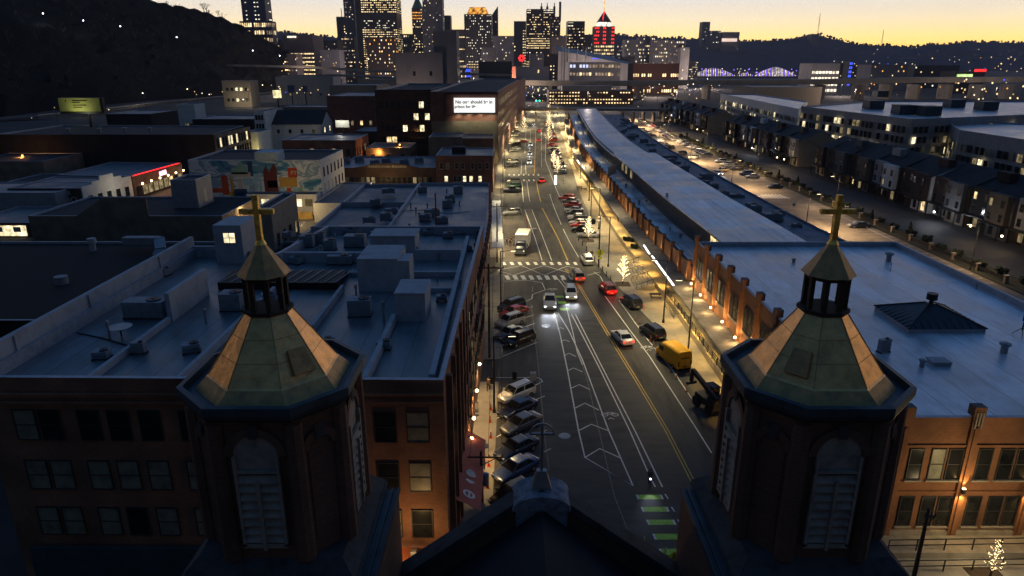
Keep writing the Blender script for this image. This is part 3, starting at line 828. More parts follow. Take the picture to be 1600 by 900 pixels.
belfry(-8.35, 22, -1)
belfry(10.65, 22, 1)
m = MB()     # gable wall with stepped coping
gx, gz, hw = 1.2, 20.35, 6.3
for s in (-1, 1):
    x1 = gx + s * hw
    a = [(gx + s * .9, 23.55), (x1, 23.55), (x1, 24.3), (gx + s * .9, 24.3)]
zt, zb = 19.7, 14.9
m.faces([(gx - hw, 23.6, 2), (gx + hw, 23.6, 2), (gx + hw, 23.6, zb), (gx, 23.6, zt), (gx - hw, 23.6, zb), (gx - hw, 24.3, 2), (gx + hw, 24.3, 2), (gx + hw, 24.3, zb), (gx, 24.3, zt), (gx - hw, 24.3, zb)],
        [(0, 1, 2, 3, 4), (9, 8, 7, 6, 5), (1, 6, 7, 2), (0, 4, 9, 5)])
gw = m.build('gable_wall', brick_c, church)
m = MB()
for s in (-1, 1):
    m.bar((gx + s * .85, 23.95, zt - .55), (gx + s * hw, 23.95, zb + .12), 1.0, .26)
m.build('coping', stone_d, gw)
m = MB(); m.box(gx - 1.05, 23.4, 17.9, gx + 1.05, 24.6, 18.85)
for k in range(10):     # barrel cap
    t0, t1 = math.pi * k / 10, math.pi * (k + 1) / 10
    p0, p1 = (gx + 1.18 * math.cos(t0), 18.95 + .62 * math.sin(t0)), (gx + 1.18 * math.cos(t1), 18.95 + .62 * math.sin(t1))
    m.face([(p0[0], 23.25, p0[1]), (p0[0], 24.75, p0[1]), (p1[0], 24.75, p1[1]), (p1[0], 23.25, p1[1])][::-1])
    m.face([(gx, 23.25, 18.95), (p0[0], 23.25, p0[1]), (p1[0], 23.25, p1[1])])
m.box(gx - 1.18, 23.3, 18.85, gx + 1.18, 24.7, 18.945)
m.build('apex_block', mat('apex_stone', (.20, .21, .25), .9, var=.5, scale=2.5, c2=(.05, .05, .06)), gw)
m = MB(); m.faces([(gx - .42, 23.75, 19.5), (gx + .42, 23.75, 19.5), (gx + .42, 24.25, 19.5), (gx - .42, 24.25, 19.5), (gx - .2, 23.88, 20.35), (gx + .2, 23.88, 20.35), (gx + .2, 24.12, 20.35), (gx - .2, 24.12, 20.35)],
                  [(4, 5, 6, 7), (0, 1, 5, 4), (1, 2, 6, 5), (2, 3, 7, 6), (3, 0, 4, 7)])
m.bar((gx, 24, 20.35), (gx, 24, 22.45), .10, .10); m.bar((gx - .5, 24, 22.0), (gx + .5, 24, 22.0), .08, .08)
for k in range(12):
    a0, a1 = math.pi * k / 12, math.pi * (k + 1) / 12
    m.bar((gx + .46 * math.cos(a0), 24, 22.0 + .46 * math.sin(a0)), (gx + .46 * math.cos(a1), 24, 22.0 + .46 * math.sin(a1)), .06, .05)
m.build('finial_cross', metal_g, gw)
m = MB()        # nave roof, ridge running back under the camera
m.faces([(gx, 23.6, 18.9), (gx, 2, 18.9), (gx - 6.4, 2, 13.6), (gx - 6.4, 23.6, 13.6), (gx + 6.4, 2, 13.6), (gx + 6.4, 23.6, 13.6)], [(0, 3, 2, 1), (0, 1, 4, 5)])
m.build('nave_roof', roof_d, church)
m = MB(); m.box(gx - 6.4, 2, 2, gx + 6.4, 23.5, 13.55); m.build('nave_wall', brick_c, church)
for s, x in ((-1, -5.0), (1, 7.35)):
    m = MB(); m.box(x - .30, 13, 18.9, x + .30, 24.6, 19.02)
    m.box(x - .30, 13, 19.02, x - .24, 24.6, 19.14); m.box(x + .24, 13, 19.02, x + .30, 24.6, 19.14); m.box(x - .04, 13, 19.02, x + .04, 24.6, 19.10)
    m.build('side_gutter', gutter_b, church)
    m = MB(); m.box(x - .25, 13, 13.6, x + .25, 24.5, 18.9); m.build('side_wall', brick_c, church)

# ---------------------------------------------------------------- corner brick building (four storeys, wide flat roof)
A = building('apartment_block', [(-35.5, 41), (-33.5, 40.6), (-4.45, 40.2), (-3.6, 84.5), (-23.4, 84.5), (-25.5, 71.5), (-35.5, 74)], 16.5, brick_o, roof_g,
             'four-storey orange brick building on the street corner with a big flat roof', 'building', 1.0)
gA = ((glass_gr, 5), (glass_dk, 3))  # mostly pale panes: sky reflection on this front is put into their colour
rz_ = [11.9, 8.05, 4.3]
facade(A, (-34, 40.6), (-4.45, 40.2), rz_, 0, 1.5, 2.3, 0, 0, gA, frame_d, 'sash', random.Random(5), positions=[1.5, 3.2, 5.8, 7.8, 9.9, 12.6, 14.6, 16.7, 19.5, 21.5, 25.6, 27.75])
facade(A, (-4.45, 40.2), (-3.6, 84.5), rz_, 17, 1.2, 2.2, 1.5, 1.5, ((glass_dk, 3), (lit_d, 1)), frame_d, 'sash', random.Random(6))
done(A)
m = MB()
for z, dd in ((15.4, .12), (12.9 + 1.9, .06)):
    m.box(-34, 40.2 - dd - .05, z, -4.45, 40.2, z + .18)
for k in range(14):       # pilaster strips on the street side
    y = 41.5 + k * 3.2; m.box(-4.42, y, 0.2, -4.02, y + .42, 16.2)
m.build('brick_band', brick_o, A)
m = MB(); m.box(-34, 39.9, .2, -12, 40.15, 3.6); m.build('dark_shopfront', mat('shopfront_teal', (.03, .06, .07), .7, var=.3, scale=.4), A)
for x0 in (-11.0, -8.4):
    m = MB(); m.box(x0, 39.95, .5, x0 + 2.2, 40.12, 3.4); m.build('shop_window', lit_w, A)
m = MB(); m.faces([(-12, 38.2, 2.7), (-5.2, 38.2, 2.7), (-5.2, 40, 3.6), (-12, 40, 3.6), (-12, 38.2, 2.3), (-5.2, 38.2, 2.3)], [(0, 1, 2, 3), (4, 5, 1, 0)]); m.build('front_awning', mat('awning_orange', (.60, .16, .04), .8, var=.1), A)
awn = MB(); awn.faces([(-4.3, 44.2, 4.6), (-2.4, 44.2, 3.6), (-2.4, 54.5, 3.6), (-4.1, 54.5, 4.6), (-2.4, 44.2, 3.3), (-2.4, 54.5, 3.3)], [(0, 1, 2, 3), (1, 4, 5, 2)])
aw = awn.build('side_awning', red_awn, A)
m = MB()     # three pale emblems: bottle ring, heart, wheel
def onawn(u, v): return (lerp(-4.25, -2.45, v), lerp(44.2, 54.5, u), lerp(4.6, 3.6, v) + .03)
def disc(cu, cv, ru, rv, mb, n=16, inner=0.0):
    for k in range(n):
        a, b = 2 * math.pi * k / n, 2 * math.pi * (k + 1) / n
        mb.face([onawn(cu + inner * ru * math.cos(a), cv + inner * rv * math.sin(a)), onawn(cu + ru * math.cos(a), cv + rv * math.sin(a)), onawn(cu + ru * math.cos(b), cv + rv * math.sin(b)), onawn(cu + inner * ru * math.cos(b), cv + inner * rv * math.sin(b))][::-1])
disc(.13, .5, .045, .26, m, inner=.62)
m.face([onawn(.13 - .03, .47), onawn(.13 + .03, .47), onawn(.13 + .03, .55), onawn(.13 - .03, .55)][::-1])
m.build('emblem', paint_w, aw); m = MB()
m.face([onawn(*q) for q in ((.27, .5), (.295, .28), (.315, .38), (.31, .5), (.315, .62), (.295, .72))])
m.build('emblem', paint_w, aw); m = MB()
m.face([onawn(*q) for q in ((.385, .5), (.41, .3), (.44, .36), (.455, .5), (.44, .64), (.41, .7))]); 
disc(.40, .5, .04, .22, m, inner=.5)
m.build('emblem', paint_w, aw)
for k, y in enumerate((69.5, 63.0, 57.3, 53.6)):
    s = MB(); s.box(-4.0, y - .1, 4.3, -3.75, y + .1, 4.5); s.ball((-3.6, y, 4.25), .17, 1)
    so = s.build('wall_sconce', [metal_d, bulb_w], A); lamp(so, (-3.35, y, 4.1), 800, (1, .64, .26), 'SPOT', .1, 105, aim=(-.02, 0, -1)); lamp(so, (-3.5, y, 4.3), 60, (1, .6, .24), size=.1)
m = MB()
for (x0, y0, x1, y1, z1) in ((-35.9, 41, -35.5, 74, 17.7), (-28.7, 41.3, -28.4, 53.2, 16.0), (-22.5, 41.3, -22.2, 61, 16.1), (-16.2, 51, -15.9, 61.5, 16.1), (-10, 41.3, -9.65, 53.3, 16.2), (-35.5, 73.4, -31.9, 73.9, 16.7)):
    m = MB(); m.box(x0, y0, 15.5, x1, y1, z1)
    if x0 < -35.8:
        for y in (45, 54, 66): m.box(-35.5, y, 15.5, -35.35, y + .25, 17.6)
    m.build('party_wall', para_w, A)
m = MB(); m.box(-28.7, 53.3, 15.5, -28.3, 60.5, 18.0); m.build('raised_wall', para_w, A)
m = MB()
for (x0, y0, x1, y1, z1) in ((-24.8, 71.2, -15.4, 71.7, 16.6), (-10.6, 66, -5.6, 66.4, 16.0), (-9.5, 61, -5.6, 61.4, 15.9), (-10.6, 72, -5.6, 72.3, 16.7), (-24.5, 66.2, -15, 66.5, 15.9), (-5.55, 41.5, -5.15, 80, 16.3)):
    MB().box(x0, y0, 15.5, x1, y1, z1).build('roof_kerb', para_w, A)
m = MB(); m.box(-31.8, 70.8, 15.5, -28.8, 75.5, 19.7); sh = m.build('stair_house', para_w, A)
f, g_, s_ = win_mesh(1.35, 1.2, frame_w, lit_y, 'cross'); wo = inst('window', f, sh, Vector((-30.1, 70.79, 17.75)) - Vector(ORG[A.name])); inst('pane', g_, wo, (0, 0, 0))
m = MB(); m.box(-9.7, 53.4, 15.5, -7.2, 57.2, 17.9); m.box(-9.75, 53.35, 17.9, -7.15, 57.25, 18.0); m.build('plant_room', para_w, A)
m = MB(); m.box(-14.5, 61.3, 15.5, -10.7, 66.5, 18.7); m.box(-10.7, 61.3, 15.5, -9.6, 64, 18.5); m.build('lift_house', para_w, A)
m = MB(); m.box(-15.8, 73.9, 15.5, -10.8, 77.5, 17.7); m.box(-15.9, 73.8, 17.7, -10.7, 77.6, 17.82); m.build('upper_room', para_w, A)
m = MB(); m.box(-28, 61.8, 15.5, -16.6, 66, 16.2)
for k in range(12):
    x = -27.8 + k * 1.0; m.bar((x, 61.9, 16.24), (x + .8, 65.9, 16.28), .07, .05, 1)
m.build('dark_skylight', [black_m, flash], A)
for (px, py, s, d) in ((232, 494, (3.4, 1.6, 1.5), 'long grey air conditioner beside the raised white wall on the brick building'),
                       (365, 483, (1.8, 1.5, 1.6), 'square pale air conditioner near the dark skylight on the brick building'),
                       (563, 492, (1.9, 1.3, 1.5), 'white-topped air conditioner behind the belfry on the brick building roof'),
                       (218, 552, (1.0, .5, .9), 'small white fan unit standing on the low party wall'),
                       (556, 385, (2.4, 1.6, 1.4), 'grey air conditioner at the back of the corner building roof'),
                       (532, 412, (2.6, 1.3, 1.0), 'low wide air conditioner near the roof kerb of the corner building'),
                       (516, 391, (1.2, 1.2, 1.3), 'dark boxy air conditioner near the car park edge of the roof'),
                       (500, 380, (1.3, 1.2, 1.3), 'dark air conditioner second from the car park edge of the roof'),
                       (481, 385, (1.6, 1.4, 1.4), 'tangled dark air conditioner closest to the small car park'),
                       (578, 415, (1.5, 1.3, 1.4), 'dark air conditioner tucked against the white upper room')):
    c = P(px, py, 15.5); ac_unit(c, s, random.uniform(-.1, .1), d)
c = P(190, 525, 15.5); d = thing('satellite_dish', c, 'round grey satellite dish on the brick building roof', 'satellite dish')
m = MB(); m.frustum((c.x, c.y), .9, c.z + .8, .15, c.z + .45, 20); m.build('dish', metal_g, d); m = MB(); m.tube(c, (c.x, c.y, c.z + .6), .06); m.build('mast', metal_d, d)
for px, py, h, lb in ((600, 503, 1.9, 'tall thin black vent pipe in the middle of the brick building roof'), (636, 455, 1.8, 'round-capped vent pipe against the white plant room'), (322, 505, 1.3, 'thin white pipe behind the copper spire'),
                      (172, 530, 1.6, 'bent black flue beside the satellite dish'), (557, 465, 1.3, 'small mushroom vent behind the white-topped air conditioner'), (652, 397, .9, 'pale mushroom vent beside the upper room'), (755, 455, .7, 'short vent at the roof edge above the street')):
    vent(P(px, py, 15.5), h, .13, lb)

fl = thing('front_lamp', (-6.6, 38.0, 0), 'small dark lamp post by the shop awning of the corner brick building', 'street lamp')
m = MB(); m.tube((-6.6, 38, 0), (-6.6, 38, 4.6), .08, .06, 8); m.box(-6.8, 37.8, 4.6, -6.4, 38.2, 5.0); m.build('pole', metal_d, fl)
lamp(fl, (-6.6, 37.4, 5.2), 330, (1, .58, .22), size=.3)
for i, (px, py, s_) in enumerate(((452, 372, 1.0), (545, 366, .9), (590, 372, 1.1), (668, 367, .8), (700, 372, .9), (463, 412, 1.0), (300, 550, .9), (420, 470, .9), (690, 470, .7), (160, 560, .8), (255, 430, 1.0), (730, 392, .7), (600, 545, .8), (510, 540, .8))):
    c = P(px, py, 15.5); ac_unit(c, (1.3 * s_, 1.0 * s_, .8 * s_), random.uniform(-.4, .4), f'small roof unit on the corner brick building, {ORDN[i]} of the scattered low ones')
for i in range(16):
    px, py = random.uniform(440, 730), random.uniform(368, 470); c = P(px, py, 15.5)
    if -14.6 < c.x < -9.5 and 61 < c.y < 67: continue
    vent(c, random.uniform(.5, 1.0), random.uniform(.07, .16), 'short pipe sticking up from the corner brick building roof')
# ---------------------------------------------------------------- low brewery building behind it, with street canopy
B = building('warehouse', [(-21.9, 85.2), (-4.2, 85.2), (-4.4, 120), (-5.3, 166), (-22.6, 166)], 8.4, brick_r, roof_g, 'low brick warehouse with a grey patched roof and a street canopy', 'building', .6)
for k in range(22):
    y = 87 + k * 3.55; m = MB(); x = xl(y) + .02; m.box(x - .3, y, 4.6, x + .25, y + 2.2, 7.7); 
for k in range(22):
    y = 87 + k * 3.55; x = xl(y + 1) + .05; MB().box(x - .5, y, 8.0, x + .12, y + .7, 9.0).build('parapet_block', brick_r, B)
facade(B, (-4.4, 120), (-5.3, 166), [4.8], 14, 1.6, 2.2, 1, 1, ((lit_d, 1), (glass_dk, 2)), frame_d, 'sash', random.Random(3)); done(B)
m = MB()
for y0, y1 in zip(frange(121, 166, 4.5), frange(121, 166, 4.5)[1:]):
    m.prism([(xl(y0) + .15, y0), (xl(y0) + 2.3, y0), (xl(y1) + 2.3, y1), (xl(y1) + .15, y1)], 3.9, 4.05)
    m.box(xl(y0) + 2.1, y0, .15, xl(y0) + 2.25, y0 + .15, 3.9)
m.build('street_canopy', roof_w, B)
for k in range(5):
    y = 124 + 9 * k; lamp(B, (xl(y) + 2.6, y, 3.7), 420, (1, .80, .50), size=.3)
B2 = building('warehouse', [(-36, 85.5), (-25.8, 85.5), (-22.2, 86), (-22.9, 168), (-36.5, 168)], 7.8, brick_d, roof_m, 'low dark-roofed warehouse between the small car park and the patched roof', 'building', .7)
for y_ in (120, 143): MB().box(-36.2, y_, 7.1, -22.3, y_ + .4, 8.1).build('roof_kerb', para_w, B2)
for i, (px, py) in enumerate(((588, 320), (607, 302), (604, 345), (577, 348), (665, 345), (675, 338), (699, 325), (703, 316), (716, 302), (690, 348), (660, 300), (612, 335))):
    c = P(px, py, 7.8); ac_unit(c, (random.uniform(1.8, 3), random.uniform(1.3, 2), random.uniform(1.1, 1.7)), random.uniform(-.2, .2),
        f"{['grey','dark','pale'][i % 3]} roof air conditioner, {ORDN[i]} counted from the mural side across the warehouse roofs")
for i, (px, py) in enumerate(((642, 325), (650, 332), (668, 326), (625, 362), (640, 358), (718, 322), (655, 340), (698, 302))):
    vent(P(px, py, 7.8), 1.1, .2, f'short roof vent, {ORDN[i]} along the patched warehouse roof')
p = P(682, 355, 7.8); m = MB(); m.bar(p, (p.x, p.y, 14), .25, .25); tag(m.build('chimney_flue', mat('rust', (.26, .09, .05), .8, var=.2)), 'tall thin rusty flue rising from the patched warehouse roof', 'flue')

# ---------------------------------------------------------------- the market hall (long terminal with a raised roof)
T = thing('market_hall', (40, 100, 0), 'very long brick market hall with a raised pale roof running towards downtown', 'market hall')
ysn = frange(99, 432, 8.35)
def sweep(mb, prof, ys, mi=0, off=None):
    for a, b in zip(ys, ys[1:]):
        for (d0, z0), (d1, z1) in zip(prof, prof[1:]):
            mb.face([(xt(a) + d0, a, z0), (xt(a) + d1, a, z1), (xt(b) + d1, b, z1), (xt(b) + d0, b, z0)], mi)
def endcap(mb, prof, y, mi=0, flip=False):
    f = [(xt(y) + d, y, z) for d, z in prof]; mb.face(f if not flip else f[::-1], mi)
m = MB(); sweep(m, [(0, 0), (0, 6.7), (.35, 6.7), (.35, 5.8)], ysn, 0); tw = m.build('street_wall', brick_term, T)
m = MB(); sweep(m, [(-.06, 6.7), (-.06, 6.82), (.42, 6.82), (.42, 6.7)], ysn, 0); m.build('coping', stone_d, tw)
m = MB(); sweep(m, [(.35, 5.9), (5.6, 5.9)], ysn, 0); m.build('low_roof', roof_t, T, label='low flat roof along the street side')
n1 = [y for y in ysn if y <= 208] + [208]; n2 = [208] + [y for y in ysn if y > 208]
m = MB(); sweep(m, [(4.6, 10.0), (4.6, 10.25), (17.2, 10.5), (17.2, 10.15), (4.6, 9.9)][:4], n1); endcap(m, [(4.6, 9.9), (17.2, 9.9), (17.2, 10.5), (4.6, 10.25)], 208, 0, True)
endcap(m, [(4.6, 9.9), (17.2, 9.9), (17.2, 10.5), (4.6, 10.25)], ysn[0]); m.build('raised_roof', roof_t, T)
m = MB(); sweep(m, [(4.9, 9.3), (4.9, 9.5), (17.0, 9.7), (17.0, 9.4)], n2); endcap(m, [(4.9, 9.3), (17, 9.3), (17, 9.7), (4.9, 9.5)], 208); m.build('raised_roof', roof_t, T)
m = MB(); sweep(m, [(5.5, 5.8), (5.5, 9.95)], ysn); sweep(m, [(16.6, 9.9), (16.6, 5.5)], ysn); endcap(m, [(0, 0), (32, 0), (32, 6), (16.6, 6), (16.6, 9.3), (5.5, 9.3), (5.5, 6), (0, 6)], 432, 0, True); m.build('clerestory', mat('clerestory_dark', (.05, .055, .06), .6, var=.3, scale=.5), T)
m = MB(); sweep(m, [(16.6, 5.9), (31.5, 5.9), (31.5, 6.3), (31.9, 6.3), (31.9, 0)], ysn); m.build('rear_roof', mat('rear_roof_m', (.19, .20, .235), .7, var=.45, scale=.35, stretch=(1, .5, 1)), T)
for y, ml in ((102.5, far_o), (106, far_y), (179, far_d), (187, far_d), (193, far_d)):
    m = MB(); m.faces([(xt(y) + 5.4, y, 7.2), (xt(y) + 5.4, y + 3.2, 7.2), (xt(y) + 5.4, y + 3.2, 9.2), (xt(y) + 5.4, y, 9.2)], [(3, 2, 1, 0)])
    m.build('clerestory_window', mat('cl_glow', (1, .5, .2), .5) if False else (lit_w if y < 110 else lit_d), T)
pil = MB(); pil.box(-.42, -.38, 0, .22, .38, 7.25); pil.box(-.5, -.46, 7.25, .3, .46, 7.45)
pme = pil.mesh('pilaster', [brick_term])
for k in range(59):
    y = 100.5 + 5.65 * k
    inst('pilaster', pme, T, Vector((xt(y), y, 0)) - Vector(ORG[T.name]))
    if k < 34 or k % 3 == 0:
        lamp(T, (xt(y) - .95, y, 4.35), 190 if k < 34 else 500, (1, .56, .17), 'SPOT', .08, 70, aim=(.42, 0, 1))
m = MB(); sweep(m, [(-2.9, 3.7), (-2.9, 4.0), (-.02, 4.15)], frange(50, 432, 8.35)); sweep(m, [(-.02, 3.7), (-2.9, 3.7)], frange(50, 432, 8.35)); m.build('canopy', mat('canopy_top', (.17, .155, .14), .85, var=.4, scale=.6), T)
m = MB()
ys = frange(50, 432, 8.35)
for a, b in zip(ys, ys[1:]):
    m.prism([(xw(a), a), (xt(a), a), (xt(b), b), (xw(b), b)], .12, 1.1, 0, bottom=False)
m.build('loading_dock', mat('dock', (.36, .30, .20), .8, var=.2, scale=1), T)
for k in range(34):
    y = 58 + 7.0 * k; lamp(T, (xt(y) - 3.05, y, 3.6), 950, (1, .56, .12), 'SPOT', .08, 100, aim=(-.12, 0, -1), blend=.7)
for k in range(5):
    y = 300 + 28 * k; lamp(T, (xt(y) - 3.2, y, 3.5), 3000, (1, .68, .26), size=.3)
# white light strips under the canopy edge
for (x0, y0, x1, y1) in ((1008, 383, 1017, 397), (1021, 400, 1055, 446), (940, 292, 944, 299), (903, 250, 907, 256), (911, 258, 914, 264)):
    a, b = P(x0, y0, 4.0), P(x1, y1, 4.0); m = MB(); m.bar((a.x - .25, a.y, 3.95), (b.x - .25, b.y, 3.95), .28, .18); m.build('light_strip', strip_w, T)
# dock railing
def railing(root, pts, h=1.05, step=2.0, name='railing', m_=metal_d, n=3, infill=True, r=.035):
    mb = MB()
    for a, b in zip(pts, pts[1:]):
        a, b = Vector(a), Vector(b); L = (b - a).length; k = max(1, round(L / step))
        for i in range(k + 1):
            p = a.lerp(b, i / k); mb.bar(p, p + Vector((0, 0, h)), r * 2, r * 2)
        for j in range(1, n + 1):
            mb.bar(a + Vector((0, 0, h * j / n)), b + Vector((0, 0, h * j / n)), r * 1.6, r * 1.6)
    return mb.build(name, m_, root)
railing(T, [(xw(y) + .15, y, 1.1) for y in frange(60, 103, 6)] + [(xw(103) + .15, 103, 1.1), (xw(103) + 3.0, 103, 1.1)])
done(T)

# ---------------------------------------------------------------- head house of the market hall
HH = building('brick_hall', [(27.5, 45.2), (56.5, 45.2), (56.8, 98), (27.3, 98)], 11.0, brick_term, roof_w, 'two-storey brick end building of the market with a wide blue-white roof', 'building', .7)
gH = ((glass_dk, 6), (glass_gr, 1))
bays = [(29.3 + 5.2 * k) for k in range(6)]
pos = [x + dx - 27.5 for x in bays for dx in (1.35, 3.0, 4.65 - .35)]
pos = [p for p in pos if p < 27.6]
facade(HH, (27.5, 45.2), (56.5, 45.2), [5.7, 1.5], 0, 1.12, 2.7, 0, 0, ((glass_dk, 12), (glass_gr, .6)), frame_d, 'sill', random.Random(8), positions=pos)
facade(HH, (27.3, 98), (27.5, 45.2), [6.0], 0, 1.0, 3.0, 0, 0, ((glass_dk, 5), (lit_d, 1)), frame_d, 'sill', random.Random(9), positions=[1.9 + 5.3 * k + j * 1.3 for k in range(10) for j in range(3)])
done(HH)
pil = MB(); pil.box(-.35, -.25, 0, .35, 0, 11.2); pil.box(-.12, -.36, .2, .12, -.25, 10.3); pil.box(-.45, -.32, 11.2, .45, .42, 12.0)
pme = pil.mesh('pilaster', [brick_term])
for k in range(6):
    x = 29.3 + 5.2 * k; inst('pilaster', pme, HH, Vector((x, 45.19, 0)) - Vector(ORG[HH.name]))
for k in range(11):
    y = 97.6 - 5.25 * k; inst('pilaster', pme, HH, Vector((27.3 + .2 * (98 - y) / 53, y, 0)) - Vector(ORG[HH.name]), R(-90))
    if y > 55: 
        s = MB(); s.ball((26.65, y - .9, 4.9), .16, 1); s.bar((27.3, y - .9, 5.0), (26.7, y - .9, 5.0), .06, .06); so = s.build('sconce', [metal_d, bulb_w], HH)
        lamp(so, (26.5, y - .9, 5.15), 300, (1, .55, .18), 'SPOT', .08, 120, aim=(.5, .5, 1)); lamp(so, (26.3, y - .9, 4.7), 150, (1, .62, .24), size=.1)
for k in (1, 2, 4):
    x = 29.3 + 5.2 * k; s = MB(); s.box(x - .12, 44.62, 4.75, x + .12, 44.8, 5.15); s.box(x - .11, 44.64, 5.15, x + .11, 44.78, 5.2, 1)
    so = s.build('wall_washer', [metal_d, bulb_w], HH); lamp(so, (x, 44.45, 5.3), 170, (1, .55, .16), 'SPOT', .05, 90, aim=(0, .38, 1)); lamp(so, (x, 44.45, 4.6), 230, (1, .56, .17), 'SPOT', .05, 110, aim=(0, .25, -1))
m = MB(); m.box(27.4, 44.95, .4, 56.6, 45.18, 1.1); m.build('stone_base', stone, HH)
m = MB(); m.box(27.4, 45.05, 8.6, 56.6, 45.18, 8.75); m.box(27.4, 45.05, 4.55, 56.6, 45.18, 4.7); m.build('stone_band', brick_term, HH)
m = MB()
for x in (29.3 + 5.2 * 1,):
    for dx in (-.22, 0, .22): m.box(x + dx - .05, 44.78, 10.5 - abs(dx), x + dx + .05, 44.86, 11.6)
m.build('crest', stone, HH)
m = MB()
for k in range(5):
    y = 97.4 - 5.25 * (k + 5); 
m.box(26.9, 62.5, 8.2, 27.25, 66.5, 9.6); m.build('name_panel', stone_d, HH)
sk = thing('roof_skylight', (43.6, 67, 10.3), 'dark ribbed pyramid skylight with a round vent on the blue-white roof', 'skylight')
m = MB(); m.prism(rect(39.8, 63.7, 47.5, 70.5), 10.3, 10.75); m.build('curb', para_w, sk)
m = MB(); ring(m, rect(39.7, 63.6, 47.6, 70.6), rect(43.3, 66.8, 44.0, 67.4), 10.75, 12.3); m.face([(43.3, 66.8, 12.3), (44, 66.8, 12.3), (44, 67.4, 12.3), (43.3, 67.4, 12.3)]); m.build('glazing', mat('skylight_m', (.035, .04, .05), .4, var=.2, metal=.3), sk)
m = MB()
a_, b_ = rect(39.7, 63.6, 47.6, 70.6), rect(43.3, 66.8, 44.0, 67.4)
for i in range(4):
    j = (i + 1) % 4
    for k in range(11):
        u = k / 10; lo_ = Vector((*a_[i], 10.77)).lerp(Vector((*a_[j], 10.77)), u)
        c = Vector((43.65, 67.1, 12.32)); 
        # vertical ribs run parallel to the fall of the facet
        e = (Vector(a_[j]) - Vector(a_[i])).normalized(); mid = (Vector(a_[i]) + Vector(a_[j])) / 2; t_ = min(1, 1 - abs(u - .5) * 2 + .0)
        top = lo_ + (c - Vector((mid.x, mid.y, 10.77))) * min(1, t_ * 1.02); m.bar(lo_, top, .07, .08)
for p, q in zip(a_, b_): m.bar((*p, 10.78), (*q, 12.32), .12, .12)
m.build('rib', metal_d, sk)
m = MB(); m.frustum((43.65, 67.1), .2, 12.3, .2, 12.7, 12); m.frustum((43.65, 67.1), .52, 12.7, .52, 13.35, 18); m.build('vent', metal_d, sk)
vent(P(1388, 408, 10.3), 1.3, .5, 'round white roof vent behind the cross on the blue-white roof')
vent(P(1568, 551, 10.3), 1.1, .45, 'squat white roof vent near the edge past the pyramid skylight')
vent(P(1440, 573, 10.3), .8, .3, 'small white roof vent just in front of the pyramid skylight')
vent(P(1240, 409, 10.3), .5, .3, 'tiny grey vent far across the blue-white roof')
vent(P(1525, 452, 10.3), .9, .12, 'thin dark pipe beyond the pyramid skylight')
vent(P(1391, 424, 10.3), 1.2, .06, 'thin rod standing on the blue-white roof beside the round vent')
c = P(1466, 568, 10.3); m = MB(); m.box(c.x - .8, c.y - .6, 10.3, c.x + .8, c.y + .6, 10.6); m.box(c.x - .85, c.y - .65, 10.6, c.x + .85, c.y + .65, 10.68); tag(m.build('roof_hatch', para_w), 'flat square white hatch in front of the pyramid skylight', 'roof hatch')
c = P(1380, 550, 10.3); ac_unit(c, (1.1, .5, 1.3), .3, 'small grey condenser on feet beside the copper spire')
c = P(1595, 525, 10.3); q = thing('roof_antenna', c, 'black antenna on a tripod at the edge of the blue-white roof', 'antenna')
m = MB(); m.tube((c.x, c.y, 10.9), (c.x, c.y, 12.9), .07); [m.bar((c.x, c.y, 11.2), (c.x + .8 * math.cos(t), c.y + .8 * math.sin(t), 10.3), .06, .06) for t in (0, 2.1, 4.2)]; m.build('tripod', metal_d, q)
m = MB(); m.box(c.x - .15, c.y - .1, 11.9, c.x + .15, c.y + .1, 13.0); m.build('antenna_panel', metal_d, q)
# ramp terrace in front of the head house
m = MB(); m.prism(rect(26.5, 38, 58, 44.9), .0, .35, 0, bottom=False); m.prism(rect(26.5, 42.8, 58, 44.8), .35, .85, 0, bottom=False)
struct('entrance_terrace', m, concrete)
for i, (y, z, x0) in enumerate(((43.0, .85, 28.5), (41.3, .35, 27.5), (39.2, .35, 27.0))):
    rr = thing('handrail', (x0, y, z), ['thin black handrail against the brick wall of the market end building', 'long black handrail in the middle of the entrance terrace', 'black handrail along the outer edge of the entrance terrace'][i], 'handrail', 'terrace handrails')
    railing(rr, [(x0, y, z), (x0 + 26, y + .6, z)], 1.0, 2.2, 'rail_frame', metal_d, 2)
lamp(HH, (34, 40.5, 6.5), 620, (1, .72, .34), size=.5); lamp(HH, (44, 40.5, 6.5), 450, (1, .72, .34), size=.5)
# ---------------------------------------------------------------- buildings on the brick-row side
def bpx(name, xl_, xr_, ytop, Y, depth, wall, roof, label, cat='building', par=.4, capm=None, dx=0.0):
    a, b = PY(xl_, ytop, Y), PY(xr_, ytop, Y)
    poly = [(a.x, Y), (b.x, Y), (b.x + dx, Y + depth), (a.x + dx, Y + depth)]
    r_ = building(name, poly, a.z, wall, roof, label, cat, par, capm=capm)
    return r_, poly, a.z
gD = ((glass_dk, 5), (lit_d, 1), (lit_w, 1))
q, pl, h = bpx('brick_building', 680, 770, 243, 200, 20, brick_r, roof_m, 'two-storey red brick corner building behind the patched warehouse roof')
facade(q, pl[0], pl[1], [h - 3.9], 0, 1.05, 1.8, 0, 0, ((glass_dk, 4), (glass_gr, 1)), frame_w, 'sill', random.Random(1), positions=[1.7, 3.5, 6.1, 7.9, 10.8, 12.9, 15.0][:7])
facade(q, pl[0], pl[1], [h - 7.6], 0, 1.05, 1.7, 0, 0, ((lit_y, 4), (glass_dk, 2)), frame_w, 'sill', random.Random(1), positions=[3.0, 5.6, 6.9, 8.4, 10.3, 12.9])
m = MB(); m.box(-18, 207, h - .4, -14, 211, h + 1.6); m.build('roof_box', roof_d, q); done(q)
q, pl, h = bpx('low_brick_building', 525, 680, 262, 200, 26, brick_d, roof_g, 'long low brick building with a raised name sign on its parapet')
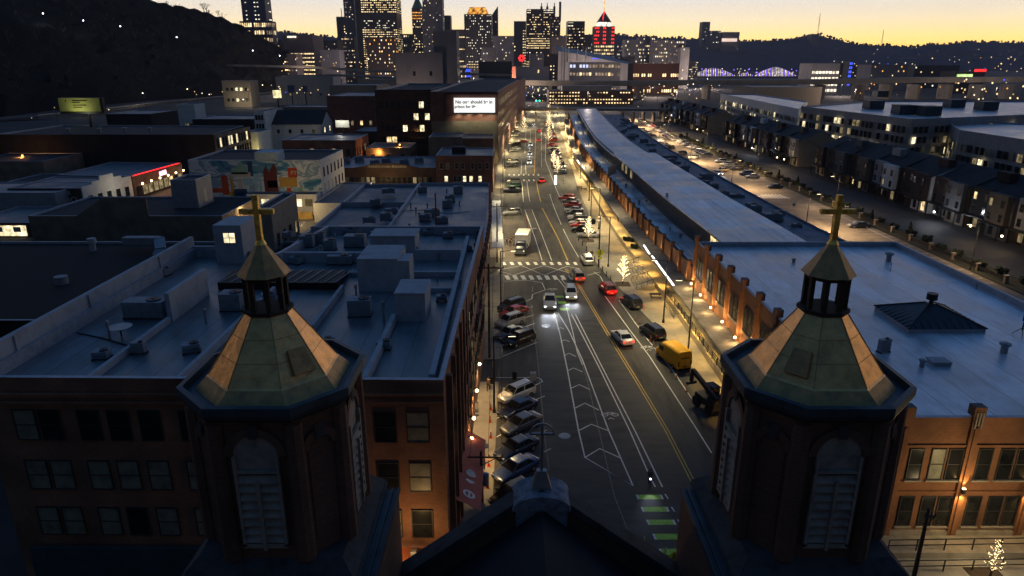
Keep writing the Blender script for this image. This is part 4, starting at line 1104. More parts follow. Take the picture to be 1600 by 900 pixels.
facade(q, pl[0], pl[1], [h - 4.6], 18, 1.1, 1.9, 1, 1, ((glass_dk, 4), (lit_d, 1), (glass_gr, 1.5)), frame_d, 'sash', random.Random(2))
m = MB(); a, b = PY(555, 262, 199.9), PY(655, 262, 199.9); m.faces([(a.x, 199.9, h), (b.x, 199.9, h), (b.x - 6, 199.9, h + 1.2), (a.x + 6, 199.9, h + 1.2), (a.x, 200.4, h), (b.x, 200.4, h), (b.x - 6, 200.4, h + 1.2), (a.x + 6, 200.4, h + 1.2)], [(0, 1, 2, 3), (7, 6, 5, 4), (3, 2, 6, 7), (1, 5, 6, 2), (0, 3, 7, 4)]); m.build('parapet', brick_d, q)
text_obj('lettering', 'PENNSYLVANIA BUILDING', .95, stone, q, ((a.x + b.x) / 2, 199.85, h + .3), (0, -1), True); done(q)
for i, (px, py) in enumerate(((540, 254), (562, 252), (586, 258), (604, 255), (632, 257), (655, 254))):
    c = P(px, py, h - .3); ac_unit(c, (2.6, 1.8, 1.5), 0, f'roof air conditioner on the low building with the name sign, {ORDN[i]} from the mural')
# big warehouse block with the lit billboard
Y0 = 258
a, b = PY(672, 143, Y0), PY(778, 143, Y0); zt = a.z
E = building('brick_warehouse', [(a.x, Y0), (b.x, Y0), (-1.5, 340), (3.0, 425), (9.5, 500), (-20, 500), (a.x + 2, 420)], zt, brick_r, roof_d, 'tall dark brick warehouse carrying a lit billboard above the street', 'building', .8)
facade(E, (b.x, Y0), (-1.5, 340), [3.5, 7.8, 12.1, 16.4, 20.7], 12, 1.8, 2.4, 3, 2, ((glass_dk, 4), (lit_d, 1)), frame_d, 'flat', random.Random(3))
facade(E, (-1.5, 340), (3, 425), [3.5, 7.8, 12.1, 16.4, 20.7], 8, 1.8, 2.4, 3, 2, ((glass_dk, 4), (lit_d, 1)), frame_d, 'flat', random.Random(3))
m = MB(); m.box(a.x + .2, Y0 - .06, .2, b.x - .2, Y0 - .003, zt - 10.5); m.build('wall_patch', mat('render_patch', (.17, .15, .11), .9, var=.3, scale=.25), E)
text_obj('painted_sign', 'SMALLMAN', 2.6, mat('ghost_sign', (.21, .19, .14), .9), E, (-13.5, Y0 - .08, zt - 12.8), (0, -1), True)
bb = thing('billboard', (-13, Y0 - 1.2, zt - 8), 'brightly lit white billboard with black words on the dark brick warehouse', 'billboard')
a, b = PY(709, 153, Y0 - 1.2), PY(773.5, 176, Y0 - 1.2)
m = MB(); m.box(a.x, Y0 - 1.2, b.z, b.x, Y0 - .95, a.z); m.build('panel', emit('billboard_panel', (1, 1, .97), 1.0, .08, .2, True), bb)
m = MB(); m.box(a.x - .3, Y0 - 1.15, b.z - .6, b.x + .3, Y0 - .1, b.z - .01); m.box(a.x - 3.5, Y0 - .9, b.z - .8, a.x - 3.2, Y0 - .1, a.z + 1.4); m.box(a.x - 3.5, Y0 - .9, a.z + 1.2, b.x + .3, Y0 - .1, a.z + 1.5)
for k in range(6): m.box(a.x + k * (b.x - a.x) / 5 - .1, Y0 - 2.4, b.z - .5, a.x + k * (b.x - a.x) / 5 + .1, Y0 - 1.16, b.z - .3)
m.build('frame', metal_d, bb)
text_obj('lettering', 'No one should be in', 1.62, black_m, bb, ((a.x + b.x) / 2 - .2, Y0 - 1.24, a.z - 1.45), (0, -1), True)
text_obj('lettering', 'prison for life', 1.45, black_m, bb, ((a.x + b.x) / 2 - 3.3, Y0 - 1.24, a.z - 3.1), (0, -1), True)
for k in range(4):
    x = a.x + 1.5 + k * (b.x - a.x - 3) / 3; lamp(bb, (x, Y0 - 2.4, b.z - .8), 650, (1, .9, .6), 'SPOT', .2, 130, aim=(0, .9, -.9), blend=.9)
q, pl, h = bpx('brick_warehouse', 585, 674, 140, 276, 90, brick_d, roof_d, 'dark brick warehouse with four lit upper windows next to the billboard building', par=.8)
facade(q, pl[0], pl[1], [h - 7, h - 11.5, h - 16, h - 20.5], 9, 1.9, 2.6, 1.5, 1, ((glass_dk, 7), (lit_y, 1), (lit_w, .7)), frame_d, 'cross', random.Random(12)); done(q); done(E)
for (xa, xb, yt, Y, dp, wl, lb, rows, n) in (
    (669, 722, 214, 236, 16, brick_t, 'small tan building below the billboard wall', [3.5], 5),
    (722, 771, 216, 238, 15, brick_o, 'small ochre building below the billboard with a row of dark windows', [5.0], 6),
    (571, 640, 231, 246, 18, brick_t, 'low tan building lit by a sodium wall lamp', [3.0], 3),
    (440, 555, 219, 236, 22, brick_o, 'orange brick building with a row of arched dark windows', [6.2, 2.0], 9),
    (510, 585, 150, 352, 50, brick_r, 'red brick hall with tall narrow lit windows beyond the white house', [6.5], 5),
    (515, 588, 133, 470, 40, stucco_t, 'pale flat building with two wall lamps beyond the brick hall', [4], 6)):
    q, pl, h = bpx('side_building', xa, xb, yt, Y, dp, wl, roof_m, lb)
    facade(q, pl[0], pl[1], [z for z in rows if z + 2 < h], n, 1.2, 2.2, 2, 2, ((glass_dk, 5), (lit_d, 1.5), (lit_w, .4)), frame_d, 'flat', random.Random(n)); 
    facade(q, pl[1], pl[2], [z for z in rows if z + 2 < h], 5, 1.2, 2.2, 2, 2, ((glass_dk, 5), (lit_d, 1)), frame_d, 'flat', random.Random(n)); done(q)
# white gabled house
a, b = PY(413, 190, 300), PY(480, 190, 300); c2 = PY(512, 190, 300)
Hh = thing('gabled_house', (a.x, 300, 0), 'long white gabled house with a dark roof and a few small windows', 'house')
m = MB(); x0, x1, ye, zr, ze = a.x, b.x + 6, 318, 16.5, 11.5
m.faces([(x0, 300, 0), (x1, 300, 0), (x1, ye, 0), (x0, ye, 0), (x0, 300, ze), (x1, 300, ze), (x1, ye, ze), (x0, ye, ze), (x0, 309, zr), (x1, 309, zr)],
        [(0, 1, 5, 4), (1, 2, 6, 9, 5), (2, 3, 7, 6), (3, 0, 4, 8, 7)]); hw_ = m.build('wall', stucco_w, Hh)
m = MB(); m.faces([(x0 - .5, 299.4, ze - .3), (x1 + .5, 299.4, ze - .3), (x1 + .5, 309, zr + .15), (x0 - .5, 309, zr + .15), (x0 - .5, 318.6, ze - .3), (x1 + .5, 318.6, ze - .3)], [(0, 1, 2, 3), (3, 2, 5, 4)]); m.build('roof', roof_d, Hh)
facade(Hh, (x0, 300), (x1, 300), [7.5], 4, 1.2, 1.6, 5, 3, ((glass_dk, 1),), frame_d, 'flat'); facade(Hh, (x1, 300), (x1, ye), [7.5, 2.0], 2, 1.4, 2.0, 4, 4, ((glass_dk, 1), (lit_y, 1)), frame_d, 'flat', random.Random(2)); done(Hh)
# narrow tall facade, brown corner block, mural building
q, pl, h = bpx('narrow_townhouse', 396, 412, 174, 292, 20, stucco_w, roof_d, 'narrow white four-storey townhouse with dark paired windows')
facade(q, pl[0], pl[1], [h - 3.5, h - 7, h - 10.5, h - 14], 3, .9, 2.0, .5, .5, ((glass_dk, 1),), frame_d, 'flat'); done(q)
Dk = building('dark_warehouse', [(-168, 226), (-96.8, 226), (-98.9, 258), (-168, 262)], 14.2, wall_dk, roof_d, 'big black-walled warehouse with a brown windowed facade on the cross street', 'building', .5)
m = MB(); m.box(-96.85, 226.05, .2, -96.5, 257.5, 14.0); m.build('street_front', brick_t, Dk)
facade(Dk, (-96.45, 226.3), (-96.45, 257), [1.5, 5.6, 9.7], 13, 1.1, 2.9, .8, .8, ((glass_dk, 4), (lit_y, 1)), frame_d, 'flat', random.Random(5)); done(Dk)
for i, x in enumerate((-150, -140, -132, -124)):
    vent((x, 236 + i, 13.7), 1.6, .7, f'pale roof vent box on the black warehouse, {ORDN[i]} from its hill side')
q, pl, h = bpx('white_infill_building', 378, 402, 207, 262, 14, stucco_w, roof_m, 'small white building lit by the street beside the brown windowed facade'); done(q)
lamp(q, (pl[1][0] + 1.5, 258, 3.5), 900, (1, .82, .3), size=.4)
Y0 = 172
a, b = PY(293, 250, Y0), PY(500, 250, Y0); h = a.z
Mu = building('mural_building', [(a.x, Y0), (b.x, Y0), (b.x + .5, Y0 + 22), (a.x, Y0 + 22)], h, stucco_w, roof_d, 'long building painted with a mural of clouds and coloured city blocks', 'building', .5)
def mural_mat():
    m, t, bs = principled('mural_paint')
    g = N('ShaderNodeNewGeometry', t); mp = N('ShaderNodeMapping', t); mp.inputs['Scale'].default_value = (.6, .6, 1.6)
    nz = N('ShaderNodeTexNoise', t); nz.inputs['Scale'].default_value = .20; nz.inputs['Detail'].default_value = 3.5; nz.inputs['Distortion'].default_value = .8
    t.links.new(g.outputs['Position'], mp.inputs[0]); t.links.new(mp.outputs[0], nz.inputs['Vector'])
    cr = N('ShaderNodeValToRGB', t); cr.color_ramp.interpolation = 'CONSTANT'
    ramp(cr, [(0, (.04, .16, .28)), (.36, (.10, .26, .38)), (.42, (.48, .56, .62)), (.48, (.24, .34, .44)), (.54, (.62, .66, .70)), (.62, (.34, .43, .52))])
    t.links.new(nz.outputs['Fac'], cr.inputs[0]); t.links.new(cr.outputs[0], bs.inputs['Base Color']); bs.inputs['Roughness'].default_value = .85
    return m
m = MB(); m.box(a.x + .1, Y0 - .05, .2, b.x - .1, Y0 - .003, h - .1); mu = m.build('mural', mural_mat(), Mu)
def mc(n, c): return mat('mural_' + n, c, .85, var=.12, scale=1)
cols = [mc('red', (.45, .07, .03)), mc('ochre', (.50, .30, .06)), mc('maroon', (.12, .03, .03)), mc('navy', (.03, .07, .14)), mc('sky', (.30, .52, .62)), mc('cream', (.55, .50, .40)), mc('green', (.25, .42, .33)), mc('teal', (.05, .22, .28))]
m = MB()
for (x0, x1, y0, y1, ci) in ((345, 359, 274, 304, 0), (331, 359, 294, 301, 0), (359, 368, 278, 312, 1), (359, 364, 300, 313, 1), (366, 388, 295, 312, 3), (371, 380, 279, 294, 5), (380, 396, 278, 290, 4), (396, 404, 272, 296, 4), (397, 403, 273, 279, 1),
                             (403, 412, 270, 308, 4), (411, 436, 268, 303, 2), (418, 434, 282, 293, 4), (361, 388, 262, 272, 6), (386, 396, 252, 275, 3), (436, 465, 277, 292, 1), (449, 465, 262, 277, 0), (438, 447, 293, 302, 4), (448, 456, 293, 302, 0), (457, 466, 293, 301, 4), (465, 474, 293, 301, 6),
                             (388, 397, 296, 309, 4), (319, 325, 289, 305, 5), (345, 352, 303, 312, 4), (404, 425, 303, 309, 6), (360, 392, 269, 276, 5)):
    p0, p1 = PY(x0, y0, Y0), PY(x1, y1, Y0); d_ = .06 + .012 * ((x0 * 7 + y0) % 9)
    m.box(p0.x, Y0 - d_, p1.z, p1.x, Y0 - .051, p0.z, ci)
for (x0, x1, yb, yt, ci) in ((411, 420, 268, 258, 2), (421, 434, 268, 254, 2), (368, 385, 262, 252, 6)):
    p0, p1, p2 = PY(x0, yb, Y0), PY(x1, yb, Y0), PY((x0 + x1) / 2, yt, Y0); m.face([(p0.x, Y0 - .1, p0.z), (p1.x, Y0 - .1, p0.z), (p2.x, Y0 - .1, p2.z)], ci)
p0 = PY(452, 264, Y0); 
for pts in (((455, 273), (455, 268), (457.5, 268), (457.5, 272)), ((459, 268), (461.5, 268), (461.5, 273))):
    for c0, c1 in zip(pts, pts[1:]):
        u, v = PY(*c0, Y0 - .22), PY(*c1, Y0 - .22); m.bar(u, v, .1, .35, 5)
m.build('mural_block', cols, mu)
m = MB(); p0, p1 = PY(397, 238, Y0), PY(433, 250, Y0); m.box(p0.x, Y0, h - .5, p1.x, Y0 + 6, p0.z); m.build('roof_room', mc('pale', (.40, .50, .56)), Mu)
for k in range(3):
    pass
facade(Mu, (b.x, Y0), (b.x + .5, Y0 + 22), [h - 4.5, h - 8.5], 6, 1.0, 2.4, 2, 2, ((glass_dk, 3), (frame_w, 1)), frame_d, 'flat', random.Random(4)); done(Mu)
m = MB(); p0, p1 = P(440, 338), P(500, 338); m.box(b.x - 22, 163, 0, b.x - .5, 163.5, 1.8); m.box(b.x - 22, 163.5, 0, b.x - 21.5, 171.8, 1.8)
tag(m.build('yard_wall', mat('yard_wall_m', (.45, .30, .10), .9, var=.3, scale=.8)), 'low ochre yard wall below the mural and above the small car park', 'wall')
q = building('white_shed', [(b.x - 18, 168), (b.x - .6, 168), (b.x - .6, 171.9), (b.x - 18, 171.9)], 5.2, stucco_w, roof_m, 'small white shed with wide windows against the mural', 'shed', .3)
facade(q, (b.x - 18, 168), (b.x - .6, 168), [2.2], 6, 1.9, 1.8, 1, 1, ((glass_gr, 2), (lit_y, 1)), frame_w, 'flat'); done(q)
q = building('white_annex', [(b.x + .8, 160), (b.x + 9, 160), (b.x + 9, 190), (b.x + .8, 190)], 4.6, stucco_w, roof_m, 'low white annex lit from the street beside the mural building', 'building', .3); done(q)
# wall-lit yard lamps there
for (x, y, z, p_) in ((-51, 156, 5.5, 1500), (b.x + 12, 192, 5, 1300), (-60, 150, 5, 500)):
    lamp(Mu, (x, y, z), p_, (1, .70, .30), size=.4)
# cream block next to the cross, seen behind the belfry
q, pl, h = bpx('cream_building', 398, 423, 325, 112, 14, stucco_t, roof_d, 'cream building with dark sash windows rising behind the gilt cross', par=.3)
facade(q, pl[1], pl[2], [2.5, 6.2], 4, 1.2, 2.2, 1.5, 1.5, ((glass_dk, 3), (lit_d, 1)), frame_d, 'sash', random.Random(1)); done(q)
# the dark quarter beyond the white parapet
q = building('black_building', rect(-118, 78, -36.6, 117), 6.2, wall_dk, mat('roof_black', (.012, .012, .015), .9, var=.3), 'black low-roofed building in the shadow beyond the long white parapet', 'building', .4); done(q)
dct = thing('roof_duct', (-64, 113, 5.8), 'bent grey ventilation duct on the black low roof', 'duct')
m = MB(); m.bar((-66, 113, 7.4), (-60, 113, 7.4), 1.6, 1.2); m.bar((-60, 113, 7.4), (-58, 109, 6.6), 1.6, 1.2); m.bar((-58, 109, 6.6), (-58, 108, 5.8), 1.5, 1.2); m.build('duct', ac_m, dct)
c = (-71, 112, 5.8); m = MB(); m.frustum(c[:2], .5, 5.8, .5, 7.2, 12); m.frustum(c[:2], .8, 7.2, .7, 8.0, 12); tag(m.build('roof_vent', para_w), 'round white-hooded vent beside the bent duct on the black roof', 'roof vent')
c = P(97, 443, 5.8); m = MB(); m.frustum((c.x, c.y), .9, 5.8, .9, 6.9, 14); tag(m.build('roof_vent', ac_m), 'squat round grey vent alone on the black roof', 'roof vent')
q = building('tan_hall', [(-101, 140), (-60.5, 140), (-60.5, 162), (-101, 162)], 5.8, brick_t, roof_d, 'low tan brick hall with a stepped gable beyond the black roof', 'building', .4)
m = MB(); a1, b1 = PY(165, 338, 140), PY(232, 338, 140)
m.faces([(a1.x - 6, 139.95, 5.8), (b1.x, 139.95, 5.8), (b1.x, 139.95, 9.6), (a1.x, 139.95, 9.6), (a1.x - 6, 140.4, 5.8), (b1.x, 140.4, 5.8), (b1.x, 140.4, 9.6), (a1.x, 140.4, 9.6)], [(0, 1, 2, 3), (7, 6, 5, 4), (3, 2, 6, 7), (1, 5, 6, 2), (0, 3, 7, 4)])
m.build('gable', brick_t, q)
text_obj('faded_sign', 'STRIP DISTRICT', 1.1, stone_d, q, (-78, 139.93, 4.0), (0, -1), True, spacing=1.2) if False else None
done(q)
q, pl, h = bpx('stair_tower', 265, 305, 281, 150, 8, stucco_g, roof_d, 'square grey stair tower standing up in front of the mural'); done(q)
m = MB(); m.box(pl[1][0], 153, h - 5.5, pl[1][0] + .06, 154.6, h - 2.5); m.build('vent_panel', frame_w, q)
q, pl, h = bpx('shopfront_building', -60, 46, 348, 145, 18, brick_d, roof_m, 'single-storey shop with lit windows and a blue-lit flat roof behind the black building', par=.3)
m = MB(); m.box(pl[0][0] + 1, 144.9, .3, pl[1][0] - 1, 144.99, 2.6); m.build('shop_window', lit_y, q)
for k in range(7): MB().box(pl[0][0] + 3 + 4 * k, 144.8, 1.2, pl[0][0] + 4.6 + 4 * k, 144.88, 2.3).build('window_poster', frame_w, q); done(q)
q = building('low_hall', [(-175, 166), (-112, 166), (-112, 182), (-175, 182)], 6.0, stucco_g, roof_g, 'low hall with a dim blue roof beside the white stepped shopfront', 'building', .3); done(q)
# tattoo shop: dark wall with lettering, white stepped front on the cross street
TS = building('tattoo_shop', [(-127, 171), (-108.5, 171), (-105.5, 188), (-127, 190)], 6.2, brick_d, roof_m, 'tattoo shop with a dark lettered side wall and a white stepped front', 'shop', .3)
text_obj('lettering', 'EVOLVER', 1.5, frame_w, TS, (-114.5, 170.93, 4.9), (0, -1), True, spacing=1.1)
text_obj('lettering', 'TATTOO', 2.1, frame_w, TS, (-114.2, 170.93, 3.2), (0, -1), True)
m = MB()
e0, e1 = Vector((-108.4, 170.8)), Vector((-105.3, 188.2)); dd = (e1 - e0).normalized(); oo = Vector((dd.y, -dd.x)) * .35
for (u0, u1, z1) in ((0, .2, 6.6), (.2, .36, 7.3), (.36, .64, 8.3), (.64, .8, 7.3), (.8, 1, 6.6)):
    p0, p1 = e0.lerp(e1, u0), e0.lerp(e1, u1)
    m.prism([(p0.x, p0.y), (p0.x + oo.x, p0.y + oo.y), (p1.x + oo.x, p1.y + oo.y), (p1.x, p1.y)], .1, z1)
m.build('stepped_front', stucco_w, TS)
facade(TS, e0 + oo, e1 + oo, [1.4], 5, 1.5, 2.6, 1.5, 1.5, ((glass_dk, 4), (lit_b, 1)), frame_d, 'sash', random.Random(3)); done(TS)
lamp(TS, (-101, 180, 5), 380, (1, .85, .6), size=.4)
NB = building('neon_bar', [(-127, 191), (-104.9, 188.6), (-103.8, 216), (-127, 218)], 6.4, brick_d, roof_m, 'low bar with a red neon line along its roof edge and lit tables outside', 'bar', .3)
m = MB(); m.bar((-104.7, 189, 6.55), (-103.6, 214, 6.55), .16, .16); m.build('neon_tube', neon_r, NB)
m = MB(); m.box(-104.1, 202, 4.4, -103.95, 206, 5.7); m.build('sign', emit('bar_sign', (1, .55, .7), 2.5, .6, 1.5), NB)
facade(NB, (-104.7, 189), (-103.8, 216), [.7], 9, 2.1, 2.6, 1, 1, ((lit_w, 3), (glass_dk, 2), (lit_d, 2)), frame_d, 'flat', random.Random(5)); done(NB)
for k in range(6):
    y = 190.5 + 5 * k; s = MB(); s.ball((-103.3, y, 4.1), .28); so = s.build('wall_lantern', bulb_w, NB); lamp(so, (-102.9, y, 4.0), 220, (1, .55, .22), size=.15)
lamp(NB, (-103, 201, 7.0), 160, (1, .03, .03), size=.6)
q, pl, h = bpx('blue_roof_hall', -60, 172, 229, 250, 36, stucco_t, roof_g, 'long low hall with a blue-lit roof and an orange lit wall', par=.3); done(q)
q, pl, h = bpx('stone_shed', 62, 140, 243, 228, 12, stone, roof_d, 'low rough stone shed below the long blue-roofed hall', par=.2); done(q)
q, pl, h = bpx('orange_shed', -60, 66, 252, 205, 20, brick_t, roof_d, 'shed lit orange by a sodium street lamp', par=.2); done(q)
q, pl, h = bpx('garage_building', 5, 92, 285, 185, 16, stucco_g, roof_d, 'dark-roofed garage with pale vents in front of the sodium lamp', par=.2); done(q)
for i, (xa, xb, yt, Y, dp, wl, lb) in enumerate((
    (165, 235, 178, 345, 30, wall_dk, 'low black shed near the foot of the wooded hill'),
    (276, 303, 163, 345, 12, stucco_w, 'small white box building near the railway below the hill'),
    (300, 395, 186, 310, 25, wall_dk, 'long unlit shed behind the brown windowed facade'),
    (442, 512, 167, 385, 20, stucco_t, 'low building with an amber-lit wall beyond the white gabled house'),
    (555, 600, 205, 300, 20, brick_d, 'dark brick block between the tan building and the brick hall'),
    (620, 668, 128, 520, 30, brick_r, 'reddish flat-roofed block behind the dark warehouse'),
    (430, 520, 120, 640, 30, stucco_g, 'long pale shed beside the railway viaduct'))):
    q, pl, h = bpx('outbuilding', xa, xb, yt, Y, dp, wl, roof_m, lb)
    facade(q, pl[0], pl[1], [h * .35], 6, 1.6, 1.8, 2, 2, ((glass_dk, 3), (lit_d, 1), (lit_w, .4)), frame_d, 'flat', random.Random(i)); done(q)
# lit house at the foot of the hill
q, pl, h = bpx('hillside_house', 346, 390, 126, 610, 20, stucco_t, roof_d, 'house with bright wall lamps at the foot of the black hill')
facade(q, pl[0], pl[1], [h * .62, h * .22], 5, 2.2, 2.6, 3, 3, ((lit_y, 1), (glass_dk, 2)), frame_d, 'flat', random.Random(2)); done(q)
for x in (-235, -222, -205): lamp(q, (x, 600, 6), 1800, (1, .85, .6), size=.5)
# plain concrete tower
a, b = PY(617, 82, 430), PY(691, 82, 430)
q = building('concrete_tower', [(a.x, 430), (b.x, 430), (b.x + 2, 460), (a.x, 460)], a.z, conc_dk, roof_d, 'blank grey concrete storage tower in front of the skyline', 'tower', .5)
m = MB(); p0, p1 = PY(676, 48, 432), PY(698, 82, 432); m.box(p0.x, 432, 5, p1.x + 6, 455, p0.z); m.build('lift_shaft', conc_dk, q)
facade(q, (a.x, 430), (b.x, 430), [8, 15, 22, 29], 0, 1.6, 2.6, 0, 0, ((glass_dk, 4), (lit_y, 1)), frame_d, 'flat', random.Random(7), positions=[11, 21]); 
facade(q, (p1.x + 6, 432), (p1.x + 6, 455), [8, 15, 22, 29, 36], 3, 5, 4, 2, 2, ((glass_gr, 1),), frame_d, 'flat'); done(q)

# ---------------------------------------------------------------- townhouse rows across the car park
th_walls = [brick_d, mat('siding_brown', (.10, .085, .07), .8, var=.15, scale=1), brick_d, mat('siding_slate', (.09, .095, .105), .8, var=.15, scale=1), stucco_g, brick_d, wall_dk, stucco_w]
def townhouse_row(y0, y1, x0, seed, tag_):
    rnd = random.Random(seed); n = max(1, round((y1 - y0) / 7.2)); step = (y1 - y0) / n
    for k in range(n):
        ya, yb = y0 + k * step, y0 + (k + 1) * step - .06
        w = th_walls[(k * 3 + seed) % len(th_walls)]; w2 = th_walls[(k * 5 + seed + 2) % len(th_walls)]
        t = thing('townhouse', (x0, (ya + yb) / 2, 0), f'terraced townhouse, {ORDN[k]} from the church end of the {tag_} row beyond the car park', 'townhouse', 'terraced townhouses beyond the car park')
        fx = x0 + (1.4 if k % 2 else 0)
        m = MB(); m.faces([(fx, ya, 0), (fx, yb, 0), (x0 + 14, yb, 0), (x0 + 14, ya, 0), (fx, ya, 9.2), (fx, yb, 9.2), (x0 + 14, yb, 9.2), (x0 + 14, ya, 9.2), (x0 + 8, ya, 12.6), (x0 + 8, yb, 12.6)],
                          [(0, 4, 5, 1)[::-1][::-1], (1, 5, 9, 6, 2)[::-1][::-1], (3, 2, 6, 7)[::-1], (0, 3, 7, 8, 4)])
        m.build('wall', [stucco_t if k in (0, n - 1) else w], t)
        m = MB(); m.faces([(fx - .4, ya, 9.0), (fx - .4, yb, 9.0), (x0 + 8, yb, 12.75), (x0 + 8, ya, 12.75), (x0 + 14.4, ya, 9.0), (x0 + 14.4, yb, 9.0)], [(0, 3, 2, 1), (3, 4, 5, 2)]); m.build('roof', roof_d, t)
        # projecting bay with a flat top
        m = MB(); m.box(fx - 1.2, ya + .6, 3.4, fx - .01, yb - .8, 9.7); m.build('bay', w2, t)
        m = MB(); m.box(fx - 2.2, ya + .3, 3.05, fx - .01, yb - .3, 3.35); 
        for yy in (ya + .5, yb - .8): m.box(fx - 2.1, yy, .1, fx - 1.85, yy + .25, 3.05)
        m.build('porch', metal_d, t)
        facade(t, (fx - 1.2, yb - .8), (fx - 1.2, ya + .6), [3.9, 6.9], 2, 1.1, 1.7, .6, .6, ((glass_dk, 12), (lit_w, .45), (lit_d, .8)), frame_d, 'sash', rnd)
        facade(t, (fx, yb - .3), (fx, ya + .5), [.5], 2, 1.3, 2.2, .8, .8, ((glass_dk, 7), (lit_w, .7), (lit_d, 1.6)), frame_d, 'flat', rnd)
        if k % 3 == 1:
            m = MB(); m.box(x0 + 4.2, ya + 1.5, 11.2, x0 + 6.2, yb - 1.5, 13.2); m.build('dormer', w2, t)
        if k == 0:
            facade(t, (fx, ya), (x0 + 14, ya), [4.0, 1.0], 0, 1.0, 1.4, 0, 0, ((lit_w, 1), (glass_dk, 1)), frame_d, 'cross', rnd, positions=[9.5])
        done(t)
townhouse_row(96, 236, 104.5, 1, 'closest')
townhouse_row(252, 344, 104.5, 2, 'middle')
townhouse_row(372, 500, 104.0, 3, 'far')
# far-side lamps on the rows
def glow_lamp(x, y, z, p_, col, mt, label, grp, r=.3, name='wall_lamp', cat='lamp', mast=True):
    t = thing(name, (x, y, 0), label, cat, grp)
    if mast: m = MB(); m.tube((x, y, 0), (x, y, z - r * .6), .09, .06, 8); m.bar((x, y, z - .05), (x - .7, y, z), .08, .08); m.build('pole', metal_d, t)
    m = MB(); m.ball((x - (.7 if mast else 0), y, z), r); m.build('bulb', mt, t)
    if p_: lamp(t, (x - (.9 if mast else 0), y, z - .1), p_, col, size=r)
    return t
g_ = 'lamps along the townhouse road'
for i, (px, py, z, p_, cw, lb) in enumerate(((1461, 331, 3.0, 1900, 1, 'dazzling white lamp on a garage in the closest townhouse row'), (1518, 353, 3.4, 900, 0, 'warm lamp on a post by the closest townhouse row'), (1567, 369, 3.2, 900, 0, 'warm round lamp next to the last townhouse porches'),
                                            (1215, 246, 3.0, 900, 0, 'warm porch lamp on the middle townhouse row'), (1226, 249, 3.0, 700, 0, 'second warm porch lamp on the middle townhouse row'), (1176, 231, 3.0, 900, 1, 'white garage lamp on the middle townhouse row'),
                                            (1090, 202, 4.0, 1400, 0, 'warm lamp at the gable of the far townhouse row'), (1084, 190, 4, 1100, 1, 'white lamp by the far townhouse row'), (1050, 180, 4, 1100, 1, 'white lamp at the downtown end of the townhouses'))):
    p = P(px, py, z); glow_lamp(p.x - .2, p.y, z, p_, (.95, .97, 1) if cw else (1, .68, .32), bulb_c if cw else bulb_w, lb, g_, .22, 'porch_lamp', 'lamp', False)

# ---------------------------------------------------------------- large pale apartment blocks behind the townhouses
def apartments(name, poly, h, edges, walls, label, seed, lit=.8):
    q = building(name, poly, h, walls[0], roof_w, label, 'apartment block', .6)
    rnd = random.Random(seed)
    for e in edges:
        a, b = Vector(poly[e]), Vector(poly[(e + 1) % len(poly)]); d = b - a; L = d.length; d.normalize(); o = Vector((d.y, -d.x))
        k = max(1, round(L / 9))
        for i in range(k):
            s0, s1 = i * L / k + .3, (i + 1) * L / k - .3; dp = .9 if i % 2 else .35
            p0, p1 = a + d * s0, a + d * s1
            m = MB(); m.prism([(p0.x, p0.y), (p0.x + o.x * dp, p0.y + o.y * dp), (p1.x + o.x * dp, p1.y + o.y * dp), (p1.x, p1.y)][::-1], 1, h + .3)
            a1, b1 = p0 + o * dp, p1 + o * dp
            facade(q, a1, b1, [1.2 + 3.3 * j for j in range(int((h - 1) // 3.3))], 3, 1.7, 2.1, .8, .8, ((glass_dk, 6), (glass_gr, 1), (lit_d, 1.2 * lit), (lit_y, .8 * lit)), frame_d, 'flat', rnd)
    return done(q)
zA = 19.0
def cor(px, py, z): v = P(px, py, z); return (v.x, v.y)
A1 = [cor(1530, 186, zA), cor(1440, 184, zA)]
apartments('apartment_block', [cor(1425, 186, zA), cor(1790, 172, zA), cor(1700, 158, zA), cor(1365, 157, zA), cor(1252, 166, zA)], zA, [4, 0], [stucco_g, stucco_t, stucco_w, brick_d], 'large pale apartment block with a snow-blue roof and balconies', 3, 1.2)
z2 = 17.0
apartments('apartment_block', [cor(1248, 170, z2), cor(1262, 158, z2), cor(1180, 147, z2), cor(1126, 146, z2)], z2, [3, 0], [stucco_w, stucco_g, stucco_w], 'pale apartment block with tall white frames at the downtown end of the townhouses', 5, .8)
apartments('apartment_block', [cor(1500, 203, z2), cor(1900, 262, z2), cor(1950, 205, z2), cor(1540, 190, z2), cor(1480, 190, z2)], z2, [4, 0], [stucco_g, stucco_w, stucco_t], 'grey and white apartment block above the closest townhouses', 7, 1.0)
for (px, py, z, pw) in ((1255, 205, 3, 1400), (1280, 195, 5, 1800), (1310, 205, 5, 1800), (1345, 215, 5, 1800), (1380, 225, 5, 1800), (1415, 232, 5, 1800), (1450, 240, 5, 1500), (1140, 165, 4, 2200), (1170, 172, 4, 2200), (1205, 180, 4, 2200), (1235, 188, 4, 1800), (1500, 245, 5, 1300), (1550, 262, 5, 1300)):
    v = P(px, py, z); glow_lamp(v.x, v.y, z, pw * 2.6, (1, .86, .62), lit_d, 'courtyard lamp in the lane between the townhouses and the apartment blocks', 'courtyard lamps of the apartments', .2, 'courtyard_lamp', 'lamp')
for i, (px, py) in enumerate(((1364, 168), (1411, 176), (1450, 178), (1490, 166), (1375, 150), (1540, 170))):
    v = P(px, py, zA); m = MB(); m.box(v.x - 3, v.y - 3, zA - .5, v.x + 3, v.y + 3, zA + 2.6); m.box(v.x - 3.2, v.y - 3.2, zA + 2.6, v.x + 3.2, v.y + 3.2, zA + 2.8)
    tag(m.build('roof_room', gutter_b), f'dark blue stair box on the large apartment roof, {ORDN[i]} along its edge', 'roof room', 'stair boxes on the apartment roof')
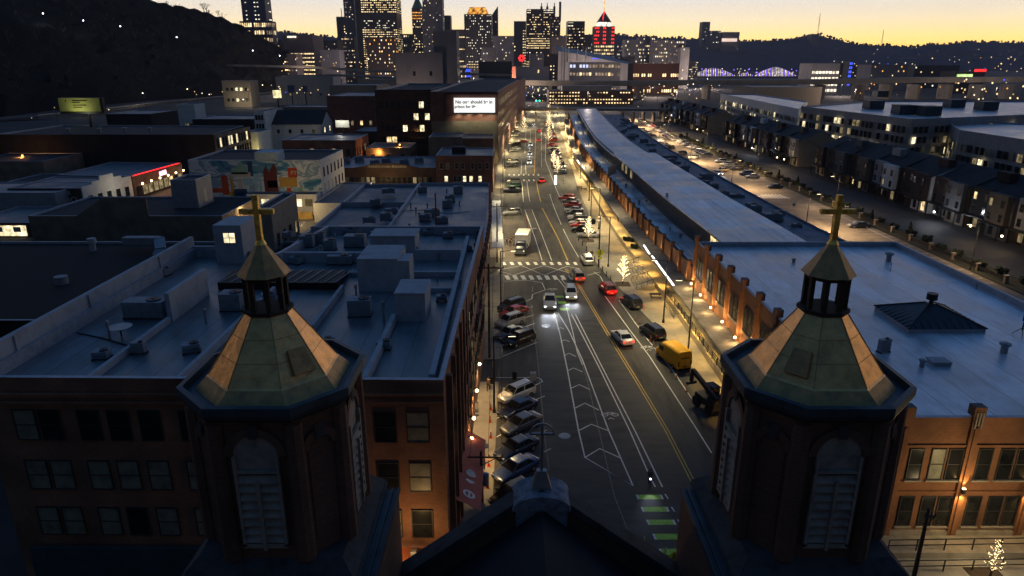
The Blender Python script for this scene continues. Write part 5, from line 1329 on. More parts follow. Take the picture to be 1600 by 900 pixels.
q, pl, h = bpx('flat_hall', 1178, 1285, 136, 640, 60, stucco_t, roof_m, 'long blank pale hall behind the apartment blocks', par=.5); done(q)

# ---------------------------------------------------------------- viaducts
def deck(name, pts, wd, z0, z1, mt, label, piers, cat='bridge', pr_=1.6, gird=None):
    t = thing(name, (pts[0][0], pts[0][1], 0), label, cat)
    m = MB()
    for (a, b) in zip(pts, pts[1:]):
        m.faces([(a[0], a[1], a[2] - (z1 - z0)), (b[0], b[1], b[2] - (z1 - z0)), (b[0], b[1] + wd, b[2] - (z1 - z0)), (a[0], a[1] + wd, a[2] - (z1 - z0)), (a[0], a[1], a[2]), (b[0], b[1], b[2]), (b[0], b[1] + wd, b[2]), (a[0], a[1] + wd, a[2])],
                [(0, 1, 5, 4), (4, 5, 6, 7), (0, 3, 2, 1), (3, 7, 6, 2)])
    m.build('deck', mt, t)
    me = MB()
    for x, y, zt_ in piers:
        m = MB(); m.prism(rect(x - pr_, y + 1, x + pr_, y + wd - 1), 0, zt_ - (z1 - z0)); m.build('pier', conc_br, t)
    return t
conc_br = mat('bridge_concrete', (.30, .26, .21), .9, var=.25, scale=.08)
def on(px, py, Y): v = PY(px, py, Y); return (v.x, v.y, v.z)
pts = [on(560, 124, 690), on(700, 124, 700), on(805, 125, 710), on(905, 127, 730), on(1000, 126.5, 760), on(1150, 125, 760), on(1300, 124, 740), on(1450, 121, 720), on(1700, 120, 700)]
deck('highway_bridge', pts, 24, 0, 5.0, conc_br, 'broad elevated highway bridge crossing in front of the skyline', [(on(x, 126, 740)[0], 740, 20) for x in (600, 700, 860, 1004, 1110, 1230, 1290, 1352, 1395, 1440, 1490, 1540, 1590, 1640)])
pts = [on(330, 100, 900), on(480, 103, 880), on(560, 108, 860), on(640, 112, 850), on(800, 116, 850)]
deck('elevated_ramp', pts, 14, 0, 2.5, conc_br, 'curved elevated ramp sweeping below the office blocks', [(on(x, 108, 870)[0], 872, 20) for x in (480, 500, 530, 560, 600)])
pts = [on(440, 118, 760), on(520, 116, 740), on(620, 121, 730)]
deck('lower_ramp', pts, 14, 0, 2.0, conc_br, 'lower highway ramp with red car lights beside the hill', [(on(x, 119, 745)[0], 747, 16) for x in (460, 500, 540, 580)])
pts = [on(780, 169, 446), on(900, 169, 448), on(1045, 170, 455), on(1085, 167, 475)]
deck('rail_viaduct', pts, 9, 0, 1.6, conc_br, 'low rail viaduct closing the far end of the market hall', [(on(x, 171, 452)[0], 452, 7.5) for x in (806, 838, 975, 992, 1008, 1024, 1040)], 'bridge', .5)
pts = [on(-80, 192, 440), on(60, 182, 470), on(160, 172, 520), on(250, 161, 600), on(345, 152, 680), on(420, 146, 740), on(500, 141, 780)]
t = deck('hillside_road_embankment', pts, 12, 0, 1.2, mat('hill_road', (.13, .12, .10), .9, var=.3, scale=.1), 'raised road and railway running along the foot of the hill', [], 'road')
m = MB()
for a, b in zip(pts, pts[1:]):
    m.bar((a[0], a[1] - .2, a[2] + .9), (b[0], b[1] - .2, b[2] + .9), .2, .6)
m.build('guard_rail', metal_g, t)
for (px, py, Y, p_) in ((222, 150, 560, 9000), (292, 143, 640, 7000), (125, 165, 500, 2500), (410, 136, 730, 7000)):
    v = PY(px, py, Y); glow_lamp(v.x, v.y + 3, v.z + 2, p_, (1, .80, .42), bulb_w, f'tall road lamp at the foot of the hill, {["by the greenish billboard","halfway to the lit house","lighting the curve of the railway","beside the lit house"][[125,222,292,410].index(px)]}', 'road lamps below the hill', .35, 'road_lamp')
for (px, py, z, pw, lb) in ((40, 243, 8.5, 2600, 'orange sodium street lamp above the shed nearest the frame edge'), (146, 232, 9, 2600, 'orange sodium lamp on a pole in front of the long blue-roofed hall'), (597, 238, 6, 1700, 'orange lamp on the low tan building'),
                            (628, 226, 8, 1300, 'small orange lamp beside the stair ladder of the tan building'), (425, 133, 10, 2200, 'orange lamp above the small bright billboard'), (501, 165, 7, 1500, 'amber lamp on the low building beyond the gabled house'),
                            (521, 155, 7, 0, 'white wall lamp on the pale flat building'), (491, 210, 5, 1200, 'violet-white lamp by the white billboard'), (553, 294, 4, 900, 'amber lamp over the lane between the mural and the name-sign building'), (562, 294, 4, 900, 'second amber lamp over the lane by the name-sign building')):
    v = P(px, py, z); glow_lamp(v.x, v.y - .5, z, pw, (1, .42, .10), bulb_y, lb, 'sodium lamps among the old buildings', .3, 'sodium_lamp')
# greenish billboard on a pole
a, b = PY(91, 153, 258), PY(159, 174, 258); gb = thing('billboard', ((a.x + b.x) / 2, 258, 0), 'greenish yellow billboard on a single tall pole above the dark roofs', 'billboard')
m = MB(); m.box(a.x, 257.6, b.z, b.x, 258, a.z); m.build('panel', mat('bill_green', (.33, .34, .10), .7, var=.15, scale=.3), gb)
m = MB(); m.box(a.x - .3, 258, b.z - .9, b.x + .8, 259.5, a.z - .01); m.tube(((a.x + b.x) / 2 + 2, 259, 0), ((a.x + b.x) / 2 + 2, 259, b.z), .6, .5, 12); m.build('support', metal_d, gb)
m = MB()
for (u0, u1, v) in ((.34, .70, .15), (.34, .52, .3), (.34, .66, .5), (.34, .56, .65)):
    m.box(lerp(a.x, b.x, u0), 257.52, lerp(a.z, b.z, v + .07), lerp(a.x, b.x, u1), 257.59, lerp(a.z, b.z, v))
m.box(lerp(a.x, b.x, .17), 257.5, lerp(a.z, b.z, .3), lerp(a.x, b.x, .19), 257.59, lerp(a.z, b.z, .15)); m.build('printing', black_m, gb)
lamp(gb, ((a.x + b.x) / 2, 253, b.z - 1), 1100, (1, 1, .6), 'SPOT', .4, 150, aim=(0, .85, .6), blend=1)
for (x0, x1, y0, y1, Y, mt, lb) in ((426, 440, 141, 153, 420, emit('small_bill', (1, .86, .45), 1.1, .5, .4), 'small bright yellow billboard under the orange lamp'), (449, 461, 133, 144, 450, mat('bill_dark', (.10, .13, .22), .8), 'dark blue billboard beside the orange lamp'),
                                    (472, 481, 134, 144, 452, mat('bill_dark2', (.12, .14, .2), .8), 'second dark billboard farther from the orange lamp'), (524, 546, 188, 199, 285, mat('bill_white', (.6, .6, .55), .8, var=.2), 'white billboard beside the street with the row of lights')):
    a, b = PY(x0, y0, Y), PY(x1, y1, Y); t = thing('billboard', ((a.x + b.x) / 2, Y, 0), lb, 'billboard', 'billboards near the hill')
    m = MB(); m.box(a.x, Y - .3, b.z, b.x, Y, a.z); m.build('panel', mt, t)
    m = MB(); m.tube(((a.x + b.x) / 2, Y + .3, 0), ((a.x + b.x) / 2, Y + .3, b.z + 1), .4, .4, 8); m.build('post', metal_d, t)
    if x0 == 524: lamp(t, ((a.x + b.x) / 2, Y - 4, a.z + 1), 1200, (1, .95, .8), size=.3)

# ---------------------------------------------------------------- downtown
def tower(name, x0, x1, yt, Y, depth, wall, label, rows, cols, fn, zb=0.0, side=None, seed=1, wf=.7, hf=.55, cat='skyscraper', roofm=None):
    """box tower measured from the picture; fn(row from top 0..1, col 0..1, rnd) -> material or None"""
    rnd = random.Random(seed); a, b = PY(x0, yt, Y), PY(x1, yt, Y); h = a.z; wf *= .78; hf *= .74
    q = building(name, [(a.x, Y), (b.x, Y), (b.x, Y + depth), (a.x, Y + depth)], h, wall, roofm or roof_d, label, cat, 1.0, z0=zb)
    fh = (h - zb) / rows; cw = (b.x - a.x) / cols; org = Vector(ORG[q.name]); n = 0; ex = {}; base = {}
    for r_ in range(rows):
        for c_ in range(cols):
            mt = fn((r_ + .5) / rows, (c_ + .5) / cols, rnd)
            if mt is None: continue
            xx, zz = a.x + (c_ + .5) * cw, h - (r_ + .5) * fh - fh * hf / 2
            if n < 60:
                k = (cw, fh, mt.name)
                if k not in base:
                    mm = MB(); mm.box(-cw * wf / 2, -.4, 0, cw * wf / 2, .1, fh * hf); base[k] = mm.mesh('window', [mt])
                inst('window', base[k], q, Vector((xx, Y, zz)) - org); n += 1
            else:
                ex.setdefault(mt.name, (MB(), mt))[0].face([(xx - cw * wf / 2, Y - .4, zz), (xx + cw * wf / 2, Y - .4, zz), (xx + cw * wf / 2, Y - .4, zz + fh * hf), (xx - cw * wf / 2, Y - .4, zz + fh * hf)])
    if side:       # the flank that shows
        xs = b.x if side > 0 else a.x; sc = max(3, int(depth / max(6, cw)))
        for r_ in range(rows):
            for c_ in range(sc):
                mt = fn((r_ + .5) / rows, rnd.random(), rnd)
                if mt is None or rnd.random() < .5: continue
                yy = Y + (c_ + .5) * depth / sc; zz = h - (r_ + .5) * fh - fh * hf / 2; e = .4 * side; w_ = depth / sc * .35
                f = [(xs + e, yy - w_, zz), (xs + e, yy + w_, zz), (xs + e, yy + w_, zz + fh * hf), (xs + e, yy - w_, zz + fh * hf)]
                ex.setdefault(mt.name, (MB(), mt))[0].face(f if side > 0 else f[::-1])
    for mb, mt in ex.values(): mb.build('window_grid', mt, q, kind='stuff')
    return q, a, b, h
def R1(p, *ms):
    return lambda r, c, rnd: (ms[int(rnd.random() * len(ms))] if rnd.random() < p else None)
sk1 = mat('tower_dark', (.05, .048, .06), .4, var=.2, scale=.02); sk2 = mat('tower_brown', (.15, .12, .125), .6, var=.2, scale=.02); sk3 = mat('tower_grey', (.22, .21, .24), .6, var=.2, scale=.02); sk4 = mat('tower_pale', (.34, .32, .33), .7, var=.2, scale=.02)
blue_t = mat('tower_blue', (.04, .06, .12), .4, var=.1, scale=.02)
q, a, b, h = tower('residential_tower', 369, 407, -60, 1180, 30, blue_t, 'blue glass apartment tower with rows of white balcony lights on the hill', 24, 8, lambda r, c, rd: (far_w if .1 < c < .3 or .55 < c < .78 else None) if rd.random() < .8 else None, 38, 1, 3, .6, .3)
q, a, b, h = tower('podium_building', 374, 424, 33, 1165, 22, blue_t, 'glazed podium block with bright yellow floors at the foot of the blue tower', 8, 16, lambda r, c, rd: (far_y if rd.random() < (.85 if r < .5 else .5) else None) if (c < .62 or r > .5 or rd.random() < .3) else far_d, 10, 1, 4, .85, .7)
q, a, b, h = tower('office_block', 440, 488, 55, 1100, 60, sk2, 'wide low office block with continuous bright strips of windows', 13, 16, lambda r, c, rd: None if r < .28 else (far_y if rd.random() < .88 else far_d), 0, 0, 5, .95, .38)
m = MB(); v = PY(449, 57, 1099); m.box(v.x, 1098, v.z - 1.6, v.x + 13, 1099.4, v.z + .6); m.build('sign', far_w, q)
tower('office_block', 489, 527, 63, 1250, 40, sk1, 'dark block speckled with lights beside the striped office block', 18, 12, R1(.22, far_y, far_d, far_w), 0, 0, 6, .45, .4)
q, a, b, h = tower('stepped_tower', 525, 541, 26, 1500, 40, sk2, 'narrow brown stepped tower with a short antenna', 24, 6, lambda r, c, rd: far_y if c > .6 and rd.random() < .3 else None, 0, 1, 7, .6, .4)
m = MB(); m.bar(((a.x + b.x) / 2, 1505, h), ((a.x + b.x) / 2, 1505, h + 16), 1.2, 1.2); m.build('antenna', metal_d, q)
tower('glass_tower', 533, 550, -40, 1400, 30, sk3, 'slim grey glass tower partly hidden by the black steel tower', 46, 7, R1(.14, far_d, far_d, far_w), 0, 0, 8, .7, .4)
tower('brick_office', 533, 553, 58, 1380, 28, sk2, 'brown office block with dim lit floors below the slim grey tower', 12, 8, R1(.5, far_d, far_y, far_d), 0, 0, 18, .8, .35)
def steel(r, c, rd):
    if c < .13 or r < .24: return None
    if r < .39: return far_y if rd.random() < .75 else None
    if r < .44: return None
    if r < .52: return far_w if rd.random() < .25 else None
    if r < .78: return (far_y if rd.random() < .8 else far_d) if rd.random() < .85 else None
    return far_y if c < .35 and rd.random() < .7 else (far_d if rd.random() < .06 else None)
q, a, b, h = tower('steel_tower', 551, 616, -52, 1350, 60, sk1, 'massive black steel office tower with bands of yellow lit floors', 52, 22, steel, 0, 1, 9, .82, .42)
tower('courthouse_block', 572, 616, 60, 1180, 40, mat('jail_brown', (.055, .036, .034), .8), 'brown block with scattered irregular lit windows in front of the black steel tower', 13, 12, R1(.3, far_y, far_w, far_o), 0, 1, 10, .5, .5)
q, a, b, h = tower('crowned_tower', 643, 659, 13, 1500, 30, sk2, 'tower with an orange lit crown and a green copper roof', 26, 7, lambda r, c, rd: far_o if .03 < r < .15 else (far_y if rd.random() < .25 else None), 0, 0, 11, .6, .5)
m = MB(); m.frustum(((a.x + b.x) / 2, 1515), 15, h, 3, h + 22, 4, 0); m.build('copper_roof', mat('verdigris', (.10, .30, .20), .7), q)
q, a, b, h = tower('limestone_tower', 659, 690, -20, 1450, 40, sk3, 'tall grey masonry tower with scattered lit windows', 40, 12, R1(.14, far_y, far_w, far_d), 0, 1, 12, .45, .45)
tower('slab_tower', 689, 704, 24, 1600, 30, sk1, 'plain dark slab tower behind the grey concrete shaft', 18, 5, R1(.05, far_d), 0, 0, 13)
tower('office_block', 697, 728, 46, 1350, 40, sk2, 'mid-height office block with single lit floor strips', 18, 14, lambda r, c, rd: far_y if (.10 < r < .16 or .34 < r < .40 or .55 < r < .6) and rd.random() < .85 else (far_d if r > .6 and rd.random() < .3 else None), 0, 0, 14, .85, .4)
q, a, b, h = tower('gold_crown_tower', 725, 768, 22, 1300, 45, sk1, 'dark tower with a glowing golden sloped crown', 26, 16, lambda r, c, rd: (far_w if rd.random() < .3 else None) if r < .68 else (far_y if r < .76 else (far_d if rd.random() < .25 else None)), 0, 1, 15, .5, .4)
m = MB(); cx_ = (a.x + b.x) / 2; W_ = (b.x - a.x) / 2
vs = [(cx_ - W_ * .8, 1303, h), (cx_ + W_ * .8, 1303, h), (cx_ + W_ * .8, 1340, h), (cx_ - W_ * .8, 1340, h), (cx_ - W_ * .6, 1309, h + 12), (cx_ + W_ * .55, 1309, h + 12), (cx_ + W_ * .55, 1334, h + 12), (cx_ - W_ * .6, 1334, h + 12)]
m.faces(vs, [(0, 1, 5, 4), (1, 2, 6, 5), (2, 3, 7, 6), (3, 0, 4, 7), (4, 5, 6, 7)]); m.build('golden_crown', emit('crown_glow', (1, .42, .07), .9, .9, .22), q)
q, a, b, h = tower('slanted_tower', 766, 778, 27, 1420, 30, sk1, 'dark tower with a slanted top behind the golden crown', 22, 5, lambda r, c, rd: far_w if rd.random() < .14 else None, 0, 0, 16, .8, .5)
m = MB(); m.faces([(a.x, 1420, h), (b.x, 1420, h), (b.x, 1450, h), (a.x, 1450, h), (b.x, 1420, h + 20), (b.x, 1450, h + 20)], [(0, 1, 4), (3, 5, 2), (0, 4, 5, 3), (1, 2, 5, 4)]); m.build('slanted_top', sk1, q)
tower('hotel_tower', 770, 803, 56, 1300, 30, sk3, 'broad grey tower with a cross pattern of lit windows', 16, 12, R1(.14, far_y, far_w), 0, 0, 17, .5, .5)
tower('slab_tower', 803, 822, 33, 1550, 40, sk2, 'brown slab tower with one column of yellow windows', 22, 7, lambda r, c, rd: far_y if c > .7 and r > .15 and rd.random() < .8 else None, 0, 0, 19, .6, .45)
def pn(r, c, rd):
    if r < .07: return far_w if (c < .15 or .6 < c < .95) else None
    if r < .38: return (far_y if rd.random() < .28 else None)
    if r < .52: return far_y if rd.random() < .9 else None
    if r < .68: return far_w if rd.random() < .08 else None
    if r < .86: return far_y if c < .82 and rd.random() < .93 else None
    return far_d if rd.random() < .2 else None
q, a, b, h = tower('spired_tower', 823, 867, 14, 1350, 45, mat('pn_purple', (.045, .032, .045), .6), 'broad office tower with small corner spires and two glowing bands', 32, 20, pn, 0, 1, 20, .8, .42)
m = MB()
for px in (846, 855, 866, 875): v = PY(px, 12, 1375); m.bar((v.x, 1372, h - 20), (v.x, 1372, h + (14 if px == 875 else 6)), 4, 4); m.bar((v.x, 1372, h), (v.x, 1372, h + 12), 1.5, 1.5)
m.build('spire', sk1, q)
tower('office_wing', 860, 876, 26, 1330, 30, sk1, 'lower dark wing with a pair of white lights beside the spired tower', 24, 6, R1(.22, far_w, far_y, far_d), 0, 0, 21, .7, .4)
tower('office_block', 862, 884, 57, 1250, 30, sk2, 'unlit brown block below the spired tower', 12, 6, R1(.06, far_d), 0, 0, 22)
q, a, b, h = tower('flat_top_tower', 887, 914, 33, 1450, 40, sk1, 'dark flat-topped tower with a small lit sign at its corner', 20, 12, lambda r, c, rd: (far_w if c < .3 else None) if r < .08 else (far_y if rd.random() < .3 else (far_d if rd.random() < .2 else None)), 0, 1, 23, .75, .4)
tower('office_block', 913, 931, 54, 1500, 30, sk2, 'dim block between the flat-topped tower and the red-lit tower', 12, 8, R1(.1, far_d, far_y), 0, 0, 24)
q, a, b, h = tower('red_lit_tower', 929, 961, 41, 1300, 34, sk2, 'stepped tower washed in red light with a pointed roof', 16, 12, lambda r, c, rd: (far_r if (c < .22 or .42 < c < .58 or c > .82) and rd.random() < .95 else None) if r < .34 else (far_y if rd.random() < .55 else far_d), 0, 0, 25, .8, .6)
cx_ = (a.x + b.x) / 2; W_ = (b.x - a.x) / 2
m = MB(); m.box(cx_ - W_ * .62, 1304, h, cx_ + W_ * .62, 1330, h + 7); m.build('lit_belt', far_w, q)
m = MB(); m.frustum((cx_, 1317), W_ * .95, h + 7, .6, h + 26, 4, 0); m.build('pointed_roof', sk1, q)
m = MB(); m.bar((cx_ - W_ * .2, 1306, h + 7), (cx_, 1316, h + 26), 1.6, 1.6); m.build('red_ridge_light', far_r, q)
m = MB(); m.bar((cx_, 1317, h + 25), (cx_, 1317, h + 46), 1.2, 1.2); m.build('spire', far_o, q)
for (x0, x1, yt, Y, wl, rows, cols, p_, lb) in ((977, 1000, 62, 1150, sk4, 12, 8, .3, 'pale apartment slab, closest to the red-lit tower'), (1000, 1024, 58, 1180, sk3, 14, 9, .4, 'speckled grey apartment tower with many small lights'), (1022, 1050, 62, 1120, sk4, 13, 10, .38, 'pale apartment slab beside the speckled tower'),
                                              (1048, 1072, 63, 1100, sk3, 12, 8, .35, 'grey apartment tower with a lit roof sign behind'), (1064, 1078, 74, 1080, sk4, 10, 4, .1, 'pale blank-sided slab closing the apartment group')):
    tower('apartment_tower', x0, x1, yt, Y, 30, wl, lb, rows, cols, R1(p_, far_y, far_w, far_d), 0, 0, x0, .5, .5)
tower('glass_pavilion', 890, 970, 97, 880, 50, sk4, 'wide pale glass office block with a bright sign box', 4, 16, lambda r, c, rd: (lit_b if (c < .14 or .16 < c < .36) else (far_d if c > .4 else None)) if r < .25 else (far_d if rd.random() < .6 else (far_y if rd.random() < .15 else None)), 0, 0, 31, .85, .5, 'office block')
tower('brick_office', 990, 1062, 99, 860, 40, mat('office_brick', (.09, .04, .03), .9), 'brick office block with bright yellow rows beside the bridge', 4, 22, lambda r, c, rd: None if (r < .3 or .28 < c < .34 or .4 < c < .62) else (far_y if rd.random() < .85 else None), 0, 0, 32, .8, .5, 'office block')
q, a, b, h = tower('brick_office', 858, 990, 142, 650, 40, brick_d, 'long three-storey brick office behind the market hall with warm lit windows', 4, 30, lambda r, c, rd: (far_y if rd.random() < .82 else None) if (r > .6 or (r < .3 and (c < .38 or c > .8 or .55 < c < .7)) or (.3 < r < .6 and c < .37)) else (far_y if rd.random() < .06 else None), 0, 0, 33, .62, .42, 'office block')
m = MB(); p0, p1 = PY(878, 134, 665), PY(955, 140, 665); m.box(p0.x, 662, h - 1, p1.x, 680, p0.z); m.build('roof_plant', roof_m, q)
tower('low_block', 806, 858, 104, 860, 30, sk4, 'long pale low building behind the highway deck', 3, 14, R1(.12, far_y), 0, 0, 34, .7, .4, 'building')
tower('low_block', 700, 728, 100, 900, 30, sk3, 'car park block with blotchy yellow lights', 6, 14, R1(.7, far_y, far_d), 0, 0, 35, .7, .5, 'car park')
tower('lit_block', 728, 735, 106, 895, 20, sk1, 'narrow block glowing blue beside the car park', 5, 3, R1(1, far_b), 0, 0, 36, .95, .8, 'building')
tower('low_block', 748, 800, 96, 880, 30, sk1, 'dark block with a bright star-like lamp beside the highway', 6, 8, R1(.08, far_w, far_y), 0, 0, 37, .4, .5, 'building')
tower('market_building', 797, 830, 104, 980, 24, mat('red_brick_lit', (.28, .08, .05), .9), 'red brick building under a big red neon emblem', 4, 6, R1(.2, far_o, far_y), 0, 0, 38, .5, .5, 'building')
v = PY(815, 91, 970); t = thing('neon_emblem', (v.x, 970, 0), 'big red flower-shaped neon emblem on a mast at the end of the street', 'neon sign')
m = MB()
for k in range(6): m.octa((v.x + 3 * math.cos(k), 970, v.z + 3 * math.sin(k)), 2.2)
m.build('emblem', far_r, t); m = MB(); m.bar((v.x, 971, 0), (v.x, 971, v.z), .8, .8); m.build('mast', metal_d, t)
# convention hall: curved roof hung from masts
t = thing('convention_hall', (PY(930, 95, 1010).x, 1010, 0), 'convention hall with a swooping pale roof hung from slender masts', 'hall')
m = MB(); xs = [PY(x, 100, 1010).x for x in (872, 900, 930, 960, 990)]; zs = [PY(900, y, 1010).z for y in (80, 84, 90, 96, 101)]
for i in range(4):
    m.faces([(xs[i], 1010, zs[i]), (xs[i + 1], 1010, zs[i + 1]), (xs[i + 1], 1080, zs[i + 1] + 8), (xs[i], 1080, zs[i] + 8), (xs[i], 1010, 0), (xs[i + 1], 1010, 0)], [(0, 1, 2, 3), (4, 5, 1, 0)])
m.build('swoop_roof', sk4, t); m = MB()
for x in (880, 884, 888, 903, 916): v = PY(x, 74, 1008); m.bar((v.x, 1008, 0), (v.x, 1008, v.z), .9, .9)
m.build('mast', metal_g, t)
m = MB(); v = PY(925, 91, 1005); m.box(v.x, 1004, v.z - 1, v.x + 9, 1005, v.z); m.build('blue_light', far_b, t)
rnd = random.Random(77)
for i, (x0, x1, yt, Y) in enumerate(((424, 446, 62, 1700), (448, 462, 84, 1000), (500, 530, 78, 1080), (618, 645, 53, 1700), (640, 660, 74, 1500), (705, 726, 62, 1900), (752, 775, 74, 1150), (776, 806, 70, 1500), (828, 850, 84, 1120), (850, 890, 84, 1060), (912, 932, 72, 1350), (960, 980, 70, 1400), (966, 992, 88, 1050), (1078, 1092, 96, 1300))):
    tower('city_block', x0, x1, yt, Y, 30, [sk1, sk2, sk3][i % 3], f'small city block between the towers, {ORDN[i]} from the hill side of downtown', 10, 9, R1(rnd.uniform(.08, .3), far_y, far_d, far_w), 0, 0, 60 + i, .5, .45, 'building')
tower('hilltop_tower', 1098, 1110, 34, 3900, 60, sk2, 'lone high-rise standing on the distant ridge', 16, 6, R1(.08, far_w, far_d), 100, 0, 41, .5, .4)
tower('hilltop_block', 1108, 1127, 48, 3950, 60, sk2, 'stepped block beside the lone high-rise on the ridge', 8, 8, R1(.12, far_w, far_d), 100, 0, 42, .5, .4)
q, a, b, h = tower('hilltop_hotel', 1130, 1156, 50, 3900, 60, sk2, 'hilltop hotel with a long glowing sign below it', 8, 10, R1(.05, far_d), 90, 0, 43, .5, .4)
m = MB(); v, v2 = PY(1128, 60, 3890), PY(1151, 65, 3890); m.box(v.x, 3885, v2.z, v2.x, 3890, v.z); m.build('sign', emit('hotel_sign', (1, .75, .6), 1.0, .3, .02), q)
tower('hilltop_block', 1269, 1281, 53, 4000, 60, sk2, 'small square block on the wooded ridge beside the mast', 6, 6, R1(.06, far_d), 100, 0, 44, .5, .4)
for i, (px, yt, yb, lb) in enumerate(((1282, 20, 60, 'tall slender radio mast on the wooded ridge'), (1381, 46, 72, 'shorter radio mast in the dip of the ridge'), (618, 10, 50, 'thin radio mast beside the black steel tower'))):
    Y = 4100 if i < 2 else 2000; a, b = PY(px, yt, Y), PY(px, yb, Y); m = MB()
    w0 = 9 if i < 2 else 3
    for s in (-1, 1): m.bar((a.x + s * w0 * .5, Y, b.z - 20), (a.x, Y, a.z), 1.2 if i < 2 else .8, 1.2)
    for k in range(8): z = lerp(b.z, a.z, k / 8); ww = w0 * .5 * (1 - k / 8); m.bar((a.x - ww, Y, z), (a.x + ww, Y, z), 1, 1)
    m.tube((a.x, Y, 0), (a.x, Y, b.z), 2.0, 1.2, 6)
    tag(m.build('radio_mast', metal_d), lb, 'radio mast', 'radio masts')
# lights scattered over hills and far districts: one thing each, bulb on a post
rnd = random.Random(31)
def far_light(px, py, Y, mt, label, grp, r):
    v = PY(px, py, Y); t = MB(); t.octa((v.x, v.y, v.z), r, 0); t.bar((v.x, v.y + .5, max(0, v.z - 9)), (v.x, v.y + .5, v.z), max(.18, r * .18), .18, 1)
    tag(t.build('street_lamp', [mt, metal_d]), label, 'street lamp', grp)
for i, (px, py) in enumerate(((67, 21), (130, 32), (188, 41), (276, 58), (395, 79), (437, 87))):
    v = PY(px, py, 700 + 20 * i); glow_lamp(v.x, v.y, v.z, 0, (1, 1, 1), bulb_c, f'white path lamp high on the dark hillside, {ORDN[i]} from the frame edge towards downtown', 'lamps on the hillside path', .55, 'path_lamp', 'lamp', False)
    lamp(None, (v.x, v.y - 8, v.z - 3), 2500, (.9, .92, 1), size=.5)
zones = [((1010, 1125, 131, 142), 700, 1000, 34, far_w, .7, 'car park beneath the highway deck'), ((1000, 1090, 144, 156), 560, 700, 14, lit_w, .55, 'yard behind the market hall'), ((805, 855, 130, 158), 620, 900, 60, far_w, .45, 'far end of the main street'),
         ((1300, 1440, 95, 108), 1500, 2500, 24, far_w, 1.5, 'district past the parking garage'), ((1440, 1600, 88, 112), 1300, 2400, 26, far_y, 1.3, 'district under the wooded ridge'), ((1500, 1600, 124, 155), 500, 800, 26, far_y, .8, 'streets under the bridge piers'),
         ((1320, 1500, 126, 148), 500, 800, 9, far_o, .6, 'river bank beneath the highway'), ((1340, 1600, 74, 90), 3000, 3500, 20, far_d, 1.6, 'lower slopes of the wooded ridge'), ((440, 620, 88, 112), 900, 1050, 26, far_o, .8, 'ramps beside the office blocks'),
         ((430, 520, 135, 150), 440, 600, 12, lit_w, .5, 'road by the dark billboards'), ((20, 260, 165, 205), 330, 480, 9, lit_w, .35, 'railway yard below the hill'), ((300, 420, 140, 152), 560, 700, 8, lit_w, .5, 'road past the lit house'), ((620, 690, 112, 120), 800, 900, 6, far_o, .8, 'ramp behind the concrete tower')]
for (x0, x1, y0, y1), Ya, Yb, n, mt, r, place in zones:
    for i in range(n):
        mm = mt if rnd.random() < .7 else rnd.choice([far_w, far_y, far_o, far_b if rnd.random() < .3 else far_w])
        far_light(rnd.uniform(x0, x1), rnd.uniform(y0, y1), rnd.uniform(Ya, Yb), mm, f'distant lamp in the {place}', f'lamps in the {place}', r)
for i, (x, y, pw) in enumerate(((-420, 940, 2.2e5), (-340, 1000, 2.2e5), (-260, 880, 1.6e5), (-190, 1050, 2.4e5), (-120, 960, 2e5), (-60, 1120, 2.4e5), (0, 960, 2e5), (60, 1150, 2.4e5), (110, 960, 1.8e5), (160, 800, 1.2e5), (220, 1000, 2e5), (290, 1060, 1.8e5), (380, 820, 1e5), (60, 560, 5e4), (130, 560, 5e4), (20, 690, 7e4), (-60, 415, 1.2e4), (300, 620, 6e4), (450, 660, 7e4))):
    t = thing('street_lamp', (x, y, 0), 'added tall floodlight mast brightening the downtown facades', 'street lamp', 'added floodlights brightening the downtown facades')  # added masts, not seen downtown, put in to brighten the far facades
    m = MB(); m.tube((x, y, 0), (x, y, 14), .3, .2, 6); m.build('mast', metal_d, t); m = MB(); m.octa((x, y, 14.5), .6); m.build('lamp_head', far_w, t); lamp(t, (x, y - .8, 14.5), pw * .5, (1, .78, .66), size=1.5)
for i in range(70):
    far_light(rnd.uniform(1082, 1288), rnd.uniform(107, 118), rnd.uniform(1440, 1560), rnd.choice([purple, purple, far_w, far_w, far_y]), 'small light among the strings on the arched bridge', 'lights on the arched bridge', 1.1)
# purple-lit arch bridge
br_ = thing('arch_bridge', (PY(1180, 118, 1500).x, 1500, 0), 'arched river bridge strung with purple and white lights', 'bridge')
m, ml, ms = MB(), MB(), MB()
a, b = PY(1075, 119, 1500), PY(1290, 119, 1500); m.box(a.x, 1500, a.z - 3, b.x, 1515, a.z)
def arch(x0, x1, yt, n, y0=118):
    for k in range(n + 1):
        u = k / n; x = lerp(x0, x1, u); y = lerp(y0, yt, 1 - abs(2 * u - 1) ** 1.6)
        p = PY(x, y, 1499); d = PY(x, 119, 1499)
        if k: m.bar(pv, p, 1.2, 1.2)
        ml.octa(p, .75)
        if p.z - d.z > 2: (ms if k % 3 else ml).bar(d, p, .7, .4)
        pv = p
arch(1080, 1150, 106, 26); arch(1150, 1178, 113, 10); arch(1178, 1245, 104.5, 30); arch(1245, 1285, 113, 12)
m.build('truss', metal_d, br_); ml.build('purple_string', purple, br_); ms.build('white_string', far_w, br_)
br2 = thing('far_arch_bridge', (PY(1530, 92, 3000).x, 3000, 0), 'pale distant arch bridge across the valley', 'bridge'); m = MB()
a, b = PY(1410, 90, 3000), PY(1620, 91, 3000); m.box(a.x, 3000, a.z - 3, b.x, 3012, a.z)
pv = None
for k in range(17):
    u = k / 16; p = PY(lerp(1515, 1560, u), 91 - 5 * (1 - (2 * u - 1) ** 2), 3000)
    if pv is not None: m.bar(pv, p, 2, 2)
    pv = p
m.build('arch', sk4, br2)
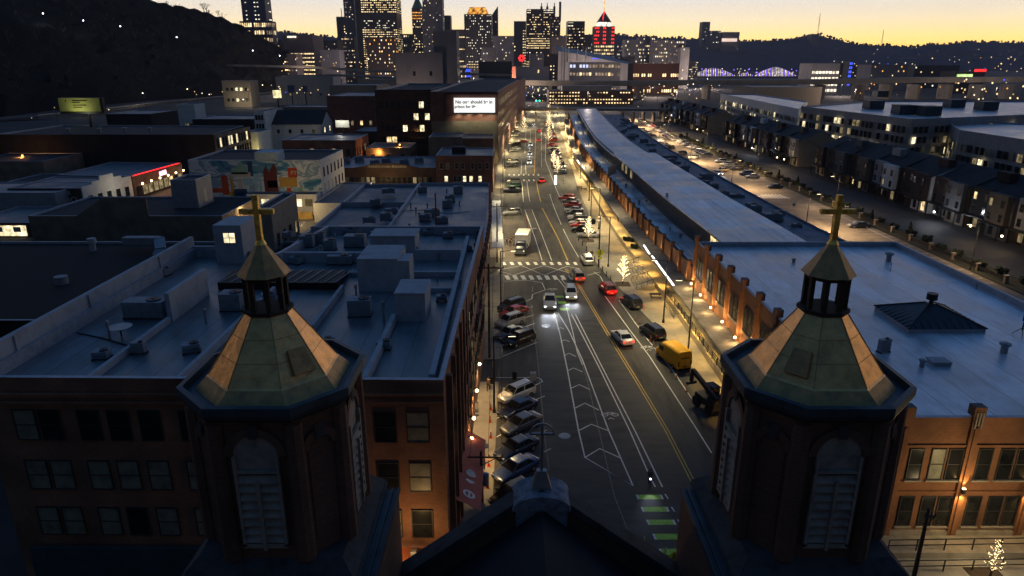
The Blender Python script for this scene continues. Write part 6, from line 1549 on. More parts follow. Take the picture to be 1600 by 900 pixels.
q, a, b, h = tower('parking_garage', 1270, 1313, 99, 900, 40, sk4, 'open parking garage with glowing white floors beside the bridge', 5, 8, lambda r, c, rd: far_w if r > .1 else None, 0, 0, 51, .92, .55, 'parking garage')
tower('stadium_block', 1314, 1375, 100, 1300, 50, sk1, 'dark riverside block with rows of small white lights', 6, 16, R1(.35, far_w, far_y), 0, 0, 52, .35, .3, 'building')
tower('lit_block', 1328, 1333, 96, 1180, 20, sk1, 'thin block glowing deep blue by the parking garage', 6, 2, R1(1, far_b), 0, 0, 53, .95, .8, 'building')
tower('riverside_block', 1362, 1420, 101, 1000, 40, sk3, 'grey riverside block with a lit corner', 6, 14, R1(.15, far_y, far_o), 0, 0, 54, .4, .4, 'building')
tower('riverside_block', 1430, 1500, 102, 1100, 40, sk1, 'low dark block under the far slopes', 5, 16, R1(.12, far_y, far_w), 0, 0, 55, .5, .4, 'building')
q, a, b, h = tower('neon_block', 1492, 1540, 112, 900, 30, sk1, 'low block with a glowing green and red sign', 3, 8, R1(.2, far_y), 0, 0, 56, .5, .4, 'building')
m = MB(); m.box(a.x + 3, 898, h - 7, a.x + 22, 899.5, h - 3); m.build('sign', emit('green_sign', (.7, 1, .35), 1.4, .7, .12), q)
m = MB(); m.box(a.x + 24, 898, h, a.x + 38, 899.5, h + 3); m.build('roof_sign', far_r, q)
# ---------------------------------------------------------------- vehicles
def loft_body(sections, mi=0):
    """sections: (x, [(y,z) half-profile from bottom centre to top centre]) mirrored"""
    m = MB(); rows = []
    for x, pr_ in sections:
        row = [(x, y, z) for y, z in pr_] + [(x, -y, z) for y, z in reversed(pr_)]
        rows.append(row)
    n = len(rows[0]); vs = [p for r_ in rows for p in r_]
    m.faces(vs, [(i * n + k, i * n + (k + 1) % n, (i + 1) * n + (k + 1) % n, (i + 1) * n + k)[::-1] for i in range(len(rows) - 1) for k in range(n)], mi, True)
    m.face(rows[0], mi); m.face(rows[-1][::-1], mi)
    return m
CT = {   # length, width, hood z, belt z, roof z, cabin start/end at belt and at roof (x from front +)
    'sedan': (4.75, 1.84, .82, .95, 1.45, 1.15, -1.75, .35, -1.05, 1.02),
    'suv': (4.65, 1.90, .98, 1.12, 1.72, 1.25, -2.15, .55, -1.85, 1.10),
    'hatch': (4.2, 1.78, .86, .98, 1.50, 1.15, -1.95, .35, -1.55, 1.0),
    'pickup': (5.4, 1.98, 1.08, 1.18, 1.88, 1.05, -1.0, .45, -.75, 1.18),
}
PR = {}
def car_parts(kind):
    if kind in PR: return PR[kind]
    L, W, zh, zb, zr, cb0, cb1, cr0, cr1, zt_ = CT[kind]; hl, hw_ = L / 2, W / 2
    def sec(x, k, zt, zlow=.22):
        y = hw_ * k; return (x, [(y * .88, zlow), (y * .99, zlow + .14), (y, .55), (y * .985, zt * .80), (y * .93, zt - .03), (y * .80, zt)])
    tail = zt_ if kind != 'pickup' else 1.05
    S = [sec(hl, .78, zh * .72, .32), sec(hl - .10, .90, zh * .80, .26), sec(hl - .45, .97, zh * .93), sec(hl - 1.0, 1, zh * .98), sec(cb0, 1, zb), sec(cb0 - .6, 1, zb + .02), sec((cb0 + cb1) / 2, 1, zb + .03), sec(cb1, 1, zb + .02), sec(-hl + .4, .98, tail), sec(-hl + .08, .93, tail * .97, .28), sec(-hl, .85, tail * .85, .34)]
    body = loft_body(S)
    def cab(x, y, z): return (x, y, z)
    yb_, yr = hw_ * .90, hw_ * .70
    g = MB(); z0, z1 = zb - .03, zr - .05
    vs = [(cb0, yb_ * .96, z0), (cb1, yb_ * .96, z0), (cr1, yr, z1), (cr0, yr, z1)]; vm = [(x, -y, z) for x, y, z in vs]
    g.faces(vs + vm, [(0, 3, 2, 1), (4, 5, 6, 7), (0, 4, 7, 3), (1, 2, 6, 5)], 0, False)
    body.faces([(cr0 + .02, yr + .02, z1 - .01), (cr1 - .02, yr + .02, z1 - .01), (cr1 - .1, -yr - .02, z1 - .01), (cr0, -yr - .02, z1 - .01), (cr0 - .12, yr * .86, zr), (cr1 + .1, yr * .86, zr), (cr1 + .1, -yr * .86, zr), (cr0 - .12, -yr * .86, zr)],
               [(4, 7, 6, 5), (0, 4, 5, 1), (1, 5, 6, 2), (2, 6, 7, 3), (3, 7, 4, 0)], 0, False)
    for s in (1, -1):       # pillars, mirrors
        for (xa, xb) in ((cb0, cr0), (cb1, cr1), ((cb0 + cb1) / 2, (cr0 + cr1) / 2)):
            body.bar((xa, s * (yb_ * .96 + .012), z0), (xb, s * (yr + .012), z1), .07, .05)
        body.box(cb0 - .35, s * (hw_ + .02) if s > 0 else -hw_ - .18, zb - .02, cb0 - .18, hw_ + .18 if s > 0 else -hw_ - .02, zb + .12)
    if kind == 'pickup':
        body.faces([(cb1 - .25, hw_ * .86, 1.06), (-hl + .12, hw_ * .86, 1.06), (-hl + .12, -hw_ * .86, 1.06), (cb1 - .25, -hw_ * .86, 1.06)], [(0, 3, 2, 1)], 1)
    if kind == 'suv':
        for s in (1, -1): body.bar((cr0 - .1, s * yr * .9, zr + .05), (cr1 + .15, s * yr * .9, zr + .05), .05, .05, 1)
    b_ = body.mesh('body', [paint, black_m]); gl = g.mesh('windows', [glass_dk])
    w = MB(); w.tube((0, -.11, 0), (0, .11, 0), .33, .33, 18, 0); wm = w.mesh('tyre', [rubber])
    r_ = MB(); r_.tube((0, -.118, 0), (0, .118, 0), .20, .20, 12, 0); rm = r_.mesh('rim', [metal_g])
    def lamp_m(mt, x, dx, z, hh):
        o = []
        for s in (1, -1):
            q = MB(); y0, y1 = sorted((s * hw_ * .50, s * hw_ * .86)); q.box(min(x, x + dx), y0, z, max(x, x + dx), y1, z + hh); o.append(q.mesh('lens', [mt]))
        return o
    zl = zh * .62
    hon, hoff = lamp_m(head_e, hl - .12, .11, zl, .14), lamp_m(hl_off, hl - .12, .11, zl, .14)
    ton, toff = lamp_m(tail_e, -hl + .1, -.11, tail * .68, .16), lamp_m(tl_off, -hl + .1, -.11, tail * .68, .16)
    pm = MB(); pm.box(-hl - .02, -.26, tail * .45, -hl + .03, .26, tail * .45 + .13); pm.box(hl - .04, -.26, .4, hl + .01, .26, .52); plate = pm.mesh('number_plate', [frame_w])
    PR[kind] = (b_, gl, wm, rm, hon, hoff, ton, toff, plate, L, W)
    return PR[kind]
CN = {'black': (.012, .012, .014), 'white': (.62, .62, .60), 'silver': (.36, .37, .38), 'grey': (.13, .135, .14), 'red': (.30, .015, .012), 'blue': (.03, .06, .16), 'dark blue': (.015, .025, .06), 'green': (.03, .09, .06), 'tan': (.30, .24, .16), 'orange': (.5, .18, .10)}
KN = {'sedan': 'sedan', 'suv': 'suv', 'hatch': 'hatchback', 'pickup': 'pickup'}
def car(x, y, hd, kind, col, label, group=None, front=False, rear=False, far=False, power=0):
    b_, gl, wm, rm, hon, hoff, ton, toff, plate, L, W = car_parts(kind)
    t = thing('parked_car' if not (front or rear) else 'moving_car', (x, y, .015), label, 'car', group, R(hd))
    o = inst('body', b_, t, (0, 0, 0)); o.color = (*CN[col], 1)
    inst('window_glass', gl, t, (0, 0, 0))
    if not far:
        for xx in (L * .31, -L * .30):
            for s in (1, -1):
                w_ = inst('wheel', wm, t, (xx, s * (W / 2 - .10), .33)); inst('rim', rm, w_, (0, 0, 0))
        inst('number_plate', plate, t, (0, 0, 0))
    for i in (0, 1):
        inst('headlight', (hon if front else hoff)[i], t, (0, 0, 0)); inst('tail_light', (ton if rear else toff)[i], t, (0, 0, 0))
    org = ORG[t.name]
    if front and power:
        for s in (-1, 1):
            l = lamp(None, (L / 2 + .15, s * W * .34, .65), power, (.88, .93, 1), 'SPOT', .06, 75, blend=.8); l.parent = t; l.rotation_euler = Vector((1, 0, -.10)).to_track_quat('-Z', 'Y').to_euler()
    if rear and power:
        l = lamp(None, (-L / 2 - .4, 0, .8), power * .035, (1, .03, .01), size=.3); l.parent = t
    return t
def cpx(px, py, *a, **k):
    p = P(px, py, .6); return car(p.x, p.y, *a, **k)
GA = 'cars parked at an angle beside the brick building'
for px, py, kd, col, lb in ((807, 615, 'suv', 'white', 'white crossover with a roof hatch, in the angled bay by the white corner line'), (809, 637, 'sedan', 'dark blue', 'dark blue sedan between the white crossover and the grey sedan'), (814, 661, 'sedan', 'grey', 'blue-grey sedan behind the gable cross ring'),
                            (807, 699, 'sedan', 'dark blue', 'dark sedan beside the gable cross post'), (806, 731, 'sedan', 'blue', 'dark blue sedan just above the church gable block'), (800, 772, 'hatch', 'black', 'black car half hidden by the church gable')):
    cpx(px, py, 222, kd, col, lb, GA)
for px, py, kd, col, lb in ((799, 478, 'suv', 'dark blue', 'dark blue suv, first in the angled bays after the crossing'), (803, 487, 'sedan', 'red', 'dark red sedan beside the dark blue suv in the angled bays'), (797, 502, 'suv', 'silver', 'silver suv in the middle of the angled bays'),
                            (797, 520, 'sedan', 'grey', 'grey sedan between the silver suv and the black suv'), (812, 530, 'suv', 'black', 'black suv at the open end of the angled bays')):
    cpx(px, py, 222, kd, col, lb, GA)
GB = 'cars in the bays beyond the crossing'
for px, py, kd, col, lb in ((800, 332, 'suv', 'silver', 'silver suv alone beside the paved bay'), (802, 284, 'suv', 'grey', 'grey suv, middle of the three cars by the far crossing'), (803, 291, 'suv', 'green', 'dark green suv nearest the paved bay in the three by the far crossing'), (800, 297, 'pickup', 'grey', 'dark grey pickup by the far crossing'),
                            (801, 253, 'suv', 'white', 'white suv with lit body past the far crossing'), (797, 259, 'sedan', 'black', 'black sedan beside the white suv past the far crossing'), (806, 226, 'suv', 'black', 'black suv close to the kerb halfway down the street'), (805, 232, 'sedan', 'silver', 'silver sedan behind the black suv halfway down the street'),
                            (802, 235, 'sedan', 'grey', 'dark grey sedan beside the silver one halfway down the street'), (817, 221, 'sedan', 'red', 'maroon car at the end of the far bays')):
    cpx(px, py, 192, kd, col, lb, GB)
GC = 'cars parked at an angle in front of the market hall'
cc = ['red', 'grey', 'red', 'silver', 'black', 'silver', 'black', 'silver', 'red', 'black', 'silver']
pos = [(886, 308), (891, 312), (894, 318), (897, 326), (899, 331), (902, 337), (903, 342), (905, 346), (908, 350), (910, 357), (919, 365)]
kk = ['suv', 'sedan', 'sedan', 'sedan', 'hatch', 'sedan', 'suv', 'sedan', 'sedan', 'suv', 'sedan']
for i, ((px, py), c, k) in enumerate(zip(pos, cc, kk)):
    cpx(px, py + 1.5, 165, k, c, f'{c} {KN[k]}, {ORDN[i]} car of the angled row between lit trees', GC)
rnd = random.Random(6)
for i in range(17):
    py = 226 + i * 2.55 + .02 * i * i; px = lerp(862, 877, i / 16)
    if i > 15: continue
    c = rnd.choice(['black', 'grey', 'silver', 'white', 'dark blue', 'black', 'red']); k = rnd.choice(['sedan', 'suv', 'sedan'])
    cpx(px, py, 165, k, c, f'{c} {KN[k]}, {ORDN[i]} car of the tight row past the far lit tree', GC, far=True)
for i in range(13):
    py = 192 + i * 2.2; c = rnd.choice(['black', 'grey', 'silver', 'white', 'dark blue', 'red']); k = rnd.choice(['sedan', 'suv'])
    cpx(lerp(856, 864, i / 12), py, 165, k, c, f'{c} {KN[k]}, {ORDN[i]} car of the row at the downtown end of the plaza', GC, far=True)
for i in range(9):
    py = 186 + i * 3.2; c = rnd.choice(['black', 'grey', 'silver', 'white']); k = rnd.choice(['sedan', 'suv'])
    cpx(805 + rnd.uniform(-3, 3), py, 195, k, c, f'{c} {KN[k]}, {ORDN[i]} car of the kerb bays beneath the billboard building', GB, far=True)
# moving traffic
for px, py, hd, k, c, lb, fr, re, pw in ((859, 472, 268, 'pickup', 'silver', 'silver pickup with bright headlights coming towards the church', 1, 0, 2600), (892, 458, 268, 'suv', 'white', 'white suv with headlights on beside the silver pickup', 1, 0, 2200),
                                         (972, 526, 103, 'sedan', 'white', 'pale sedan driving away between the yellow line and the bike lane', 0, 1, 150), (949, 451, 101, 'suv', 'red', 'red suv braking with glowing rear lights by the lit tree', 0, 1, 1600),
                                         (902, 431, 97, 'suv', 'tan', 'tan suv crossing the diamond-marked crossing', 0, 1, 400), (846, 281.5, 92, 'sedan', 'red', 'red sedan driving over the far crossing', 0, 1, 600),
                                         (827, 253, 268, 'sedan', 'white', 'car with violet-white headlights, first of three in the oncoming lane', 1, 0, 1500), (828, 240, 268, 'sedan', 'silver', 'car with violet-white headlights, second of three in the oncoming lane', 1, 0, 1500),
                                         (829, 226, 268, 'sedan', 'white', 'car with violet-white headlights, third of three in the oncoming lane', 1, 0, 1500), (834, 194, 268, 'suv', 'white', 'lone car with bright headlights near the viaduct', 1, 0, 3000),
                                         (841, 219, 92, 'sedan', 'red', 'red-lit car heading for downtown past the third oncoming car', 0, 1, 500), (842, 204, 92, 'sedan', 'red', 'small car with red lights heading for downtown near the viaduct', 0, 1, 500)):
    cpx(px, py, hd, k, c, lb, 'cars driving on the main street', bool(fr), bool(re), power=pw * (.16 if fr else 1))
for px, py, hd, k, c, lb in ((917, 406, 95, 'suv', 'white', 'white suv waiting beside the crossing at the plaza bollards'), (986, 472, 108, 'suv', 'black', 'black suv parked by the plaza steps'), (1019, 518, 110, 'suv', 'black', 'shiny black suv parked behind the yellow van')):
    cpx(px, py, hd, k, c, lb, 'cars parked along the plaza kerb')
# car park behind the hall
GD = 'cars in the car park behind the market hall'
rnd = random.Random(15)
for i, (x, y, hd, c, k) in enumerate(((80, 154, 178, 'black', 'sedan'), (79.5, 206, 182, 'black', 'sedan'), (79.5, 226, 180, 'silver', 'sedan'), (79.5, 232, 182, 'blue', 'suv'), (79.6, 243, 180, 'black', 'suv'), (79.5, 249, 180, 'grey', 'suv'),
                                      (73.5, 240, 200, 'tan', 'sedan'), (79.5, 254, 182, 'white', 'suv'), (79.5, 262, 182, 'silver', 'suv'), (72, 274, 182, 'white', 'suv'), (70, 286, 185, 'grey', 'suv'))):
    car(x, y, hd, k, c, f'{c} {KN[k]}, {ORDN[i]} from the empty end of the hall car park', GD, far=y > 235)
cpx(1122, 270, 275, 'sedan', 'silver', 'car with dazzling headlights driving through the car park behind the hall', GD, front=True, far=True, power=500)
k_ = 0
for (xa, ya, xb, yb, n, side) in ((1104, 241, 1064, 221, 11, 'outer'), (1056, 218, 1040, 209, 7, 'outer'), (1036, 206, 1000, 187, 17, 'outer'), (1046, 231, 1002, 203, 12, 'inner')):
    for i in range(n):
        c = rnd.choice(['black', 'grey', 'silver', 'white', 'dark blue', 'red', 'tan']); k = rnd.choice(['sedan', 'suv', 'sedan'])
        cpx(lerp(xa, xb, i / max(1, n - 1)), lerp(ya, yb, i / max(1, n - 1)), 182, k, c, f'{c} {KN[k]}, {ORDN[k_ % 30]} in the {side} line of the packed car park' + (' by the viaduct' if k_ >= 30 else ''), GD, far=True); k_ += 1
cpx(1125, 296 - 8, 180, 'suv', 'white', 'white suv beside the bright crossing of the car park', GD, far=True) if False else None
for i, (px, py) in enumerate(((1078, 282), (1087, 286), (1095, 290), (1066, 268), (1052, 256), (1046, 247), (1125, 310), (1180, 333), (1205, 345))):
    v = P(px, py, 6.0); ac_unit((v.x, v.y, 6.0), (rnd.uniform(2, 5), rnd.uniform(1.5, 3), rnd.uniform(.8, 1.8)), .05, f'equipment box on the market hall rear roof, {ORDN[i]} in line')
for i, (px, py) in enumerate(((1240, 322), (1042, 306), (1010, 316), (1063, 370), (1047, 250), (1108, 285))):
    z = 10.3 if i in (0, 1) else 6.0; v = P(px, py, z); vent((v.x, v.y, z), .6, .35, f'low vent on the market hall roof, {ORDN[i]} of six scattered over the sheets')
rr_ = random.Random(8)
for i in range(30):
    y = 112 + i * 9.7 + rr_.uniform(-3, 3); x = xt(y) + rr_.uniform(20, 30.5)
    ac_unit((x, y, 5.95), (rr_.uniform(1.4, 4), rr_.uniform(1, 2.4), rr_.uniform(.6, 1.6)), rr_.uniform(-.1, .1), f'cluttered roof machinery behind the raised market roof, {ORDN[i % 30]} away from the church')
for i in range(40):
    y = 106 + i * 7.6 + rr_.uniform(-3, 3); z_, d_ = (5.95, rr_.uniform(18, 30)) if i % 3 else (5.95, rr_.uniform(1.2, 4.0))
    vent((xt(y) + d_, y, z_), rr_.uniform(.5, 1.1), rr_.uniform(.1, .3), 'small metal vent on the low roofs of the market hall')
sg = thing('roof_sign_back', P(955, 272, 6.0), 'steel frame of a sign seen from behind on the low market roof', 'roof sign', None, 0)
a, b = P(950, 281, 6.0), P(962, 276, 6.0); m = MB()
for k in range(5): p = a.lerp(b, k / 4); m.bar(p, (p.x, p.y, 9.5), .15, .15)
for z in (7, 8.2, 9.4): m.bar((a.x, a.y, z), (b.x, b.y, z), .15, .15)
m.bar((a.x, a.y, 8.2), (b.x, b.y, 8.2), .06, 2.2); m.build('frame', metal_g, sg)
# yellow van, box truck, lift truck
def van(x, y, hd):
    t = thing('delivery_van', (x, y, .015), 'bright yellow high-roofed delivery van parked at the plaza kerb', 'van', None, R(hd))
    S = []
    for xx, zt, k in ((2.85, .95, .80), (2.7, 1.12, .92), (2.2, 1.32, .98), (1.75, 1.75, .99), (1.25, 2.35, 1.0), (.95, 2.62, 1), (-2.6, 2.66, 1), (-2.85, 2.6, .97)):
        y_ = 1.0 * k; S.append((xx, [(y_ * .9, .28), (y_, .5), (y_, min(zt * .6, 1.3)), (y_ * .94, zt * .86), (y_ * .84, zt - .05), (y_ * .6, zt)]))
    b = loft_body(S); o = bpy.data.objects.new('body', b.mesh('body', [yellow_v])); COL.objects.link(o); o.parent = t
    m = MB(); m.faces([(2.24, .84, 1.34), (1.32, .80, 2.28), (1.32, -.80, 2.28), (2.24, -.84, 1.34)], [(0, 1, 2, 3)])
    for s in (1, -1): m.box(.7, s * .995 - .02, 1.35, 1.7, s * .995 + .02, 1.95)
    o = bpy.data.objects.new('window_glass', m.mesh('windscreen', [glass_dk])); COL.objects.link(o); o.parent = t
    _, _, wm, rm, hon, hoff, ton, toff, plate, L, W = car_parts('suv')
    for xx in (1.9, -1.7):
        for s in (1, -1): w_ = inst('wheel', wm, t, (xx, s * .9, .34)); inst('rim', rm, w_, (0, 0, 0))
    m = MB()
    for s in (1, -1): m.box(-2.89, s * .86 - .08, .8, -2.84, s * .86 + .08, 1.35)
    o = bpy.data.objects.new('tail_light', m.mesh('tail_light', [tl_off])); COL.objects.link(o); o.parent = t
    m = MB(); m.box(-2.875, -.015, .45, -2.85, .015, 2.5); m.box(-2.95, -.9, .3, -2.85, .9, .42); m.box(-2.88, -.25, .6, -2.86, .25, .73); o = bpy.data.objects.new('rear_door', m.mesh('rear_door', [black_m])); COL.objects.link(o); o.parent = t
    me = text_mesh('PENSKE', .34, black_m, .006, True); o = bpy.data.objects.new('lettering', me); COL.objects.link(o); o.parent = t; o.location = (-2.875, 0, 1.75); o.rotation_euler = (R(90), 0, R(-90))
    return t
p = P(1051, 556, .9); van(p.x, p.y, 108)
def truck(x, y, hd):
    t = thing('box_truck', (x, y, .015), 'white box truck with a dark cab parked beside the paved bay', 'truck', None, R(hd))
    def part(n, m, mt, par=t): o = bpy.data.objects.new(n, m.mesh(n, mt if isinstance(mt, list) else [mt])); COL.objects.link(o); o.parent = par; return o
    m = MB(); m.box(-4.2, -1.25, 1.0, 1.4, 1.25, 3.6); m.box(-4.24, -1.29, 3.55, 1.44, 1.29, 3.66); part('cargo_box', m, mat('truck_white', (.62, .60, .56), .6, var=.1))
    S = [(xx, [(1.05 * k, .5), (1.1 * k, .8), (1.1 * k, zt * .6), (1.05 * k, zt * .85), (.9 * k, zt - .04), (.6 * k, zt)]) for xx, zt, k in ((4.05, 1.5, .8), (3.9, 1.62, .92), (3.1, 1.75, 1), (2.7, 2.4, .98), (2.4, 2.6, .95), (1.5, 2.65, .95))]
    part('cab', loft_body(S), mat('truck_cab', (.03, .04, .08), .35, var=0))
    m = MB(); m.faces([(3.08, .9, 1.8), (2.74, .85, 2.36), (2.74, -.85, 2.36), (3.08, -.9, 1.8)], [(0, 1, 2, 3)]); part('windscreen', m, glass_dk)
    m = MB(); m.box(-4.1, -.5, .6, 3.6, .5, .95); part('chassis', m, metal_d); m = MB(); m.box(4.0, -1.05, .45, 4.2, 1.05, .75); m.box(4.0, -.5, .8, 4.1, .5, 1.2); part('bumper', m, metal_g)
    _, _, wm, rm, hon, hoff, *_ = car_parts('suv')
    for xx in (3.1, -2.6):
        for s in (1, -1): w_ = inst('wheel', wm, t, (xx, s * .95, .42)); w_.scale = (1.3, 1.5, 1.3); inst('rim', rm, w_, (0, 0, 0))
    for s in (1, -1):
        m = MB(); m.box(4.05, s * .8 - .14, .95, 4.12, s * .8 + .14, 1.15); part('headlight', m, lit_y); m = MB(); m.box(2.6, s * 1.35 - .08, 1.6, 2.75, s * 1.35 + .08, 2.2); part('mirror', m, metal_d)
    return t
p = P(816, 383, 1.2); truck(p.x, p.y, 262)
p = P(1108, 640, 0); t = thing('lift_truck', (p.x, p.y, .12), 'dark rough-terrain lift truck parked against the kerb, half hidden by the belfry', 'lift truck', None, R(110))
def lpart(n, m, mt): o = bpy.data.objects.new(n, m.mesh(n, [mt])); COL.objects.link(o); o.parent = t
m = MB(); m.box(-1.8, -.9, .7, 1.6, .9, 1.5); m.box(-1.8, -.8, 1.5, -.6, .8, 1.9); lpart('chassis', m, metal_d); m = MB(); m.box(-.4, -.85, 1.5, .9, .0, 2.6); m.box(-.45, -.9, 2.6, .95, .05, 2.7); lpart('cab', m, glass_dk)
m = MB(); m.bar((-1.7, .4, 1.9), (3.0, .4, 3.4), .4, .45); m.bar((3.0, .4, 3.4), (3.1, .4, 1.9), .3, .3); m.box(2.9, -.2, 1.7, 3.2, 1.0, 2.0); lpart('boom', m, metal_d)
for xx in (-1.2, 1.1):
    for s in (-1, 1): m = MB(); m.tube((xx, s * .75, .6), (xx, s * 1.1, .6), .6, .6, 18); lpart('wheel', m, rubber)

# ---------------------------------------------------------------- street lighting that makes the picture
def street_lamp(x, y, h, side, power, label, grp='street lamps of the main street', col=(1, .79, .40), z0=.12):
    t = thing('street_lamp', (x, y, z0), label, 'street lamp', grp)
    m = MB(); m.tube((x, y, z0), (x, y, h), .11, .07, 8); m.bar((x, y, h - .05), (x + side * 1.7, y, h + .12), .08, .08); m.frustum((x, y), .2, z0, .16, z0 + .5, 8); m.build('pole', metal_d, t)
    m = MB(); m.box(x + side * 1.5, y - .16, h + .06, x + side * 2.3, y + .16, h + .2); m.build('lamp_head', metal_d, t)
    m = MB(); m.box(x + side * 1.55, y - .13, h + .02, x + side * 2.25, y + .13, h + .055); m.build('lens', bulb_w, t)
    lamp(t, (x + side * 1.9, y, h - .1), power, col, 'SPOT', .25, 165, aim=(0, 0, -1), blend=.6)
    return t
k = 0
for y, pw in ((66, 700), (100, 2600), (132, 5600), (166, 6200), (204, 7000), (246, 8500), (292, 9500), (345, 12000), (405, 14000), (475, 16000), (555, 19000)):
    street_lamp(xl(y) + 2.3, y, 9.0, 1, pw * (.45 if y < 120 else .9 if y < 200 else 1.5), f'dark street lamp on the brick-row pavement, {ORDN[k]} from the church')
    k += 1
k = 0
for y, pw in ((93, 5200), (122, 8000), (152, 7500), (186, 7500), (224, 8500), (268, 9500), (318, 11000), (375, 13000), (440, 16000), (515, 19000), (590, 19000)):
    street_lamp(xc(y) + 1.6, y, 9.5, -1, pw * (.8 if y < 130 else 1.1 if y < 200 else 1.75), f'dark street lamp on the market plaza kerb, {ORDN[k]} from the church')
    k += 1
p = P(1074, 560); street_lamp(p.x, p.y, 10.5, -1, 2600, 'tall bare lamp pole standing behind the yellow van')
# car park lamps
k = 0
for x, y, pw in ((84, 120, 900), (66, 150, 6000), (84, 175, 1200), (66, 205, 5500), (84, 235, 3000), (68, 262, 7000), (84, 300, 5000), (70, 330, 8000), (84, 375, 6000), (74, 410, 9000), (86, 470, 9000)):
    street_lamp(x, y, 8.5, -1 if x > 80 else 1, pw * 4.2, f'lamp post of the car park behind the hall, {ORDN[k]} from the empty end', 'car park lamps', (1, .66, .34), 0)
    k += 1
# ground posts along the verge
for k in range(26):
    y = 112 + 7.4 * k; m = MB(); x = 84.7 + .002 * y; m.box(x - .28, y - .28, .1, x + .28, y + .28, 1.35); m.box(x - .36, y - .36, 1.35, x + .36, y + .36, 1.5, 1)
    tag(m.build('brick_post', [brick_t, stone]), 'squat brick fence post with a pale cap along the dark verge', 'fence post', 'brick posts along the verge')
m = MB(); m.bar((84.9, 112, .8), (85.2, 298, .8), .06, .6); tag(m.build('verge_fence', metal_d), 'low dark iron fence running between the brick posts', 'fence')
# shrubs and bare saplings on the verge
sh = MB(); rnd = random.Random(3)
for k in range(60): sh.ball((rnd.uniform(-.8, .8), rnd.uniform(-.8, .8), rnd.uniform(.2, 1.2)), rnd.uniform(.15, .35), 0, 1, 5, 4)
shm = sh.mesh('foliage', [foliage]); ev = MB()
for k in range(150):
    z = rnd.uniform(.3, 4.4); r_ = (4.6 - z) * .3; t_ = rnd.uniform(0, 6.28); ev.ball((r_ * math.cos(t_) * rnd.uniform(.5, 1), r_ * math.sin(t_) * rnd.uniform(.5, 1), z), rnd.uniform(.16, .34), 0, 1, 5, 4)
evm = ev.mesh('foliage', [foliage]); tk = MB(); tk.tube((0, 0, 0), (0, 0, 3.6), .1, .04, 6); tkm = tk.mesh('trunk', [bark])
for k in range(44):
    y = 104 + 6.0 * k + rnd.uniform(-1, 1); t = thing('verge_shrub', (87 + rnd.uniform(-.7, .9), y, .1), 'dark rounded shrub on the verge between the car park and the back road', 'shrub', 'shrubs on the verge', rnd.uniform(0, 6)); inst('foliage', shm, t, (0, 0, 0)); inst('stem', tkm, t, (0, 0, 0)).scale = (.5, .5, .3)
for k in range(9):
    y = 110 + 31 * k + rnd.uniform(-9, 9); t = thing('young_conifer', (88.3, y, .1), 'small dark conifer at the edge of the back road', 'tree', 'young conifers by the back road', rnd.uniform(0, 6)); s = rnd.uniform(.45, .8); t.scale = (s, s, s); inst('crown', evm, t, (0, 0, 0)); inst('trunk', tkm, t, (0, 0, 0))

# ---------------------------------------------------------------- trees wrapped in fairy lights
def fairy_tree(x, y, h, seed, label, power, z0=.12, dens=1.0, br_=.055):
    rnd = random.Random(seed); t = thing('lit_tree', (x, y, z0), label, 'tree', 'bare trees wrapped in fairy lights')
    tr, br, bl = MB(), MB(), MB()
    tr.tube((x, y, z0), (x, y, z0 + h * .96), .10, .02, 7)
    def wrap(p, q, n):
        for i in range(n):
            c = p.lerp(q, i / n); bl.octa(c + Vector((rnd.uniform(-.09, .09), rnd.uniform(-.09, .09), rnd.uniform(-.05, .05))), br_)
    wrap(Vector((x, y, z0 + .5)), Vector((x, y, z0 + h * .98)), int(h * 14 * dens))
    for k in range(22):
        z = z0 + h * (.22 + .72 * k / 22); a = k * 2.4 + rnd.uniform(-.4, .4); L = h * .27 * (1 - .72 * k / 22) * rnd.uniform(.7, 1.15)
        p = Vector((x, y, z)); q = p + Vector((math.cos(a) * L, math.sin(a) * L, L * .75)); br.tube(p, q, .035, .01, 4); wrap(p, q, int(L * 12 * dens) + 1)
        for _ in range(2):
            m_ = p.lerp(q, rnd.uniform(.4, .8)); e = m_ + Vector((rnd.uniform(-1, 1), rnd.uniform(-1, 1), rnd.uniform(.4, 1))) * L * .35; br.tube(m_, e, .015, .006, 3); wrap(m_, e, int(L * 4 * dens))
    tr.build('trunk', bark, t); br.build('branches', bark, t); bl.build('fairy_lights', fairy, t)
    lamp(t, (x, y, z0 + h * .55), power, (1, .74, .38), size=.8)
    m = MB(); m.prism(rect(x - 1.2, y - 1.2, x + 1.2, y + 1.2), z0, z0 + .06); m.build('tree_pit', soil, t)
for i, (px, py, h, pw, lb) in enumerate(((973, 444, 5.2, 480, 'bright fairy-lit tree on the plaza beside the braking red suv'), (919, 376, 5.4, 450, 'fairy-lit tree at the near end of the angled row by the plaza'), (871, 272, 6.2, 500, 'fairy-lit tree beside the glowing white sign'), (865, 262, 6.4, 500, 'fairy-lit tree just past the glowing white sign'),
                                     (857, 226, 8.5, 600, 'tall fairy-lit tree halfway down the plaza kerb'), (857, 206, 9.5, 700, 'fairy-lit tree beyond the tall one on the plaza kerb'), (857, 189, 11, 900, 'fairy-lit tree close to the viaduct on the plaza kerb'), (819, 208, 9, 600, 'fairy-lit tree on the brick-row kerb near the viaduct'),
                                     (858, 199, 8, 500, 'slim fairy-lit tree wedged in the far row of cars'))):
    p = P(px, py, .12); fairy_tree(p.x, p.y, h, 40 + i, lb, pw, .12, .7 if py < 240 else 1)
p = P(1546, 905, .35); fairy_tree(p.x, p.y, 3.5, 60, 'fairy-lit tree on the entrance terrace of the brick end building', 220, .35, .55, .034)

